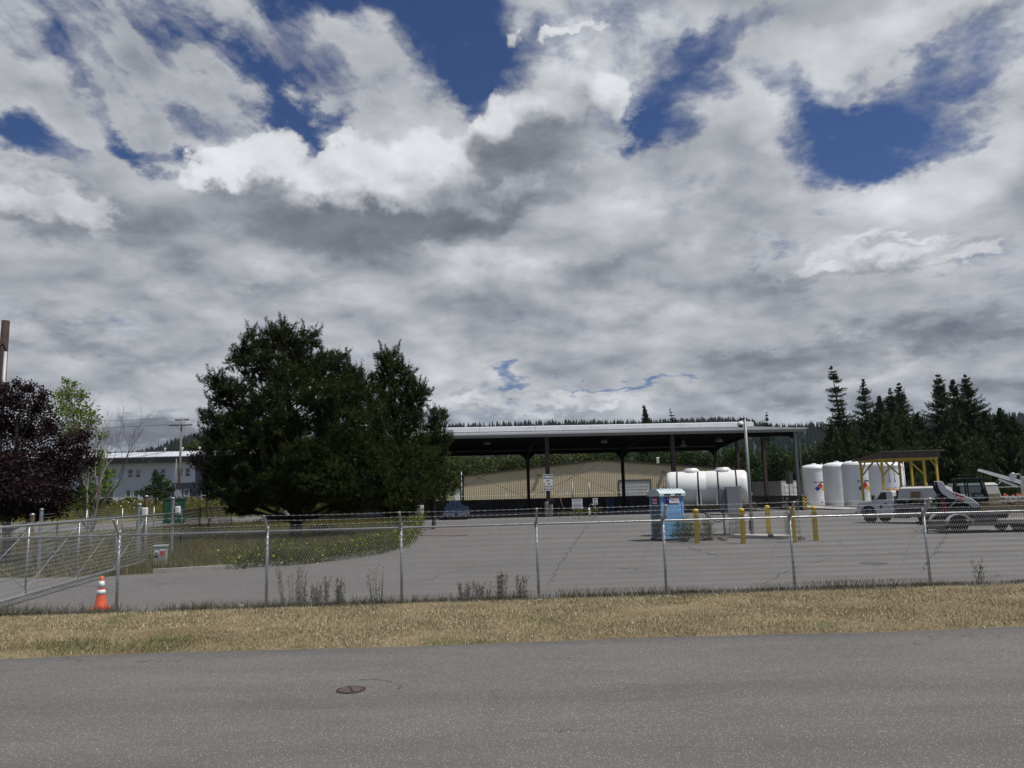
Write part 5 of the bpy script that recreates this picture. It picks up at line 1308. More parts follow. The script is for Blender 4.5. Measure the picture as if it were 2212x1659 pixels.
F_lush = foliage('lush weeds', (0.035, 0.056, 0.014), (0.135, 0.145, 0.045), 0.3, (0.62, 0.50, 0.04), clump=1.2)
F_dry = foliage('dry stems', (0.07, 0.055, 0.035), (0.24, 0.19, 0.11), 0.15, clump=3)
F_daisy = foliage('daisies', (0.5, 0.5, 0.47), (0.75, 0.75, 0.7), 0.2)
M_twig = mat('grey twig bark', (0.20, 0.17, 0.15), .9, 0, .3, 4)
M_trunk = mat('dark pine bark', (0.045, 0.036, 0.03), .95, 0, .4, 3, .5, 20)
def shoots(P, Dr, L, nneed, nl, w, r=None):
    """bottle-brush shoots: needles as thin triangles round a short stem"""
    n = len(P); Dr = unit(Dr); L = L * rng.uniform(.7, 1.3, (n, 1))
    t = rng.uniform(0.05, 1.0, (n, nneed, 1)); base = P[:, None] + Dr[:, None] * L[:, None] * t
    rad = rng.normal(size=(n, nneed, 3)); rad -= (rad * Dr[:, None]).sum(-1, keepdims=True) * Dr[:, None]; rad = unit(rad)
    nd = unit(Dr[:, None] * .75 + rad); tip = base + nd * nl * rng.uniform(.7, 1.2, (n, nneed, 1))
    sd = unit(np.cross(nd, rng.normal(size=(n, nneed, 3)))) * w
    V = np.stack([base - sd, base + sd, tip], 2).reshape(-1, 3)
    tone = np.repeat(rng.uniform(0, 1, n), nneed) * .7 + .3 * (t[..., 0].reshape(-1))
    return V, tone
def lobes_px(lst, Y, conv, depth=1.0, yo=None):
    out = []
    k = abs(D(1107, 900, Y).x - D(1106, 900, Y).x)
    for q in lst:
        (cx, cy, rx, ry) = q[:4]; X, Yp, s = conv(cx, cy)
        off = q[4] if len(q) > 4 else 0.0
        p = D(X, Yp, Y + off); out.append((np.array(p), np.array([rx * s * k, max(rx, ry) * s * k * depth, ry * s * k])))
    return out
def sample_lobes(lobes, dens, r0=.72, r1=1.05, up=0.0):
    Ps = []; Ns = []
    for c, r in lobes:
        area = 4 * math.pi * ((r[0] * r[1]) ** 1.6 / 3 + (r[0] * r[2]) ** 1.6 / 3 + (r[1] * r[2]) ** 1.6 / 3) ** (1 / 1.6)
        n = int(area * dens) + 4; d = unit(rng.normal(size=(n, 3)) + np.array([0, 0, up]))
        # knobbly surface
        j = 1 + .22 * np.sin(d[:, 0] * 7 + c[0] * 3) * np.sin(d[:, 2] * 8 + c[2] * 2) + .12 * np.sin(d[:, 1] * 13 + c[1])
        rr_ = rng.uniform(r0, r1, (n, 1)) * j[:, None]
        Ps.append(c + d * r * rr_); Ns.append(d)
    return np.concatenate(Ps), np.concatenate(Ns)
def clumps(lobes, per, rmin, rmax, upb=.35):
    """break big masses into small foliage pads sitting on their surface"""
    out = []
    for c, r in lobes:
        area = 12.0 * ((r[0] * r[1] + r[0] * r[2] + r[1] * r[2]) / 3); n = int(area * per) + 3
        d = unit(rng.normal(size=(n, 3)) + np.array([0, -.25, upb])); q = c + d * r * rng.uniform(.62, 1.06, (n, 1))
        for p in q:
            k = rng.uniform(rmin, rmax); out.append((p, np.array([k, k, k * .62])))
    return out
def limbs(name, base, top, lobes, r, m, parent, n=7, every=1, twigs=0):
    mb = MB(); b = Vector(base); tp = Vector(top)
    tr = [b.lerp(tp, k / 8) + Vector((.12 * math.sin(k * 1.7), .1 * math.cos(k * 2.1), 0)) * (r * 5 if 0 < k < 8 else 0) for k in range(9)]
    mb.tube(tr, [r * (1.15 - .95 * k / 8) for k in range(9)], 10)
    for i, (c, rd) in enumerate(lobes):
        if i % every: continue
        c = Vector(c); t = min(.92, max(.08, (c.z - b.z) / max(.1, tp.z - b.z) - .22)); a = b.lerp(tp, t)
        mid = a.lerp(c, .5) + Vector((0, 0, -.12 * (c - a).length * .5)); rb = r * (1 - t) * .38 + .02
        mb.tube(smooth_path([a, mid, c], 4), [rb * (1 - .75 * k / 8) for k in range(9)], 6)
        for k in range(twigs):
            d = Vector(unit(rng.normal(size=3))); e = c + Vector((d.x * rd[0], d.y * rd[1], d.z * rd[2])) * .85
            s = mid.lerp(c, random.random()); mb.tube([s, s.lerp(e, .5) + Vector((0, 0, .05)), e], [rb * .3 + .006, rb * .2 + .005, .004], 4, False)
    return mb.build(name, m, parent, normals=False)
def rel(lobes, p): q = np.array(p); return [(c - q, r) for c, r in lobes]
def groundpt(px, Y): p = D(px, 1080, Y); return Vector((p.x, Y, terrain(p.x, Y)))
conv2 = lambda cx, cy: ((750 + cx / 1.951) * .553, (1200 + cy / 1.951) * .553, .2835)
# --- the big pine
def pine(label, px, Y, lst, top, fol, dens, L=.26, nn=12, nl=.15, w=.014, up=.5, r=.22, dep=1.0, fill=.35, name='pine_tree', pad=.85):
    b = groundpt(px, Y); t = thing(name, label, 'pine tree', b)
    lb = [(c, r_ * .90) for c, r_ in rel(lobes_px(lst, Y, conv2, dep), b)]
    tp = Vector(lobes_px([top], Y, conv2)[0][0]) - b
    limbs('trunk', (0, 0, 0), tp, lb, r, M_trunk, t, twigs=3)
    P, N_ = sample_lobes(clumps(lb, pad, .26, .52), dens, .70, 1.10, .7)
    k = P[:, 2] > .15; P, N_ = P[k], N_[k]
    V, tn = shoots(P, N_ * .7 + np.array([0, 0, up]) + rng.normal(0, .25, P.shape), L, nn, nl, w)
    PF, NF = sample_lobes(lb, .9, .92, 1.08, .5); k = (PF[:, 2] > .4) & (NF[:, 2] > -.15); PF, NF = PF[k], NF[k]
    VF, tF = shoots(PF, NF * .55 + np.array([0, 0, up + .35]), .62, 34, nl * .85, w); V = np.concatenate([V, VF]); tn = np.concatenate([tn, tF])
    PB, NB_ = sample_lobes(lb, .34, .88, 1.0, .4); k = (PB[:, 2] > .6) & (NB_[:, 2] > -.35); PB, NB_ = PB[k], NB_[k]      # upswept branch ends
    for kk in np.linspace(0.1, 1, 6):
        Q = PB + (NB_ * .55 * kk + np.array([0, 0, 1]) * .30 * kk ** 2) * 1.0
        for _ in range(3 if kk < .9 else 2):
            VF, tF = shoots(Q + rng.normal(0, .05 * (1.2 - kk), Q.shape), NB_ * .5 + np.array([0, 0, .6 + kk * .5]) + rng.normal(0, .35, Q.shape), .26, 14, nl, w); V = np.concatenate([V, VF]); tn = np.concatenate([tn, tF])
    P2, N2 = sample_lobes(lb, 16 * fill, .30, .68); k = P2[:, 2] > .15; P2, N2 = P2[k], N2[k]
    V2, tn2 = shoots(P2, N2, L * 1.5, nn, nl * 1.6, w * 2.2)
    fastmesh('crown', np.concatenate([V, V2]), 3, fol, np.concatenate([tn, tn2 * .6]), t)  # inner shoots toned darker, crown shade put into their colour
    return t
pine('huge dark spreading pine, the largest tree, standing on the kerbed island', 640, 47, [
    (600, 250, 120, 95), (700, 220, 110, 80), (880, 260, 100, 95), (760, 320, 110, 70, 1), (520, 350, 120, 80), (400, 390, 85, 50), (350, 350, 45, 35), (320, 440, 50, 35), (440, 265, 35, 50), (600, 430, 160, 80, -1),
    (480, 520, 110, 55, 1), (850, 430, 160, 90, 1), (1010, 420, 110, 60), (1130, 430, 55, 70), (1040, 510, 170, 90), (1240, 540, 95, 75), (1180, 620, 170, 90, -1), (750, 560, 220, 100, -1), (1330, 640, 60, 60),
    (150, 590, 45, 40), (210, 620, 50, 38), (300, 620, 90, 50), (400, 650, 90, 50, -1), (260, 700, 100, 50, 1), (200, 720, 40, 50), (1000, 700, 280, 130, -2), (600, 720, 200, 110, -2), (1300, 760, 160, 130), (400, 800, 130, 70, 1), 
    (140, 850, 65, 45), (240, 900, 110, 65), (380, 900, 150, 90, -1), (160, 960, 60, 40), (700, 920, 280, 150, -2), (1100, 900, 280, 170, -2), (1350, 900, 170, 170), (250, 1030, 150, 80), (480, 1080, 260, 130, -2), (180, 1150, 90, 70),
    (900, 1150, 300, 170, -3), (1250, 1130, 230, 160, -2), (330, 1230, 200, 110, -1), (150, 1290, 80, 60), (650, 1280, 320, 140, -2), (1050, 1350, 300, 150, -3), (1350, 1280, 180, 150, -1), (170, 1400, 110, 60), (420, 1420, 240, 110, -2), (780, 1440, 300, 110, -2), (1200, 1480, 240, 80, -1), (380, 1530, 140, 40, 0)],
    (700, 230, 10, 10), F_pine, 9.5, r=.34, fill=1.0, L=.24, w=.013)
pine('middle pine with a ragged pointed top right of the huge pine', 862, 50, [
    (1460, 400, 28, 38), (1540, 400, 28, 45), (1500, 470, 75, 65), (1560, 530, 100, 55), (1620, 490, 45, 40), (1420, 570, 60, 50), (1500, 620, 110, 65), (1640, 600, 95, 60), (1720, 640, 60, 50), (1400, 680, 60, 50), (1560, 720, 150, 75), (1690, 720, 100, 50), (1750, 690, 35, 50), (1480, 830, 130, 80), (1620, 860, 150, 85), (1730, 850, 50, 45),
    (1500, 980, 170, 110), (1680, 1000, 120, 90), (1600, 1130, 210, 110, -1), (1780, 1150, 90, 90), (1500, 1290, 180, 130, -2), (1700, 1300, 150, 110, -1), (1450, 1430, 170, 90, -2), (1650, 1430, 190, 90, -2), (1560, 1520, 200, 50, -2)],
    (1510, 420, 10, 10), F_pine2, 10, L=.30, up=.9, r=.2, w=.015, fill=.6)
pine('smallest pine, rightmost of the three, beside the canopy roof end', 935, 53, [
    (1850, 820, 28, 38), (1890, 860, 28, 45), (1860, 900, 60, 50), (1810, 950, 40, 45), (1890, 980, 60, 55), (1840, 1040, 90, 60), (1920, 1060, 45, 45), (1860, 1130, 80, 60), (1800, 1250, 110, 90), (1860, 1330, 80, 80), (1780, 1420, 120, 80), (1870, 1480, 60, 50)],
    (1860, 850, 10, 10), F_pine2, 10, L=.32, up=1.0, r=.13, w=.015, fill=.3)
# --- leafy trees
conv1 = lambda cx, cy: (cx * .4168, 663.6 + cy * .4168, .4168)
convc2 = lambda cx, cy: ((350 + cx / 3.318) * .553, (1650 + cy / 3.318) * .553, .1667)
def leafy(name, label, cat, px, Y, lst, top, fol, dens, size, conv, r=.15, group=None, twigs=4, fill=.5, bark=None, asp=.55, base=None, dep=1.0):
    b = base or groundpt(px, Y); t = thing(name, label, cat, b, 0, group)
    lb = rel(lobes_px(lst, Y, conv, dep), b); tp = Vector(lobes_px([top], Y, conv)[0][0]) - b
    if r: limbs('trunk', (0, 0, 0), tp, lb, r, bark or M_bark, t, twigs=twigs)
    P, _ = sample_lobes(lb, dens, .55, 1.08); P2, _2 = sample_lobes(lb, dens * fill, .1, .6); P = np.concatenate([P, P2]); P = P + rng.normal(0, size * .8, P.shape)
    P = P[P[:, 2] > .05]; n = len(P)
    fastmesh('crown', leaf_quads(P, size * rng.uniform(.6, 1.3, n), asp), 4, fol, rng.uniform(0, 1, n), t)
    return t
leafy('plum_tree', 'dark purple leaved plum tree at the left edge behind the gate', 'tree', 16, 31.5, [
    (20, 420, 60, 40), (90, 400, 25, 30), (150, 420, 45, 40), (220, 460, 40, 50), (60, 480, 110, 70), (190, 530, 80, 70), (0, 600, 130, 110), (140, 650, 120, 110, 1), (260, 620, 50, 80), (60, 800, 160, 110, -1), (240, 780, 100, 90), (330, 700, 55, 60), (430, 670, 60, 50),
    (400, 760, 90, 70), (330, 850, 110, 90), (150, 920, 200, 100, -1), (-60, 900, 160, 130), (320, 980, 100, 70), (60, 1030, 190, 80), (230, 1060, 110, 50), (470, 800, 40, 50)],
    (110, 520, 10, 10), F_plum, 115, .060, conv1, r=.17, twigs=10, fill=.9)
leafy('maple_tree', 'bright green young maple left of the office building', 'tree', 197, 47, [
    (345, 385, 22, 28), (390, 400, 14, 24), (300, 450, 30, 30), (350, 450, 60, 45), (420, 460, 50, 40), (330, 530, 75, 70), (420, 550, 90, 65), (480, 590, 45, 45), (380, 640, 110, 60), (530, 670, 35, 28), (520, 770, 45, 40), (480, 830, 75, 60), (560, 860, 40, 35), (540, 930, 60, 50), (450, 950, 60, 50), (380, 1000, 70, 50), (480, 1020, 50, 40)],
    (370, 450, 10, 10), F_green, 42, .085, conv1, r=.10, twigs=4, bark=M_twig)
def bare_tree():
    b = groundpt(199, 44); t = thing('bare_tree', 'leafless grey young tree with fine upright twigs in front of the green maple', 'tree', b)
    rs = random.Random(12)
    lobes = MB()
    def grow(p, d, L, r, lv):
        q = p + d * L; mid = p.lerp(q, .5) + Vector((rs.uniform(-1, 1), rs.uniform(-1, 1), 0)) * L * .06
        lobes.tube([p, mid, q], [r, r * .8, r * .6], 5 if lv < 3 else 3, False)
        if lv >= 5: return
        n = 2 if lv < 3 else 3
        for i in range(n):
            a = rs.uniform(0, 6.28); s = rs.uniform(.25, .55); u = d.orthogonal().normalized(); v = d.cross(u)
            nd = (d + (u * math.cos(a) + v * math.sin(a)) * s + Vector((0, 0, .22))).normalized()
            grow(p.lerp(q, rs.uniform(.55, 1.0)), nd, L * rs.uniform(.62, .85), r * .58, lv + 1)
    for (dx, dy, dz_) in ((.14, .05, 1), (-.12, 0, 1), (.42, -.1, 1), (.02, .2, 1)):
        grow(Vector((0, 0, .6)), Vector((dx, dy, dz_)).normalized(), 2.9, .07, 0)
    lobes.tube([(0, 0, 0), (0, 0, .7)], [.14, .11], 8); lobes.build('trunk', M_twig, t, normals=False)
bare_tree()
leafy('ornamental_tree', 'small bushy green tree in front of the office windows', 'tree', 335, 104, [
    (860, 670, 45, 35), (850, 740, 55, 50), (930, 720, 40, 45), (900, 800, 90, 60), (1000, 790, 60, 50), (760, 860, 70, 40), (1040, 870, 80, 60), (880, 900, 120, 70), (650, 910, 55, 30), (740, 940, 70, 40), (960, 960, 120, 50)],
    (890, 760, 10, 10), F_deep, 22, .15, convc2, r=.12)
leafy('plum_tree', 'purple leaved tree whose crown shows left of the huge pine', 'tree', 455, 66, [
    (1330, 440, 60, 50), (1420, 420, 80, 60), (1360, 530, 90, 60), (1480, 480, 100, 90), (1440, 590, 90, 50), (1560, 560, 120, 110), (1600, 750, 120, 130)], (1480, 480, 10, 10), F_plum, 40, .10, convc2, r=.13)
leafy('round_tree', 'yellow green round tree rising behind the white office roof', 'tree', 417, 168, [(1290, 330, 60, 50), (1350, 300, 80, 60), (1400, 350, 60, 50)], (1340, 320, 10, 10), F_olive, 9, .26, convc2, r=.2)
leafy('round_tree', 'smaller yellow green tree behind the office roof, close to the pine', 'tree', 440, 170, [(1480, 330, 60, 40), (1530, 310, 50, 40)], (1490, 320, 10, 10), F_olive, 9, .26, convc2, r=.2)
for lab, px, Y, lst, fo in (('low rounded yellow green shrub under the office windows', 330, 112, [(440, 1020, 60, 28), (510, 1000, 60, 30), (560, 1010, 40, 25)], F_lush),
                            ('dark shrub at the foot of the green maple', 250, 80, [(180, 1020, 70, 45), (240, 1000, 50, 35), (90, 1060, 60, 30)], F_deep),
                            ('small pale shrub by the dark office corner', 427, 118, [(1400, 1000, 45, 22)], F_lush)):
    leafy('shrub', lab, 'shrub', px, Y, lst, (lst[0][0], lst[0][1], 1, 1), fo, 16, .14, convc2, r=.03, twigs=0)
# --- belt of broadleaf trees behind the beige building: three kinds, copied
def crown_proto(name, label, fol, seed, Rr=4.2, Hh=11.5, dens=3.4, size=.26):
    rs = np.random.default_rng(seed); t = thing(name, label, 'tree'); lb = []
    for k in range(15):
        a = rs.uniform(0, 6.28); z = rs.uniform(.25, .95); rad = Rr * .62 * math.sqrt(max(.08, 1 - (z - .45) ** 2 * 3.2)) * rs.uniform(.5, 1)
        lb.append((np.array([rad * math.cos(a), rad * math.sin(a), Hh * z * .92]), np.array([1, 1, .8]) * rs.uniform(1.1, 1.9)))
    lb.append((np.array([0, 0, Hh * .5]), np.array([2.6, 2.6, 3.4])))
    limbs('trunk', (0, 0, 0), (0, 0, Hh * .8), lb, .25, M_bark, t, twigs=1)
    P, _ = sample_lobes(lb, dens, .7, 1.1); P2, _2 = sample_lobes(lb, dens * .35, .1, .7); P = np.concatenate([P, P2]); P += rng.normal(0, .12, P.shape); P = P[P[:, 2] > .2]; n = len(P)
    fastmesh('crown', leaf_quads(P, size * rng.uniform(.6, 1.3, n), .6), 4, fol, rng.uniform(0, 1, n), t); return t
LA = 'olive green broadleaf tree in the belt left of and behind the beige building'
LB = 'dark green broadleaf tree in the belt behind the right half of the canopy'
pa = [crown_proto('broadleaf_tree', LA, F_olive, 3), crown_proto('broadleaf_tree', LA, F_olive, 5)]
pd = [crown_proto('broadleaf_tree', LB, F_deep, 8), crown_proto('broadleaf_tree', LB, F_deep, 9), crown_proto('broadleaf_tree', LB, F_deep, 10)]
rs = random.Random(5); first = {}
def place(proto, px, Y, sc, lab, grp):
    p = D(px, 1060, Y); loc = (p.x, Y, terrain(p.x, Y) - .1); rz = rs.uniform(0, 6.28); s = (sc * rs.uniform(.9, 1.15), sc * rs.uniform(.9, 1.15), sc)
    if proto.name not in first:
        first[proto.name] = 1; proto.location = loc; proto.rotation_euler = (0, 0, rz); proto.scale = s; proto['label'] = lab; proto['group'] = grp; return proto
    return dup(proto, loc, rz, lab, grp, s)
ORD = ['first', 'second', 'third', 'fourth', 'fifth', 'sixth', 'seventh', 'eighth', 'ninth', 'tenth', 'eleventh', 'twelfth', 'thirteenth', 'fourteenth', 'fifteenth', 'sixteenth', 'seventeenth', 'eighteenth', 'nineteenth', 'twentieth']
for i, px in enumerate(range(935, 1270, 30)):
    LA = ORD[i] + ' from the left of the olive green trees behind the beige building'
    place(pa[i % 2], px + rs.uniform(-6, 6), rs.uniform(176, 192), rs.uniform(1.0, 1.12), LA, 'olive broadleaf trees behind the beige building')
for i, px in enumerate(range(1265, 1830, 33)):
    LB = ORD[i] + ' from the left of the dark green trees behind the canopy right half'
    place(pd[i % 3], px + rs.uniform(-8, 8), rs.uniform(168, 196), rs.uniform(.98, 1.22), LB, 'dark broadleaf trees behind the canopy')
conv3 = lambda cx, cy: ((1650 + cx / 2.552) * .553, (1550 + cy / 2.552) * .553, .2167)
leafy('willow_tree', 'grey green feathery tree right of the smallest pine, left of the beige building', 'tree', 965, 112, [
    (170, 660, 90, 70), (250, 640, 80, 50), (330, 700, 70, 60), (120, 780, 110, 80), (260, 800, 110, 80), (200, 900, 150, 90), (340, 880, 60, 70), (80, 950, 120, 70)], (210, 680, 10, 10), F_olive, 14, .16, conv3, r=.15)
# --- tall firs on the right
def fir(label, px, Y, ytop, Rr, seed, droop=.25, open_=.0, group=None, fol=None, lean=0.0, hb=.04, name='fir_tree', nw=84):
    b = groundpt(px, Y); H = D(px, ytop, Y).z - b.z; t = thing(name, label, 'fir tree', b, 0, group); rs = np.random.default_rng(seed)
    tops = Vector((lean, 0, H)); mb = MB().tube([(0, 0, 0), Vector((lean * .3, 0, H * .5)), Vector((lean, 0, H * 1.0))], [.32 * H / 20, .2 * H / 20, .025], 8)
    Vs = []; ts = []
    for k in range(nw):
        z = hb + (1 - hb) * (k + rs.uniform(0, .8)) / nw
        if open_ and z > .6 and rs.uniform() < open_: continue
        L = Rr * 1.18 * (1 - z) ** .92 * rs.uniform(.40, 1.2) + .12; nb = rs.integers(5, 9); ks = min(1.0, (1 - z) * 4.5 + .22)
        cx = lean * z * z
        for j in range(nb):
            a = rs.uniform(0, 6.28); Lb = L * rs.uniform(.6, 1.1); d = np.array([math.cos(a), math.sin(a), 0])
            s = np.linspace(.12, 1, max(5, int(Lb / .22))); zz = z * H + (.35 - droop) * Lb * s * 0.9 - droop * Lb * s + (droop * .9 + .15) * Lb * s ** 2.2 
            P = np.stack([cx + d[0] * Lb * s, d[1] * Lb * s, zz], 1)
            if j < 3 and k % 2 == 0: mb.tube([tuple(P[0]), tuple(P[len(P) // 2]), tuple(P[-1])], [.03, .02, .008], 3, False)
            wdt = .30 * Lb * (1 - s) * .9 + .10 * ks
            m = 7; Q = P[:, None] ; side = np.array([-d[1], d[0], 0]); u = rs.uniform(-1, 1, (len(s), m, 1))
            tip = Q + side * u * wdt[:, None, None] + (d * rs.uniform(.05, .35, (len(s), m, 1)) + np.array([0, 0, 1]) * rs.uniform(-.42, .22, (len(s), m, 1))) * ks
            bs = Q + side * u * wdt[:, None, None] * .15
            dr_ = unit(tip - bs); sd = unit(np.cross(dr_, rs.normal(size=(len(s), m, 3)))) * rs.uniform(.030, .07, (len(s), m, 1))
            Vs.append(np.stack([bs + 0 * tip - sd, bs + 0 * tip + sd, tip + dr_ * .08], 2).reshape(-1, 3)); ts.append(np.full(len(s) * m, rs.uniform(0, 1)))
    mb.build('trunk', M_trunk, t, normals=False)
    fastmesh('crown', np.concatenate(Vs), 3, fol or F_fir, np.concatenate(ts), t); return t
convf = lambda cx: (3100 + cx / 2.073) * .553
cvy = lambda cy: (1400 + cy / 2.073) * .553
fir('tallest fir with a thin crooked wispy top behind the brine tanks', convf(462), 112, cvy(55), 4.6, 1, .35, .35, lean=-1.2)
fir('pointed fir directly right of the tallest wispy fir', convf(650), 118, cvy(165), 4.6, 2, .2, .2)
fir('slightly lower fir, between the pointed fir and the forked fir', convf(770), 110, cvy(300), 4.4, 3, .2)
fir('fir behind the yellow shelter, with several slender tips', convf(865), 118, cvy(240), 4.6, 4, .15, .2)
fir('fir with the tallest slender tip above the yellow shelter', convf(940), 121, cvy(195), 4.8, 5, .15, .25)
fir('low dense fir in the gap right of the yellow shelter', convf(1070), 116, cvy(440), 4.4, 6, .2)
fir('tall fir at the left of the right hand clump', convf(1275), 108, cvy(115), 5.0, 7, .12, .15)
fir('middle fir of the right hand clump', convf(1390), 111, cvy(165), 4.8, 8, .12, .1)
fir('fir with a bare spiked tip at the right of the right hand clump', convf(1500), 108, cvy(130), 5.4, 9, .12, .1)
fir('broad low fir behind the skid steer loader', convf(1620), 104, cvy(420), 4.6, 10, .2)
fir('small fir with a spiked top near the right edge', convf(1750), 104, cvy(400), 4.6, 11, .2)
fir('fir at the far right edge of the picture', convf(1850), 100, cvy(470), 4.6, 12, .2)
fir('low bushy fir in front of the clump on the left', convf(560), 101, cvy(640), 4.2, 13, .2)
fir('low spreading fir in front of the clump on the right', convf(1560), 92, cvy(840), 4.0, 14, .2)
fir('low spreading fir left of the brine tanks', convf(350), 108, cvy(560), 4.2, 21, .2)
for k_, (lab, cx, cy) in enumerate((('dark fir right behind the yellow shelter roof', 820, 520), ('dark fir behind the right post of the yellow shelter', 980, 500), ('dense fir in the dark gap behind the loader arm', 1160, 600), ('dense fir low behind the loader cab', 1330, 560), ('dense fir behind the second spreader box', 1470, 540), ('dense fir by the orange delineators', 1690, 600), ('dense fir low at the right edge', 1830, 620), ('dense low fir directly behind the brine tanks', 450, 560), ('dense fir low between the tanks and the shelter', 690, 560))):
    fir(lab, convf(cx), 96 + (k_ % 3) * 2, cvy(cy), 4.6, 30 + k_, .15, nw=56, hb=.02)
conv4 = lambda cx: (2400 + cx / 2.552) * .553
c4y = lambda cy: (1550 + cy / 2.552) * .553
fir('narrow dark fir whose top pokes above the canopy roof, left of a leaning one', conv4(345), 196, c4y(85), 4.6, 15, .3)
fir('leaning dark fir top above the canopy roof', conv4(450), 196, c4y(78), 5.6, 16, .3, lean=-3.0)
fir('lone wispy leaning fir top above the roof, halfway to the camera pole', conv4(720), 200, c4y(115), 4.2, 17, .3, .5, lean=-3)
fir('small round topped wispy fir above the roof right of the camera pole', conv4(1578), 200, c4y(152), 3.6, 18, .3, .5)
# --- distant hills and their forest
RID = [(-700, 1000), (200, 985), (290, 980), (330, 971), (370, 956), (400, 946), (440, 942), (470, 939), (560, 945), (700, 940), (850, 930), (960, 926), (1062, 925), (1200, 922), (1400, 919), (1450, 914), (1543, 911), (1608, 914), (1640, 920), (1706, 929), (1727, 925), (1786, 924), (1900, 915), (2100, 905), (2212, 900), (2900, 905)]
YR = 1500.0
rid = [(D(x, y, YR).x / YR, D(x, y, YR).z) for x, y in RID]
def ridge(u):
    for (u0, h0), (u1, h1) in zip(rid[:-1], rid[1:]):
        if u <= u1: t = max(0, (u - u0) / (u1 - u0)); return h0 + (h1 - h0) * t
    return rid[-1][1]
def hill_h(x, y):
    u = x / y; h = ridge(u) - 14
    nz_ = 6 * mnoise.noise(Vector((x * .004, y * .004, 0)))
    return max(-1.0, h * sm(520, YR, y) + nz_ * sm(520, 800, y)) if y <= YR else max(-1, (h + nz_) * (1 - sm(YR, YR + 900, y)))
def hills():
    us = [-1.15 + 2.5 * i / 90 for i in range(91)]; ys = [500, 560, 640, 730, 830, 950, 1080, 1200, 1320, 1420, 1500, 1600, 1800, 2100, 2400]
    v = [(u * y, y, hill_h(u * y, y) - (3 if y == 500 else 0)) for y in ys for u in us]; n = len(us)
    f = [(j * n + i, j * n + i + 1, (j + 1) * n + i + 1, (j + 1) * n + i) for j in range(len(ys) - 1) for i in range(n - 1)]
    tag(MB().add(v, f, True).build('hills', mat('forest floor', (.02, .03, .018), .95)), kind='structure')
    N_ = 11000; P = []
    rs = random.Random(3)
    while len(P) < N_:
        u = rs.uniform(-.68, .72); y = 560 + 990 * rs.random() ** .55; x = u * y; z = hill_h(x, y)
        if z > 1: P.append((x, y, z))
    Vs = []; tn = []
    for (x, y, z) in P:
        h = rs.uniform(9, 21); r = h * rs.uniform(.13, .2); a0 = rs.uniform(0, 6.28); tt = rs.random()
        for (zb_, zt, rr_) in ((.08, .62, 1), (.35, .84, .7), (.6, 1.0, .42)):
            for k in range(5):
                a = a0 + k * 1.2566 + zb_; j = rs.uniform(.7, 1.25)
                Vs += [(x + r * rr_ * j * math.cos(a), y + r * rr_ * j * math.sin(a), z + h * zb_), (x + r * rr_ * math.cos(a + 1.25), y + r * rr_ * math.sin(a + 1.25), z + h * (zb_ + rs.uniform(0, .06))), (x, y, z + h * zt)]; tn.append(tt)
    tag(fastmesh('forest', np.array(Vs), 3, F_far, tn), 'dark conifer forest covering the distant hills', 'forest', kind='stuff')
    # broadleaf understory between the belt and the hill foot
    n = 26000; u = rng.uniform(-.62, .75, n); y = rng.uniform(215, 560, n); x = u * y; h = 5 + 4 * np.sin(x * .11) * np.sin(y * .07) + 2 * np.sin(x * .31 + y * .2)
    z = rng.uniform(0, 1, n) ** .5 * (h + 4); k = (x > -20)
    Q = np.stack([x, y, z], 1)[k]
    tag(fastmesh('woodland', leaf_quads(Q, rng.uniform(.7, 1.6, len(Q)), .7), 4, F_deep, rng.uniform(0, 1, len(Q))), 'green woodland filling the flat behind the tree belt', 'woodland', kind='stuff')
hills()
# --- ground cover
def blades(name, label, cat, n, xy, hrange, w, fol, lean=.3, seed=0, zf=None, keep=None):
    P = xy(n); x, y = P[:, 0], P[:, 1]; n = len(x)
    z = np.array([terrain(a, b) for a, b in zip(x, y)]) if zf is None else zf(x, y)
    pat = np.array([mnoise.noise(Vector((a * .35, b * .35, seed))) for a, b in zip(x, y)])
    h = rng.uniform(*hrange, n) * (1 + .8 * pat); th = rng.uniform(0, 6.28, n); ux, uy = np.cos(th) * w, np.sin(th) * w
    lx_, ly_ = rng.normal(0, lean, n) * h, rng.normal(0, lean, n) * h
    V = np.stack([np.stack([x - ux, y - uy, z], 1), np.stack([x + ux, y + uy, z], 1), np.stack([x + lx_, y + ly_, z + h], 1)], 1).reshape(-1, 3)
    return tag(fastmesh(name, V, 3, fol, np.clip(rng.uniform(0, 1, n), 0, 1)), label, cat, kind='stuff')
def inpoly(P, poly):
    x, y = P[:, 0], P[:, 1]; r = np.zeros(len(P), bool); n = len(poly); j = n - 1
    for i in range(n):
        (xi, yi), (xj, yj) = poly[i], poly[j]
        c = ((yi > y) != (yj > y)) & (x < (xj - xi) * (y - yi) / (yj - yi + 1e-9) + xi); r ^= c; j = i
    return r
isle = [(p.x - .22, p.y + .25) for p in KERB] + [(-12, 90), (-24, 78), (-60, 60), (-60, KERB[0].y + .3)]
def isle_xy(n):
    P = np.stack([rng.uniform(-32, -5, n), 24 + 56 * rng.uniform(0, 1, n) ** 1.5], 1); return P[inpoly(P, isle)]
blades('island_grass', 'rough green and tan grass covering the kerbed island under the pines', 'grass', 90000, isle_xy, (.10, .42), .020, foliage('island grass', (.045, .05, .014), (.25, .20, .09), .3, clump=.5), seed=2)
def kerb_xy(n):     # weeds hugging the kerb
    pts = smooth_path(KERB[4:], 8); i = rng.integers(4, len(pts), n); q = np.array([(pts[a].x, pts[a].y) for a in i])
    d = rng.exponential(1.2, n) - .10; nrm = np.array([-.35, .94]); out = q + nrm * d[:, None] + rng.normal(0, .25, (n, 2)); return out
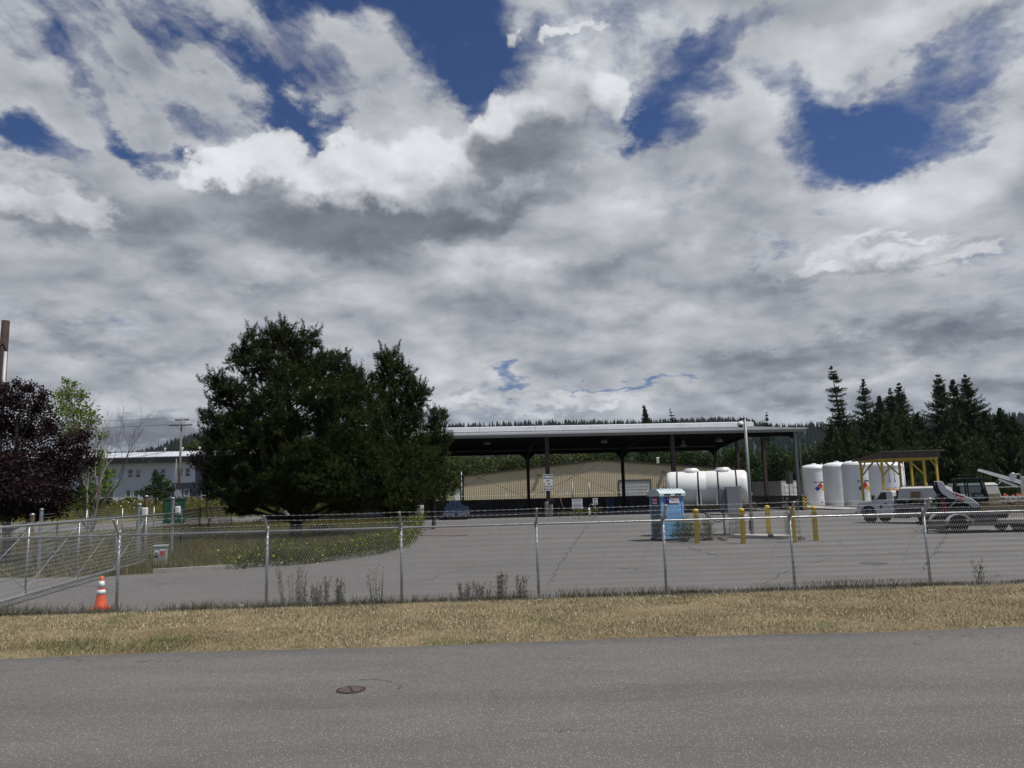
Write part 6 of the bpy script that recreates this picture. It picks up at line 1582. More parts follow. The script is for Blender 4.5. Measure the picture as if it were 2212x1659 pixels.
P = kerb_xy(42000); P3 = np.stack([P[:, 0], P[:, 1], rng.uniform(.03, .75, len(P)) * (.45 + .5 * np.abs(np.sin(P[:, 0] * 1.3)))], 1)
tag(fastmesh('kerb_weeds', leaf_quads(P3, .045 * rng.uniform(.6, 1.4, len(P3)), .5), 4, F_lush, rng.uniform(0, 1, len(P3))), 'lush yellow flowering weeds spilling over the kerb of the pine island', 'weeds', kind='stuff')
def mead_xy(n):
    P = np.stack([rng.uniform(-75, -18, n), rng.uniform(84, 128, n)], 1); return P
blades('meadow_grass', 'tall unmown olive grass on the rise before the office building', 'grass', 60000, mead_xy, (.3, .75), .035, foliage('meadow grass', (.05, .065, .014), (.21, .19, .06), .3, clump=.2), seed=4)
P = np.stack([rng.uniform(-75, -25, 500), rng.uniform(92, 122, 500)], 1); P3 = np.array([(a, b, terrain(a, b) + random.uniform(.45, .85)) for a, b in P])
tag(fastmesh('meadow_daisies', leaf_quads(P3, .09 * rng.uniform(.6, 1.2, 500), .9), 4, F_daisy, rng.uniform(0, 1, 500)), 'scattered white daisies in the meadow grass', 'daisies', kind='stuff')
# weeds under the near fence
def fence_xy(n):
    x = rng.uniform(-16, 18, n); g_ = np.array([mnoise.noise(Vector((a * .7, 0, 7))) for a in x]); k = rng.uniform(-.35, 1, n) < g_ + .25
    x = x[k]; return np.stack([x, fy(x) + .12 + rng.normal(0, .10, len(x))], 1)
blades('fence_weeds', 'ragged dry and green weeds growing along the foot of the near fence', 'weeds', 28000, fence_xy, (.05, .26), .007, foliage('fence weeds', (.04, .038, .016), (.22, .19, .085), .2, clump=1.5), lean=.5, seed=9, zf=lambda x, y: x * 0 + .02)
def dirt():
    me = MB(); n = 260; v = []
    for i in range(n + 1):
        x = -17 + 35 * i / n; j = mnoise.noise(Vector((x * 1.1, 0, 5))); k = mnoise.noise(Vector((x * 3.7, 0, 2)))
        for (o_, z) in ((-.14 - .08 * k, .022), (.04, .055 + .02 * j), (.30 + .22 * j + .06 * k, .009)): v.append((x, fy(x) + o_, z))
    me.add(v, [(3 * i + a, 3 * i + a + 3, 3 * i + a + 4, 3 * i + a + 1) for i in range(n) for a in (0, 1)], True)
    tag(me.build('dirt_strip', mat('dark leaf litter soil', (.055, .045, .033), .95, 0, .5, 6, .9, 30, dirt=(.12, .10, .07), dirt_amt=.6, dscale=5)), kind='structure')
dirt()
def weed(px, ytop, label, kind, seed, ybase=None, w=.35, n=4):
    n = int(n * 2.2)
    yb = ybase or (1303 - (px - 650) * .031); p = G(px, yb); p = Vector((p.x, fy(p.x) + .14, .02)) if ybase is None else p
    h = D(px, ytop, p.y).z; t = thing('weed_plant', label, 'weed', p); rs = random.Random(seed); st = MB(); LP = []; HP = []
    for i in range(n):
        a = rs.uniform(0, 6.28); r_ = rs.uniform(.1, 1) * w; hh_ = h * rs.uniform(.6, 1.0) if i else h
        e = Vector((math.cos(a) * r_, math.sin(a) * r_ * .5, hh_)); m_ = e * .5 + Vector((-e.x * .2, 0, 0)); b0w = Vector((e.x * .6, e.y * .6, 0)); m_ = b0w.lerp(e, .5) + Vector((rs.gauss(0, .02), 0, 0)); pts = smooth_path([b0w, m_, e], 4)
        st.tube(pts, [.0045 * (1 - k / 10) for k in range(len(pts))], 4, False)
        for q in pts[1:]:
            for _ in range(3): LP.append(q + Vector((rs.gauss(0, .016), rs.gauss(0, .016), rs.gauss(0, .05))))
        if kind != 'leaf':
            for q in pts[2:]:
                for _ in range(2):
                    b_ = q + Vector((rs.gauss(0, .03), rs.gauss(0, .03), rs.uniform(.01, .10))); st.tube([q, b_], .003, 3, False); HP += [b_ + Vector((rs.gauss(0, .012), 0, rs.gauss(0, .012))) for _ in range(3)]
    for _ in range(130 if kind == 'leaf' else 30): a = rs.uniform(0, 6.28); q = rs.random() ** .7 * w * .8; LP.append(Vector((math.cos(a) * q, math.sin(a) * q * .6, rs.uniform(.01, .25 * (1.4 if kind == 'leaf' else 1)))))
    st.build('stems', M_twig if kind != 'leaf' else M_bark, t, normals=False)
    LP = np.array(LP); fastmesh('leaves', leaf_quads(LP, .017 * rng.uniform(.5, 1.4, len(LP)), .35), 4, F_weed, rng.uniform(0, .92, len(LP)), t)
    if HP: HP = np.array(HP); fastmesh('seed_heads', leaf_quads(HP, .010 * rng.uniform(.7, 1.3, len(HP)), .8), 4, F_daisy if kind == 'white' else F_dry, rng.uniform(0, 1, len(HP)), t)
for (px, yt, lab, kind, w_, n_) in ((652, 1232, 'tallest dry brown dock weed at the fence foot, branching widely', 'dry', .35, 6), (672, 1262, 'shorter leafy weed touching the tallest dry weed', 'leaf', .2, 4), (700, 1268, 'thin grey green weed, first right of the tallest weed', 'dry', .22, 4), (722, 1252, 'upright leafy weed in the middle of the left fence bay', 'dry', .12, 3), (746, 1256, 'upright weed with a pale flower head', 'dry', .10, 3), (758, 1262, 'thin weed at the right end of the row left of the post', 'dry', .1, 2),
                                (832, 1226, 'dark bushy weed with tall seed spikes beside a fence post', 'leaf', .28, 5), (1010, 1262, 'low spreading dry weed right of the third post', 'dry', .3, 5), (1046, 1264, 'low dry weed, second right of the third post', 'dry', .25, 4), (1080, 1242, 'tallest branching seed weed left of the fourth post', 'dry', .2, 5), (1128, 1250, 'small umbrella headed weed near the fourth post', 'dry', .14, 4), (2080, 1216, 'thin dry weed near the rightmost post', 'dry', .2, 3)):
    weed(px, yt, lab, kind, int(px), None, w_, n_)
weed(1702, 1072, 'tall white flowering plant at the right end of the concrete island', 'white', 77, 1164, .25, 9)
weed(1728, 1082, 'short white flowering plant right of the yellow bollard', 'white', 78, 1170, .12, 4)
weed(1578, 1130, 'small white flowering plant left of the concrete island', 'white', 79, 1162, .3, 6)
# bushes by the toilet
conv5 = lambda cx, cy: ((2400 + cx / 2.552) * .553, (1550 + cy / 2.552) * .553, .2167)
def bush(label, px, Y, lst, fol, dens, size, r_, asp=.25, spiky=False):
    b = groundpt(px, Y); t = thing('bush', label, 'bush', b); lb = rel(lobes_px(lst, Y, conv5), b); st = MB()
    P, N_ = sample_lobes(lb, dens, .3, 1.05); k = P[:, 2] > .03; P, N_ = P[k], N_[k]
    for q in P[::max(1, len(P) // 60)]: st.tube([(q[0] * .15, q[1] * .15, 0), tuple(q * np.array([.6, .6, .6])), tuple(q)], [.012, .008, .004], 3, False)
    st.build('stems', M_twig, t, normals=False)
    if spiky: V, tn = shoots(P, N_ * .6 + np.array([0, 0, .9]), .22, 7, .09, .010); fastmesh('foliage', V, 3, fol, tn, t)
    else: fastmesh('foliage', leaf_quads(P, size * rng.uniform(.5, 1.3, len(P)), asp), 4, fol, rng.uniform(0, 1, len(P)), t)
bush('dense blue green bush in front of the blue toilet door', 1474, 34.5, [(680, 1290, 90, 60), (720, 1380, 90, 60), (640, 1400, 70, 40), (780, 1380, 60, 60)], foliage('broom green', (.018, .045, .018), (.06, .11, .045), .2, clump=2), 90, .04, .1, spiky=True)
bush('twiggy olive bush right of the yellow bollard with a yellow flower', 1535, 35, [(880, 1320, 80, 90), (930, 1280, 60, 50), (840, 1420, 80, 40), (960, 1340, 40, 50)], foliage('broom olive', (.04, .045, .02), (.15, .14, .06), .2, (.6, .5, .05), clump=2), 42, .04, .1, spiky=True)
bush('low dry weed mat at the left end of the concrete island', 1560, 34.5, [(1040, 1400, 70, 30), (1080, 1420, 60, 25)], F_weed, 90, .035, .1)
bush('small grey green weed at the foot of the bollard by the fence post', 1738, 34.2, [(1835, 1410, 35, 35)], F_weed, 110, .03, .1)
conv6 = lambda cx, cy: ((1650 + cx / 2.552) * .553, (1550 + cy / 2.552) * .553, .2167)
for lab, px, Y, lst in (('leafy green weeds at the foot of the notice board', 1250, 68.5, [(1560, 1150, 60, 25), (1530, 1130, 25, 20), (1620, 1140, 50, 28)]), ('leafy green shrub around the small sign post', 1285, 69.5, [(1720, 1140, 50, 30), (1760, 1120, 25, 15)]), ('low weeds beside the concrete column footing', 1205, 69.5, [(1400, 1165, 60, 12), (1470, 1160, 30, 14)])):
    leafy('shrub', lab, 'shrub', px, Y, lst, (lst[0][0], lst[0][1], 1, 1), F_weed, 60, .07, conv6, r=.02, twigs=0)
for lab, cx_, cy_, fo_ in (('lush green shrub at the kerb, nearest to the huge pine trunk', 600, 1178, F_weed), ('green shrub on the island edge in front of the middle pine', 742, 1180, F_lush), ('yellow flowered shrub on the kerbed island, second from its tip', 800, 1166, F_lush), ('low leafy shrub at the tip of the pine island', 868, 1150, F_weed), ('dark leafy shrub in the shade between the pine trunks', 700, 1150, F_deep), ('dry olive shrub at the left of the pine shade', 455, 1160, F_weed), ('round green shrub close to the kerb, right of the shade', 835, 1160, F_lush)):
    b_ = G(cx_, cy_ + 12); y_ = b_.y; k_ = y_ / 1661
    rr2 = random.Random(cx_); ls_ = [(cx_ + rr2.uniform(-24, 24), cy_ + rr2.uniform(-6, 8), rr2.uniform(12, 26), rr2.uniform(7, 13)) for _ in range(6)]
    leafy('shrub', lab, 'shrub', cx_, y_, ls_, (cx_, cy_, 1, 1), fo_, 60, .06, lambda a, b: (a, b, 1.0), r=.02, twigs=2, base=Vector((b_.x, y_, 0)))
bush('bright green broom bush low between the pines and the kerb', 852, 45, [(-2150, 1260, 90, 45), (-2080, 1300, 60, 40)], F_lush, 30, .05, .1, spiky=True)
# ================================================================== VEHICLES AND PLANT
M_vw = mat('white vehicle paint', (0.62, 0.63, 0.63), 0.3, 0, 0.04, 1.5, dirt=(0.35, 0.32, 0.27), dirt_amt=0.35, dscale=1.5, coat=.4)
M_hop = mat('off white spreader paint', (0.50, 0.49, 0.46), 0.45, 0, 0.08, 1.5, dirt=(0.27, 0.19, 0.12), dirt_amt=0.6, dscale=2.2)
M_silver = mat('bright fender metal', (0.5, 0.5, 0.5), 0.35, 0.6, 0.1, 3)
M_gold = mat('ochre implement paint', (0.15, 0.10, 0.035), 0.6, 0.1, 0.2, 3, dirt=(0.12, 0.09, 0.05), dirt_amt=0.6, dscale=3)
M_under = mat('underbody black', (0.012, 0.012, 0.012), 0.8, 0, .2, 3)
def wheel(parent, x, y, z, r, w, rim=M_dark, name='wheel'):
    s = 1 if y > 0 else -1
    o = MB().lathe([(r * .62, -w / 2), (r * .93, -w / 2), (r, -w * .38), (r, w * .38), (r * .93, w / 2), (r * .62, w / 2)], n=28, axis='Y').build(name, M_blk, parent)
    o.location = (x, y, z)
    m = MB().lathe([(.001, s * w * .30), (r * .22, s * w * .34), (r * .26, s * w * .22), (r * .52, s * w * .18), (r * .60, s * w * .42), (r * .64, s * w * .48)], n=20, axis='Y')
    for k in range(6): a = k * math.pi / 3; m.lathe([(.018, s * w * .30), (.018, s * w * .2)], (r * .38 * math.cos(a), 0, r * .38 * math.sin(a)), 6, 'Y')
    m.build('rim', rim, o); return o
def white_truck():
    f = D(1872, 1050, 47.2); yaw = R(180 - 54)
    fw = Vector((math.cos(yaw), math.sin(yaw), 0)); lf = Vector((-fw.y, fw.x, 0)); o = Vector((f.x, f.y, 0)) - lf * .95
    t = thing('spreader_truck', 'white flatbed truck with a salt spreader hopper, cab facing left', 'truck', (o.x, o.y, .004), yaw); t.scale = (.94, .95, .97)
    W2 = .98
    # cab + hood profile with a wheel arch
    arch = [(.46 * math.cos(R(a)), .43 + .50 * math.sin(R(a))) for a in range(0, 181, 15)]
    side = [(.80, .52), (.84, .62), (.86, .95), (.80, 1.20), (.60, 1.30), (-.28, 1.38), (-.50, 1.44), (-1.00, 1.90), (-1.12, 1.96), (-1.9, 1.96), (-2.02, 1.90), (-2.06, .50), (-.50, .45)] + [(-a, b) for a, b in arch[::-1]][::-1][::1]
    side = [(.80, .52), (.86, .62), (.88, .95), (.82, 1.18), (.60, 1.29), (-.30, 1.37), (-.52, 1.44), (-1.02, 1.90), (-1.14, 1.955), (-1.88, 1.955), (-1.99, 1.90), (-2.04, 1.35), (-2.04, .50)] + [(-.48, .45)] + [(.48 * math.cos(R(180 - a)), .45 + .50 * math.sin(R(a))) for a in range(15, 180, 15)] + [(.48, .45)]
    b = MB().prism(side, -W2 + .06, W2 - .06, 'XZ').build('cab_body', M_vw, t)
    bv = b.modifiers.new('bevel', 'BEVEL'); bv.width = .05; bv.segments = 3; bv.limit_method = 'ANGLE'; bv.angle_limit = R(35)
    for s in (-1, 1):
        fl = MB(); pr = [(.60 * math.cos(R(a)), .45 + .60 * math.sin(R(a))) for a in range(0, 181, 15)]; pi_ = [(.50 * math.cos(R(a)), .45 + .50 * math.sin(R(a))) for a in range(180, -1, -15)]
        fl.prism(pr + pi_, s * (W2 - .06), s * (W2 + .02), 'XZ').build('wheel_arch', M_under, t)
        MB().prism([(-.72, 1.43), (-1.09, 1.85), (-1.50, 1.86), (-1.50, 1.42)], s * (W2 - .055), s * (W2 - .045), 'XZ').build('side_window', M_glass, t)
        MB().prism([(-1.58, 1.46), (-1.58, 1.84), (-1.86, 1.84), (-1.92, 1.46)], s * (W2 - .055), s * (W2 - .047), 'XZ').build('rear_quarter_panel', M_vw, t)
        d = MB().box((-1.08, s * (W2 - .052), .98), (.92, .018, .82)).build('door', M_vw, t)
        MB().bbox((-1.40, s * (W2 - .03), 1.20), (.16, .04, .05), .015).build('handle', M_under, d)
        e = MB().lathe([(.11, 0), (.11, s * .012), (.0, s * .012)], (-1.0, s * (W2 - .04), 1.0), 20, 'Y').build('door_emblem', mat('dark emblem', (.05, .09, .12), .5), d)
        MB().lathe([(.05, 0), (.05, s * .006), (.0, s * .006)], (-1.0, s * (W2 - .028), 1.0), 14, 'Y').build('emblem_centre', M_signw, e)
        mr = MB().bbox((-.60, s * (W2 + .22), 1.52), (.10, .26, .38), .04).tube([(-.62, s * (W2 - .05), 1.42), (-.60, s * (W2 + .12), 1.42)], .025, 6).tube([(-.62, s * (W2 - .05), 1.60), (-.60, s * (W2 + .12), 1.60)], .02, 6).build('mirror', M_under, t)
        MB().bbox((.80, s * .70, 1.0), (.14, .34, .20), .03).build('headlight', mat('headlight lens', (.55, .57, .58), .15), t)
        MB().box((-1.2, s * (W2 - .02), .36), (1.3, .16, .05)).build('running_board', M_under, t)
    MB().add([(-.58, -.80, 1.47), (-.58, .80, 1.47), (-1.03, .74, 1.875), (-1.03, -.74, 1.875)], [(0, 1, 2, 3)]).build('windshield', M_glass, t)
    g = MB().bbox((.87, 0, 1.0), (.06, 1.0, .34), .02)
    for k in range(4): g.box((.905, 0, .88 + k * .08), (.02, .95, .02))
    g.build('grille', mat('chrome grille', (.3, .3, .3), .3, .7), t)
    MB().bbox((.92, 0, .60), (.16, 1.9, .22), .04).build('bumper', mat('bumper chrome', (.35, .35, .35), .3, .8), t)
    lb = MB().bbox((-1.45, 0, 2.02), (.35, 1.2, .10), .03)
    lb.build('light_bar', mat('amber light bar', (.45, .25, .03), .3), t)
    MB().box((-2.2, 0, 1.72), (.05, 1.5, .50)).build('cab_guard', M_under, t)
    ch = MB().box((-3.2, -.42, .62), (5.2, .09, .2)).box((-3.2, .42, .62), (5.2, .09, .2)).box((-2.4, .75, .50), (.9, .38, .36)).box((-2.4, -.75, .5), (.9, .38, .36)).box((-4.0, 0, .45), (.3, 1.5, .2)).lathe([(.2, -.2), (.2, .2)], (-3.9, 0, .45), 12).box((-3.0, 0, .78), (4.0, 1.0, .12))
    ch.build('chassis', M_under, t)
    # bed with drop sides
    bd = MB().box((-3.95, 0, .93), (3.6, 1.96, .10))
    for s in (-1, 1):
        bd.prism([(-2.20, .96), (-2.20, 1.20), (-3.55, 1.10), (-5.55, 1.22), (-5.78, 1.08), (-5.70, .86), (-2.20, .86)], s * .96, s * 1.03, 'XZ')
        for k in range(10): bd.box((-2.4 - k * .33, s * 1.045, 1.02), (.05, .04, .30))
        bd.box((-3.9, s * 1.05, .90), (3.5, .05, .06))
    bd.box((-5.72, 0, 1.08), (.07, 1.96, .42))
    bd.build('bed', mat('grey bed steel', (.34, .33, .31), .5, .1, .1, 2, dirt=(.16, .12, .08), dirt_amt=.6, dscale=2), t)
    hd = MB().box((-3.95, 1.068, 1.14), (3.3, .006, .045))
    for k in range(12): hd.box((-2.5 - k * .27, 1.075, 1.14), (.13, .012, .035))
    hd.build('bed_slots', M_under, t)
    # spreader hopper
    hp = MB()
    y0, y1, z0, z1, z2 = .74, .92, 1.34, 1.40, 2.08; xa, xb = -2.32, -4.95
    v = [(xa, -y1, z1), (xa, y1, z1), (xa - .05, y0, z2), (xa - .05, -y0, z2), (xb, -y1, z1), (xb, y1, z1), (xb + .10, y0, z2), (xb + .10, -y0, z2)]
    hp.add(v, [(0, 1, 2, 3), (5, 4, 7, 6), (1, 5, 6, 2), (4, 0, 3, 7), (3, 2, 6, 7)])
    hp.box(((xa + xb) / 2, 0, 1.38), (xa - xb + .16, 1.98, .07))
    hp.prism([(-y0 - .02, z2 - .02), (y0 + .02, z2 - .02), (y0 * .45, z2 + .10), (-y0 * .45, z2 + .10)], xa - .06, xb + .12, 'YZ')
    hp = hp.build('spreader_hopper', M_hop, t)
    MB().box(((xa + xb) / 2, 1.0, 1.36), (xa - xb + .18, .04, .06)).box(((xa + xb) / 2, 0, 1.20), (xa - xb + .1, 1.80, .16)).build('seal_and_gap_shade', M_under, hp)  # lower black box stands in for the shaded gap under the hopper
    MB().box((-3.45, .885, 1.70), (.62, .03, .36), rx=-.30 * -1).build('warning_placard', mat('faded brown placard', (.16, .11, .055), .7, 0, .3, 6), hp)
    MB().box((-3.3, 0, 2.20), (1.0, .5, .04)).box((-4.8, 0, 2.05), (.05, 1.3, .10)).tube([(-2.35, -.6, 2.0), (-2.35, -.6, 2.22), (-2.35, .6, 2.22), (-2.35, .6, 2.0)], .02, 5).box((-2.5, .3, 2.24), (.5, .05, .03)).build('hatch', M_rust, hp)
    MB().prism([(-4.95, 1.42), (-4.95, 1.72), (-5.6, 1.70), (-5.95, 1.45), (-5.95, 1.30), (-5.0, 1.30)], -.7, .7, 'XZ').build('rear_chute', M_hop, t)
    MB().tube([(-4.1, 1.1, 1.0), (-4.1, 1.12, 1.42), (-4.35, 1.12, 1.46), (-4.35, 1.1, 1.0)], .03, 6).tube([(-4.0, 1.1, 1.15), (-4.5, 1.12, 1.30)], .03, 6).build('grab_rail', M_white, t)
    for y in (-.88, .88): wheel(t, 0, y, .42, .42, .26, M_dark)
    for y in (-.80, .80): wheel(t, -3.9, y, .42, .42, .46, M_dark)
    MB().box((-4.5, .82, .35), (.03, .4, .4)).box((-4.5, -.82, .35), (.03, .4, .4)).build('mud_flap', M_blk, t)
    for o_ in list(t.children):       # short regular cab, bed closed up behind it
        cabp = o_.name.split('.')[0] in ('cab_body', 'wheel_arch', 'side_window', 'rear_quarter_panel', 'door', 'mirror', 'running_board', 'windshield', 'light_bar', 'handle')
        rear = o_.name.split('.')[0] in ('bed', 'bed_slots', 'spreader_hopper', 'rear_chute', 'grab_rail', 'mud_flap', 'chassis', 'cab_guard')
        for q in [o_] + list(o_.children):
            if q.type != 'MESH' or q.get('done'): continue
            for v in q.data.vertices:
                if cabp and v.co.x < 0: v.co.x *= .80
                elif rear: v.co.x += .42
        if o_.name.startswith('wheel') and 'arch' not in o_.name and o_.location.x < -1: o_.location.x += .42
white_truck()
def trailer():
    yaw = R(-9); fL = D(2062, 1050, 35.6); fw = Vector((math.cos(yaw), math.sin(yaw), 0)); lf = Vector((-fw.y, fw.x, 0)); o = Vector((fL.x, fL.y, 0)) + lf * 1.0
    t = thing('equipment_trailer', 'low equipment trailer with bright curved fender carrying the loader and rake', 'trailer', (o.x, o.y, .004), yaw)
    MB().box((2.4, 0, .50), (5.6, 2.0, .08)).box((2.4, -1.02, .50), (5.6, .06, .12)).build('deck', mat('worn trailer deck', (.22, .20, .17), .8, .1, .3, 2), t)
    MB().box((2.0, -.6, .38), (6.2, .1, .14)).box((2.0, .6, .38), (6.2, .1, .14)).box((-.95, -.3, .45), (.8, .10, .12), rz=.35).box((-.95, .3, .45), (.8, .1, .12), rz=-.35).tube([(-1.2, -.5, 0), (-1.2, -.5, .6)], .05, 8).build('chassis', M_under, t)
    MB().bbox((-.85, -.75, .40), (.6, .5, .40), .03).build('toolbox', mat('dark toolbox', (.06, .06, .058), .6), t)
    for y in (-1.0, 1.0):
        wheel(t, 0, y, .38, .38, .26, M_galvd)
        s = 1 if y > 0 else -1; pr = [(.56 * math.cos(R(a)) + .02, .38 + .50 * math.sin(R(a))) for a in range(0, 181, 12)]; pi_ = [(.54 * math.cos(R(a)) + .02, .38 + .475 * math.sin(R(a))) for a in range(180, -1, -12)]
        MB().prism(pr + pi_, s * .85, s * 1.20, 'XZ').build('fender', M_silver, t)
        for x in (2.55, 3.25): wheel(t, x, y * .86, .27, .27, .22, M_dark)
    MB().bbox((1.15, -.98, .72), (.85, .35, .42), .03).build('battery_box', M_dark, t)
    # landscape rake on the deck edge
    q = o + fw * 3.0 - lf * .45
    k = thing('landscape_rake', 'ochre yellow landscape rake implement with tines and small wheels on the trailer', 'rake implement', (q.x, q.y, .55), yaw)
    bm_ = MB().box((.5, 0, .62), (4.6, .16, .16)).box((.4, .25, .78), (4.0, .1, .1)).box((-.9, -.2, .56), (1.9, .05, .22))
    for x in (-1.5, -.4, .6, 1.6, 2.5): bm_.box((x, .1, .70), (.12, .6, .10)).box((x, -.1, .50), (.1, .1, .30))
    bm_.build('frame', M_gold, k)
    tn = MB()
    for i in range(34):
        x = -.6 + i * .1; tn.tube([(x, -.05, .52), (x + .02, -.20, .35), (x + .03, -.12, .08)], .012, 4, False)
    tn.build('tines', mat('worn tine steel', (.33, .30, .25), .5, .4), k)
    for x in (.55, 2.0): wheel(k, x, -.35, .18, .18, .12, M_gold, 'gauge_wheel')
    MB().bbox((.7, -.25, .78), (.5, .2, .16), .04).bbox((2.1, -.2, .74), (.4, .25, .22), .04).build('housing', M_gold, k)
    for c_, d_ in (((-1.1, .1, .95), (.5, .04, .5)), ((1.5, .2, .98), (1.5, .04, .18))): MB().bbox(c_, d_, .01).build('guard_plate', mat('pale guard plate', (.30, .26, .18), .5, .2, dirt=(.12, .1, .07), dirt_amt=.6, dscale=3), k)
    return o, fw, lf, yaw
TO, TF, TL, TY = trailer()
def loader():
    yaw = R(-24); c = D(2100, 1050, 37.4); t = thing('skid_steer_loader', 'white and black compact track loader with red decal and glazed cab on the trailer', 'loader', (c.x, c.y, .56), yaw)
    def P(cx, cy): return ((cx - 1500) / 250 / .90, (832 - cy) / 250 - .56)
    arm = [P(*q) for q in ((1150, 238), (1195, 236), (1215, 255), (1240, 320), (1300, 368), (1400, 415), (1478, 462), (1520, 510), (1548, 560), (1556, 612), (1512, 612), (1470, 560), (1420, 505), (1340, 470), (1255, 440), (1190, 385), (1165, 330))]
    for s in (-1, 1):
        a = MB().prism(arm, s * .62, s * .73, 'XZ').build('lift_arm', M_vw, t)
        bv = a.modifiers.new('bevel', 'BEVEL'); bv.width = .025; bv.segments = 2; bv.limit_method = 'ANGLE'
        dc = MB().prism([P(*q) for q in ((1290, 385), (1330, 392), (1400, 428), (1404, 470), (1380, 478), (1302, 445))], s * .733, s * .738, 'XZ').build('decal', M_red, a)
        p0 = P(1352, 436)
        text_mesh('Bobcat', .20, M_white, dc, (p0[0], s * .743, p0[1]), (R(90), R(20) if s < 0 else R(-20), R(0) if s < 0 else R(180)), bold=.006)
        MB().prism([P(*q) for q in ((1150, 238), (1165, 330), (1195, 390), (1240, 440), (1225, 470), (1180, 420), (1140, 340), (1135, 245))], s * .68, s * .76, 'XZ').build('arm_link', M_under, t)
        MB().tube([(P(1240, 560)[0], s * .62, P(1240, 560)[1]), (P(1340, 460)[0], s * .62, P(1340, 460)[1])], .04, 8).build('lift_cylinder', M_silver, t)
        tp = [(-1.05, .02), (.75, .02), (.98, .16), (1.0, .34), (.80, .52), (-.95, .58), (-1.22, .46), (-1.25, .2)]
        tk = MB().prism(tp, s * .52, s * .86, 'XZ')
        for i in range(16): tk.box((-1.0 + i * .118, s * .69, .01), (.05, .34, .04))
        tk = tk.build('track', M_blk, t)
        for x in (-.9, -.45, 0, .4, .78): MB().lathe([(.0, s * .865), (.13, s * .87), (.14, s * .82)], (x, 0, .24), 14, 'Y').build('track_roller', M_dark, tk)
    MB().prism([P(*q) for q in ((1165, 405), (1200, 380), (1330, 440), (1480, 470), (1500, 560), (1480, 640), (1200, 640), (1165, 560))], -.55, .55, 'XZ').build('body', M_under, t)
    for s in (-1, 1): MB().prism([P(*q) for q in ((1178, 440), (1215, 450), (1230, 520), (1225, 600), (1180, 590), (1172, 520))], s * .551, s * .60, 'XZ').build('red_side_panel', mat('dark red panel', (.22, .02, .02), .45), t)
    MB().prism([(-1.55, .35), (-1.30, .35), (-1.25, 1.15), (-1.35, 1.22), (-1.60, 1.05)], -.52, .52, 'XZ').build('rear_door', M_under, t)
    # cab frame: pillars, roof, glass
    x0, x1, xf, zb_, zt = -.78, -.70, .42, .92, 1.84; wc = .50
    cf_ = MB()
    for s in (-1, 1):
        cf_.tube([(x0, s * wc, zb_), (x1, s * wc, zt)], .05, 6).tube([(xf + .18, s * wc, .62), (xf - .02, s * wc, zt)], .045, 6).tube([(-.25, s * wc, zb_ - .1), (-.25, s * wc, zt)], .035, 6).tube([(x0, s * wc, zb_), (xf + .18, s * wc, .66)], .04, 6)
    cf_.build('cab_frame', M_under, t)
    MB().bbox((-.14, 0, zt + .035), (1.30, 1.12, .09), .03).build('cab_roof', M_under, t)
    gm = bpy.data.materials.new('clear cab glass'); gm.use_nodes = True; b_ = gm.node_tree.nodes['Principled BSDF']; b_.inputs['Base Color'].default_value = (.22, .27, .28, 1); b_.inputs['Roughness'].default_value = .03; b_.inputs['Transmission Weight'].default_value = .92; b_.inputs['IOR'].default_value = 1.05; b_.inputs['Specular IOR Level'].default_value = .9
    for s in (-1, 1):
        MB().add([(x0 + .04, s * wc, zb_ + .03), (xf + .14, s * wc, .70), (xf - .04, s * wc, zt - .03), (x1 + .04, s * wc, zt - .03)], [(0, 1, 2, 3)]).build('side_window', gm, t)
    MB().add([(xf + .19, -wc + .04, .62), (xf + .19, wc - .04, .62), (xf - .01, wc - .04, zt - .03), (xf - .01, -wc + .04, zt - .03)], [(0, 1, 2, 3)]).build('front_window', gm, t)
    MB().bbox((-.38, 0, .95), (.45, .46, .10), .04).bbox((-.60, 0, 1.25), (.12, .46, .60), .04).build('seat', M_dark, t)
    MB().tube([(.02, -.3, .7), (.0, -.3, 1.15)], .03, 6).tube([(.02, .3, .7), (0, .3, 1.15)], .03, 6).build('control_lever', M_dark, t)
    MB().tube([(xf + .24, .1, .72), (xf + .08, .22, 1.35)], .012, 4).build('wiper', M_dark, t)
    MB().bbox((xf + .02, -wc - .13, 1.28), (.06, .12, .22), .02).bbox((xf + .02, wc + .13, 1.28), (.06, .12, .22), .02).build('mirror', M_under, t)
    fr_ = MB().prism([(.45, .10), (.62, .08), (.66, .55), (.52, .68), (.42, .5)], -.62, .62, 'XZ').box((.72, -.35, .40), (.16, .12, .55)).box((.72, .35, .4), (.16, .12, .55)).box((.80, 0, .30), (.06, 1.3, .4))
    fr_.build('attachment_plate', M_dark, t)
    MB().lathe([(.0, 0), (.06, 0), (.06, .03), (.0, .035)], (.60, -.1, .60), 12, 'X').build('round_badge', M_signw, t)
    MB().prism([(.20, .62), (.42, .75), (.80, .55), (.98, .28), (.86, .22), (.62, .50), (.35, .60)], .56, .72, 'XZ').build('front_linkage', M_vw, t)
    h_ = MB()
    for k in range(4): h_.tube(smooth_path([Vector((.55, .1 + .1 * k, .75)), Vector((.85, .15 + .08 * k, .9 - .05 * k)), Vector((1.05, .2, .6)), Vector((.95, .2 + .05 * k, .3))], 4), .018, 5)
    h_.build('hydraulic_hose', M_blk, t)
    MB().lathe([(.16, -.01), (.22, .04), (.22, .1)], (-.95, 0, 1.05), 10).tube([(-1.0, .2, 1.1), (-1.0, .2, 1.45)], .04, 8).build('exhaust', M_silver, t)
loader()
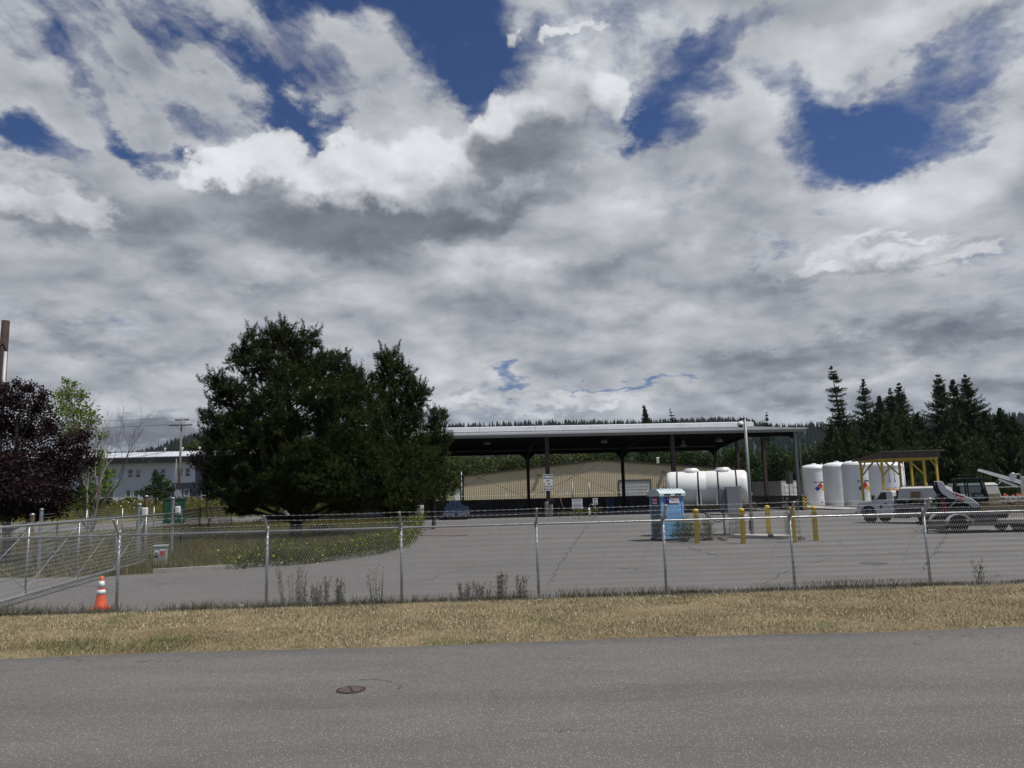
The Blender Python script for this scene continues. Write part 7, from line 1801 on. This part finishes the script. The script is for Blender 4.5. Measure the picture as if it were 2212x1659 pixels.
def service_truck():
    yaw = R(-4); p = D(2128, 1050, 47); t = thing('crane_truck', 'white service truck with flat bed and small folding crane, cut by the right edge', 'truck', (p.x, p.y, .004), yaw)
    bd = MB().box((1.6, 0, .98), (5.4, 2.2, .12)).box((1.8, -1.1, 1.22), (5.0, .07, .42))
    for k in range(9): bd.box((-.4 + k * .55, -1.15, 1.22), (.06, .05, .40))
    bd.build('bed', M_hop, t)
    sl = MB()
    for k in range(9): sl.box((-.1 + k * .5, -1.18, 1.25), (.25, .02, .05))
    sl.build('bed_slots', M_under, t)
    MB().box((1.8, -.4, .72), (5.0, .1, .2)).box((1.8, .4, .72), (5, .1, .2)).box((1.2, -.7, .6), (1.0, .35, .4)).build('chassis', M_under, t)
    for x in (0.2, 3.4):
        for y in (-.9, .9): wheel(t, x, y, .45, .45, .3, M_dark)
    tw = MB().box((2.30, -.2, 1.6), (.45, .5, 1.2)).lathe([(.30, 0), (.30, .3), (.2, .35)], (2.3, -.2, 2.2), 14)
    cr_ = tw.build('crane_tower', M_hop, t)
    z = 2.35
    MB().prism([(-.45, z + .60), (-.38, z + .72), (1.6, z + .10), (2.6, z - .25), (2.6, z - .48), (1.5, z - .10)], -.32, -.16, 'XZ').build('boom', M_vw, cr_)
    MB().prism([(.6, z + .02), (.66, z + .12), (1.7, z - .35), (1.62, z - .45)], -.42, -.33, 'XZ').lathe([(.16, -.1), (.20, 0), (.16, .1)], (1.55, -.25, z + .25), 14, 'Y').tube([(1.3, -.25, z + .3), (1.9, -.25, z + .35), (2.1, -.25, z + .1)], .03, 6).build('boom_cylinder', M_silver, cr_)
service_truck()
p = D(2098, 1050, 46.5); t = thing('spreader_box', 'detached off white spreader hopper behind the loader cab', 'spreader', (p.x, p.y, 0), R(-10))
hb_ = MB().add([(-1.2, -.9, 1.35), (1.25, -.9, 1.35), (1.1, -.8, 2.12), (-1.1, -.8, 2.12), (-1.2, .9, 1.35), (1.25, .9, 1.35), (1.1, .8, 2.12), (-1.1, .8, 2.12)], [(0, 1, 2, 3), (5, 4, 7, 6), (1, 5, 6, 2), (4, 0, 3, 7)]).prism([(-.82, 2.10), (.82, 2.10), (.3, 2.24), (-.3, 2.24)], -1.15, 1.15, 'YZ')
hb_.build('hopper', M_hop, t)
MB().box((0, 0, 1.30), (2.7, 1.9, .10)).box((-1.0, -.7, .62), (.1, .1, 1.25)).box((1.0, -.7, .62), (.1, .1, 1.25)).box((-1.0, .7, .62), (.1, .1, 1.25)).box((1.0, .7, .62), (.1, .1, 1.25)).build('stand', M_rust, t)
MB().box((0, -.86, 1.62), (.9, .03, .16), rx=.13).build('stencil_panel', mat('stencil grey', (.25, .24, .22), .6), t)
# orange delineator cones in a row behind the truck bed
base_c = None; pos = [(2140, 56), (2145, 56.4), (2150, 55.8), (2168, 56), (2173, 56.5), (2196, 56), (2201, 55.7), (2207, 56.3), (2213, 56), (2186, 57)]
for i, (px, Y) in enumerate(pos):
    q = D(px, 1050, Y); lab = ['leftmost tall orange cone behind the truck bed', 'second orange cone from the left behind the truck bed', 'third orange cone in the left cluster behind the truck bed', 'first orange cone of the middle pair behind the truck bed', 'second orange cone of the middle pair behind the truck bed', 'first orange cone of the right cluster by the crane', 'second orange cone of the right cluster by the crane', 'third orange cone of the right cluster by the crane', 'rightmost orange cone, at the very edge of the picture', 'farthest orange cone, alone between the middle and right clusters'][i]
    if base_c is None:
        base_c = thing('traffic_cone', lab, 'traffic cone', (q.x, q.y, 0), 0, 'orange cones stored behind the truck bed')
        MB().prism([(-.18, -.18), (.18, -.18), (.18, .18), (-.18, .18)], 0, .04, 'XY').build('base', M_blk, base_c)
        MB().lathe([(.15, .04), (.12, .3), (.10, .9), (.07, 1.30), (.05, 1.42), (.0, 1.43)], n=16).build('body', M_orange, base_c)
    else: dup(base_c, (q.x, q.y, 0), rs.uniform(0, 3), lab, 'orange cones stored behind the truck bed', rs.uniform(.9, 1.04))
# yard fence behind the trucks
t = thing('rear_right_fence', 'chain link fence with angled barbed wire arms behind the trucks and cones', 'fence')
q = [D(1930, 1060, 68), D(1995, 1060, 68), D(2060, 1060, 67), D(2152, 1060, 66), D(2260, 1060, 65)]
for a in q: a.z = 0
for a in q:
    pp = MB().tube([a, a + Vector((0, 0, 1.85))], .035, 8).build('post', M_galvd, t)
    MB().tube([a + Vector((0, 0, 1.83)), a + Vector((.38, -.1, 2.25))], .025, 6).build('barbed_wire_arm', M_galvd, pp)
rl = MB()
for a, b in zip(q[:-1], q[1:]): rl.tube([a + Vector((0, 0, 1.80)), b + Vector((0, 0, 1.80))], .025, 6, False)
rl.build('top_rail', M_galvd, t)
for a, b in zip(q[:-1], q[1:]):
    d = b - a; o = fastmesh('wire_mesh', chain_panel(d.length, 1.75, s=.10, r=.004), 4, M_vin, parent=t); o.location = a; o.rotation_euler = (0, 0, math.atan2(d.y, d.x))
bw = MB()
for a, b in zip(q[:-1], q[1:]):
    for u in (.35, .68, 1.0): bw.tube([a + Vector((.38 * u, -.1 * u, 1.83 + .42 * u)), b + Vector((.38 * u, -.1 * u, 1.83 + .42 * u))], .006, 3, False)
bw.build('barbed_wire', M_vin, t, normals=False)
# ================================================================== AIR
def haze():
    m = bpy.data.materials.new('thin air haze'); m.use_nodes = True; t = m.node_tree; t.nodes.clear()
    o = t.nodes.new('ShaderNodeOutputMaterial'); v = t.nodes.new('ShaderNodeVolumePrincipled')
    v.inputs['Color'].default_value = (0.80, 0.88, 1.0, 1); v.inputs['Density'].default_value = 0.00005; v.inputs['Anisotropy'].default_value = 0.3
    t.links.new(v.outputs[0], o.inputs['Volume'])
    tag(MB().box((0, 1100, 130), (7800, 3000, 270)).build('haze', m), 'thin bluish air haze over the yard and hills', 'haze', kind='stuff')
haze()
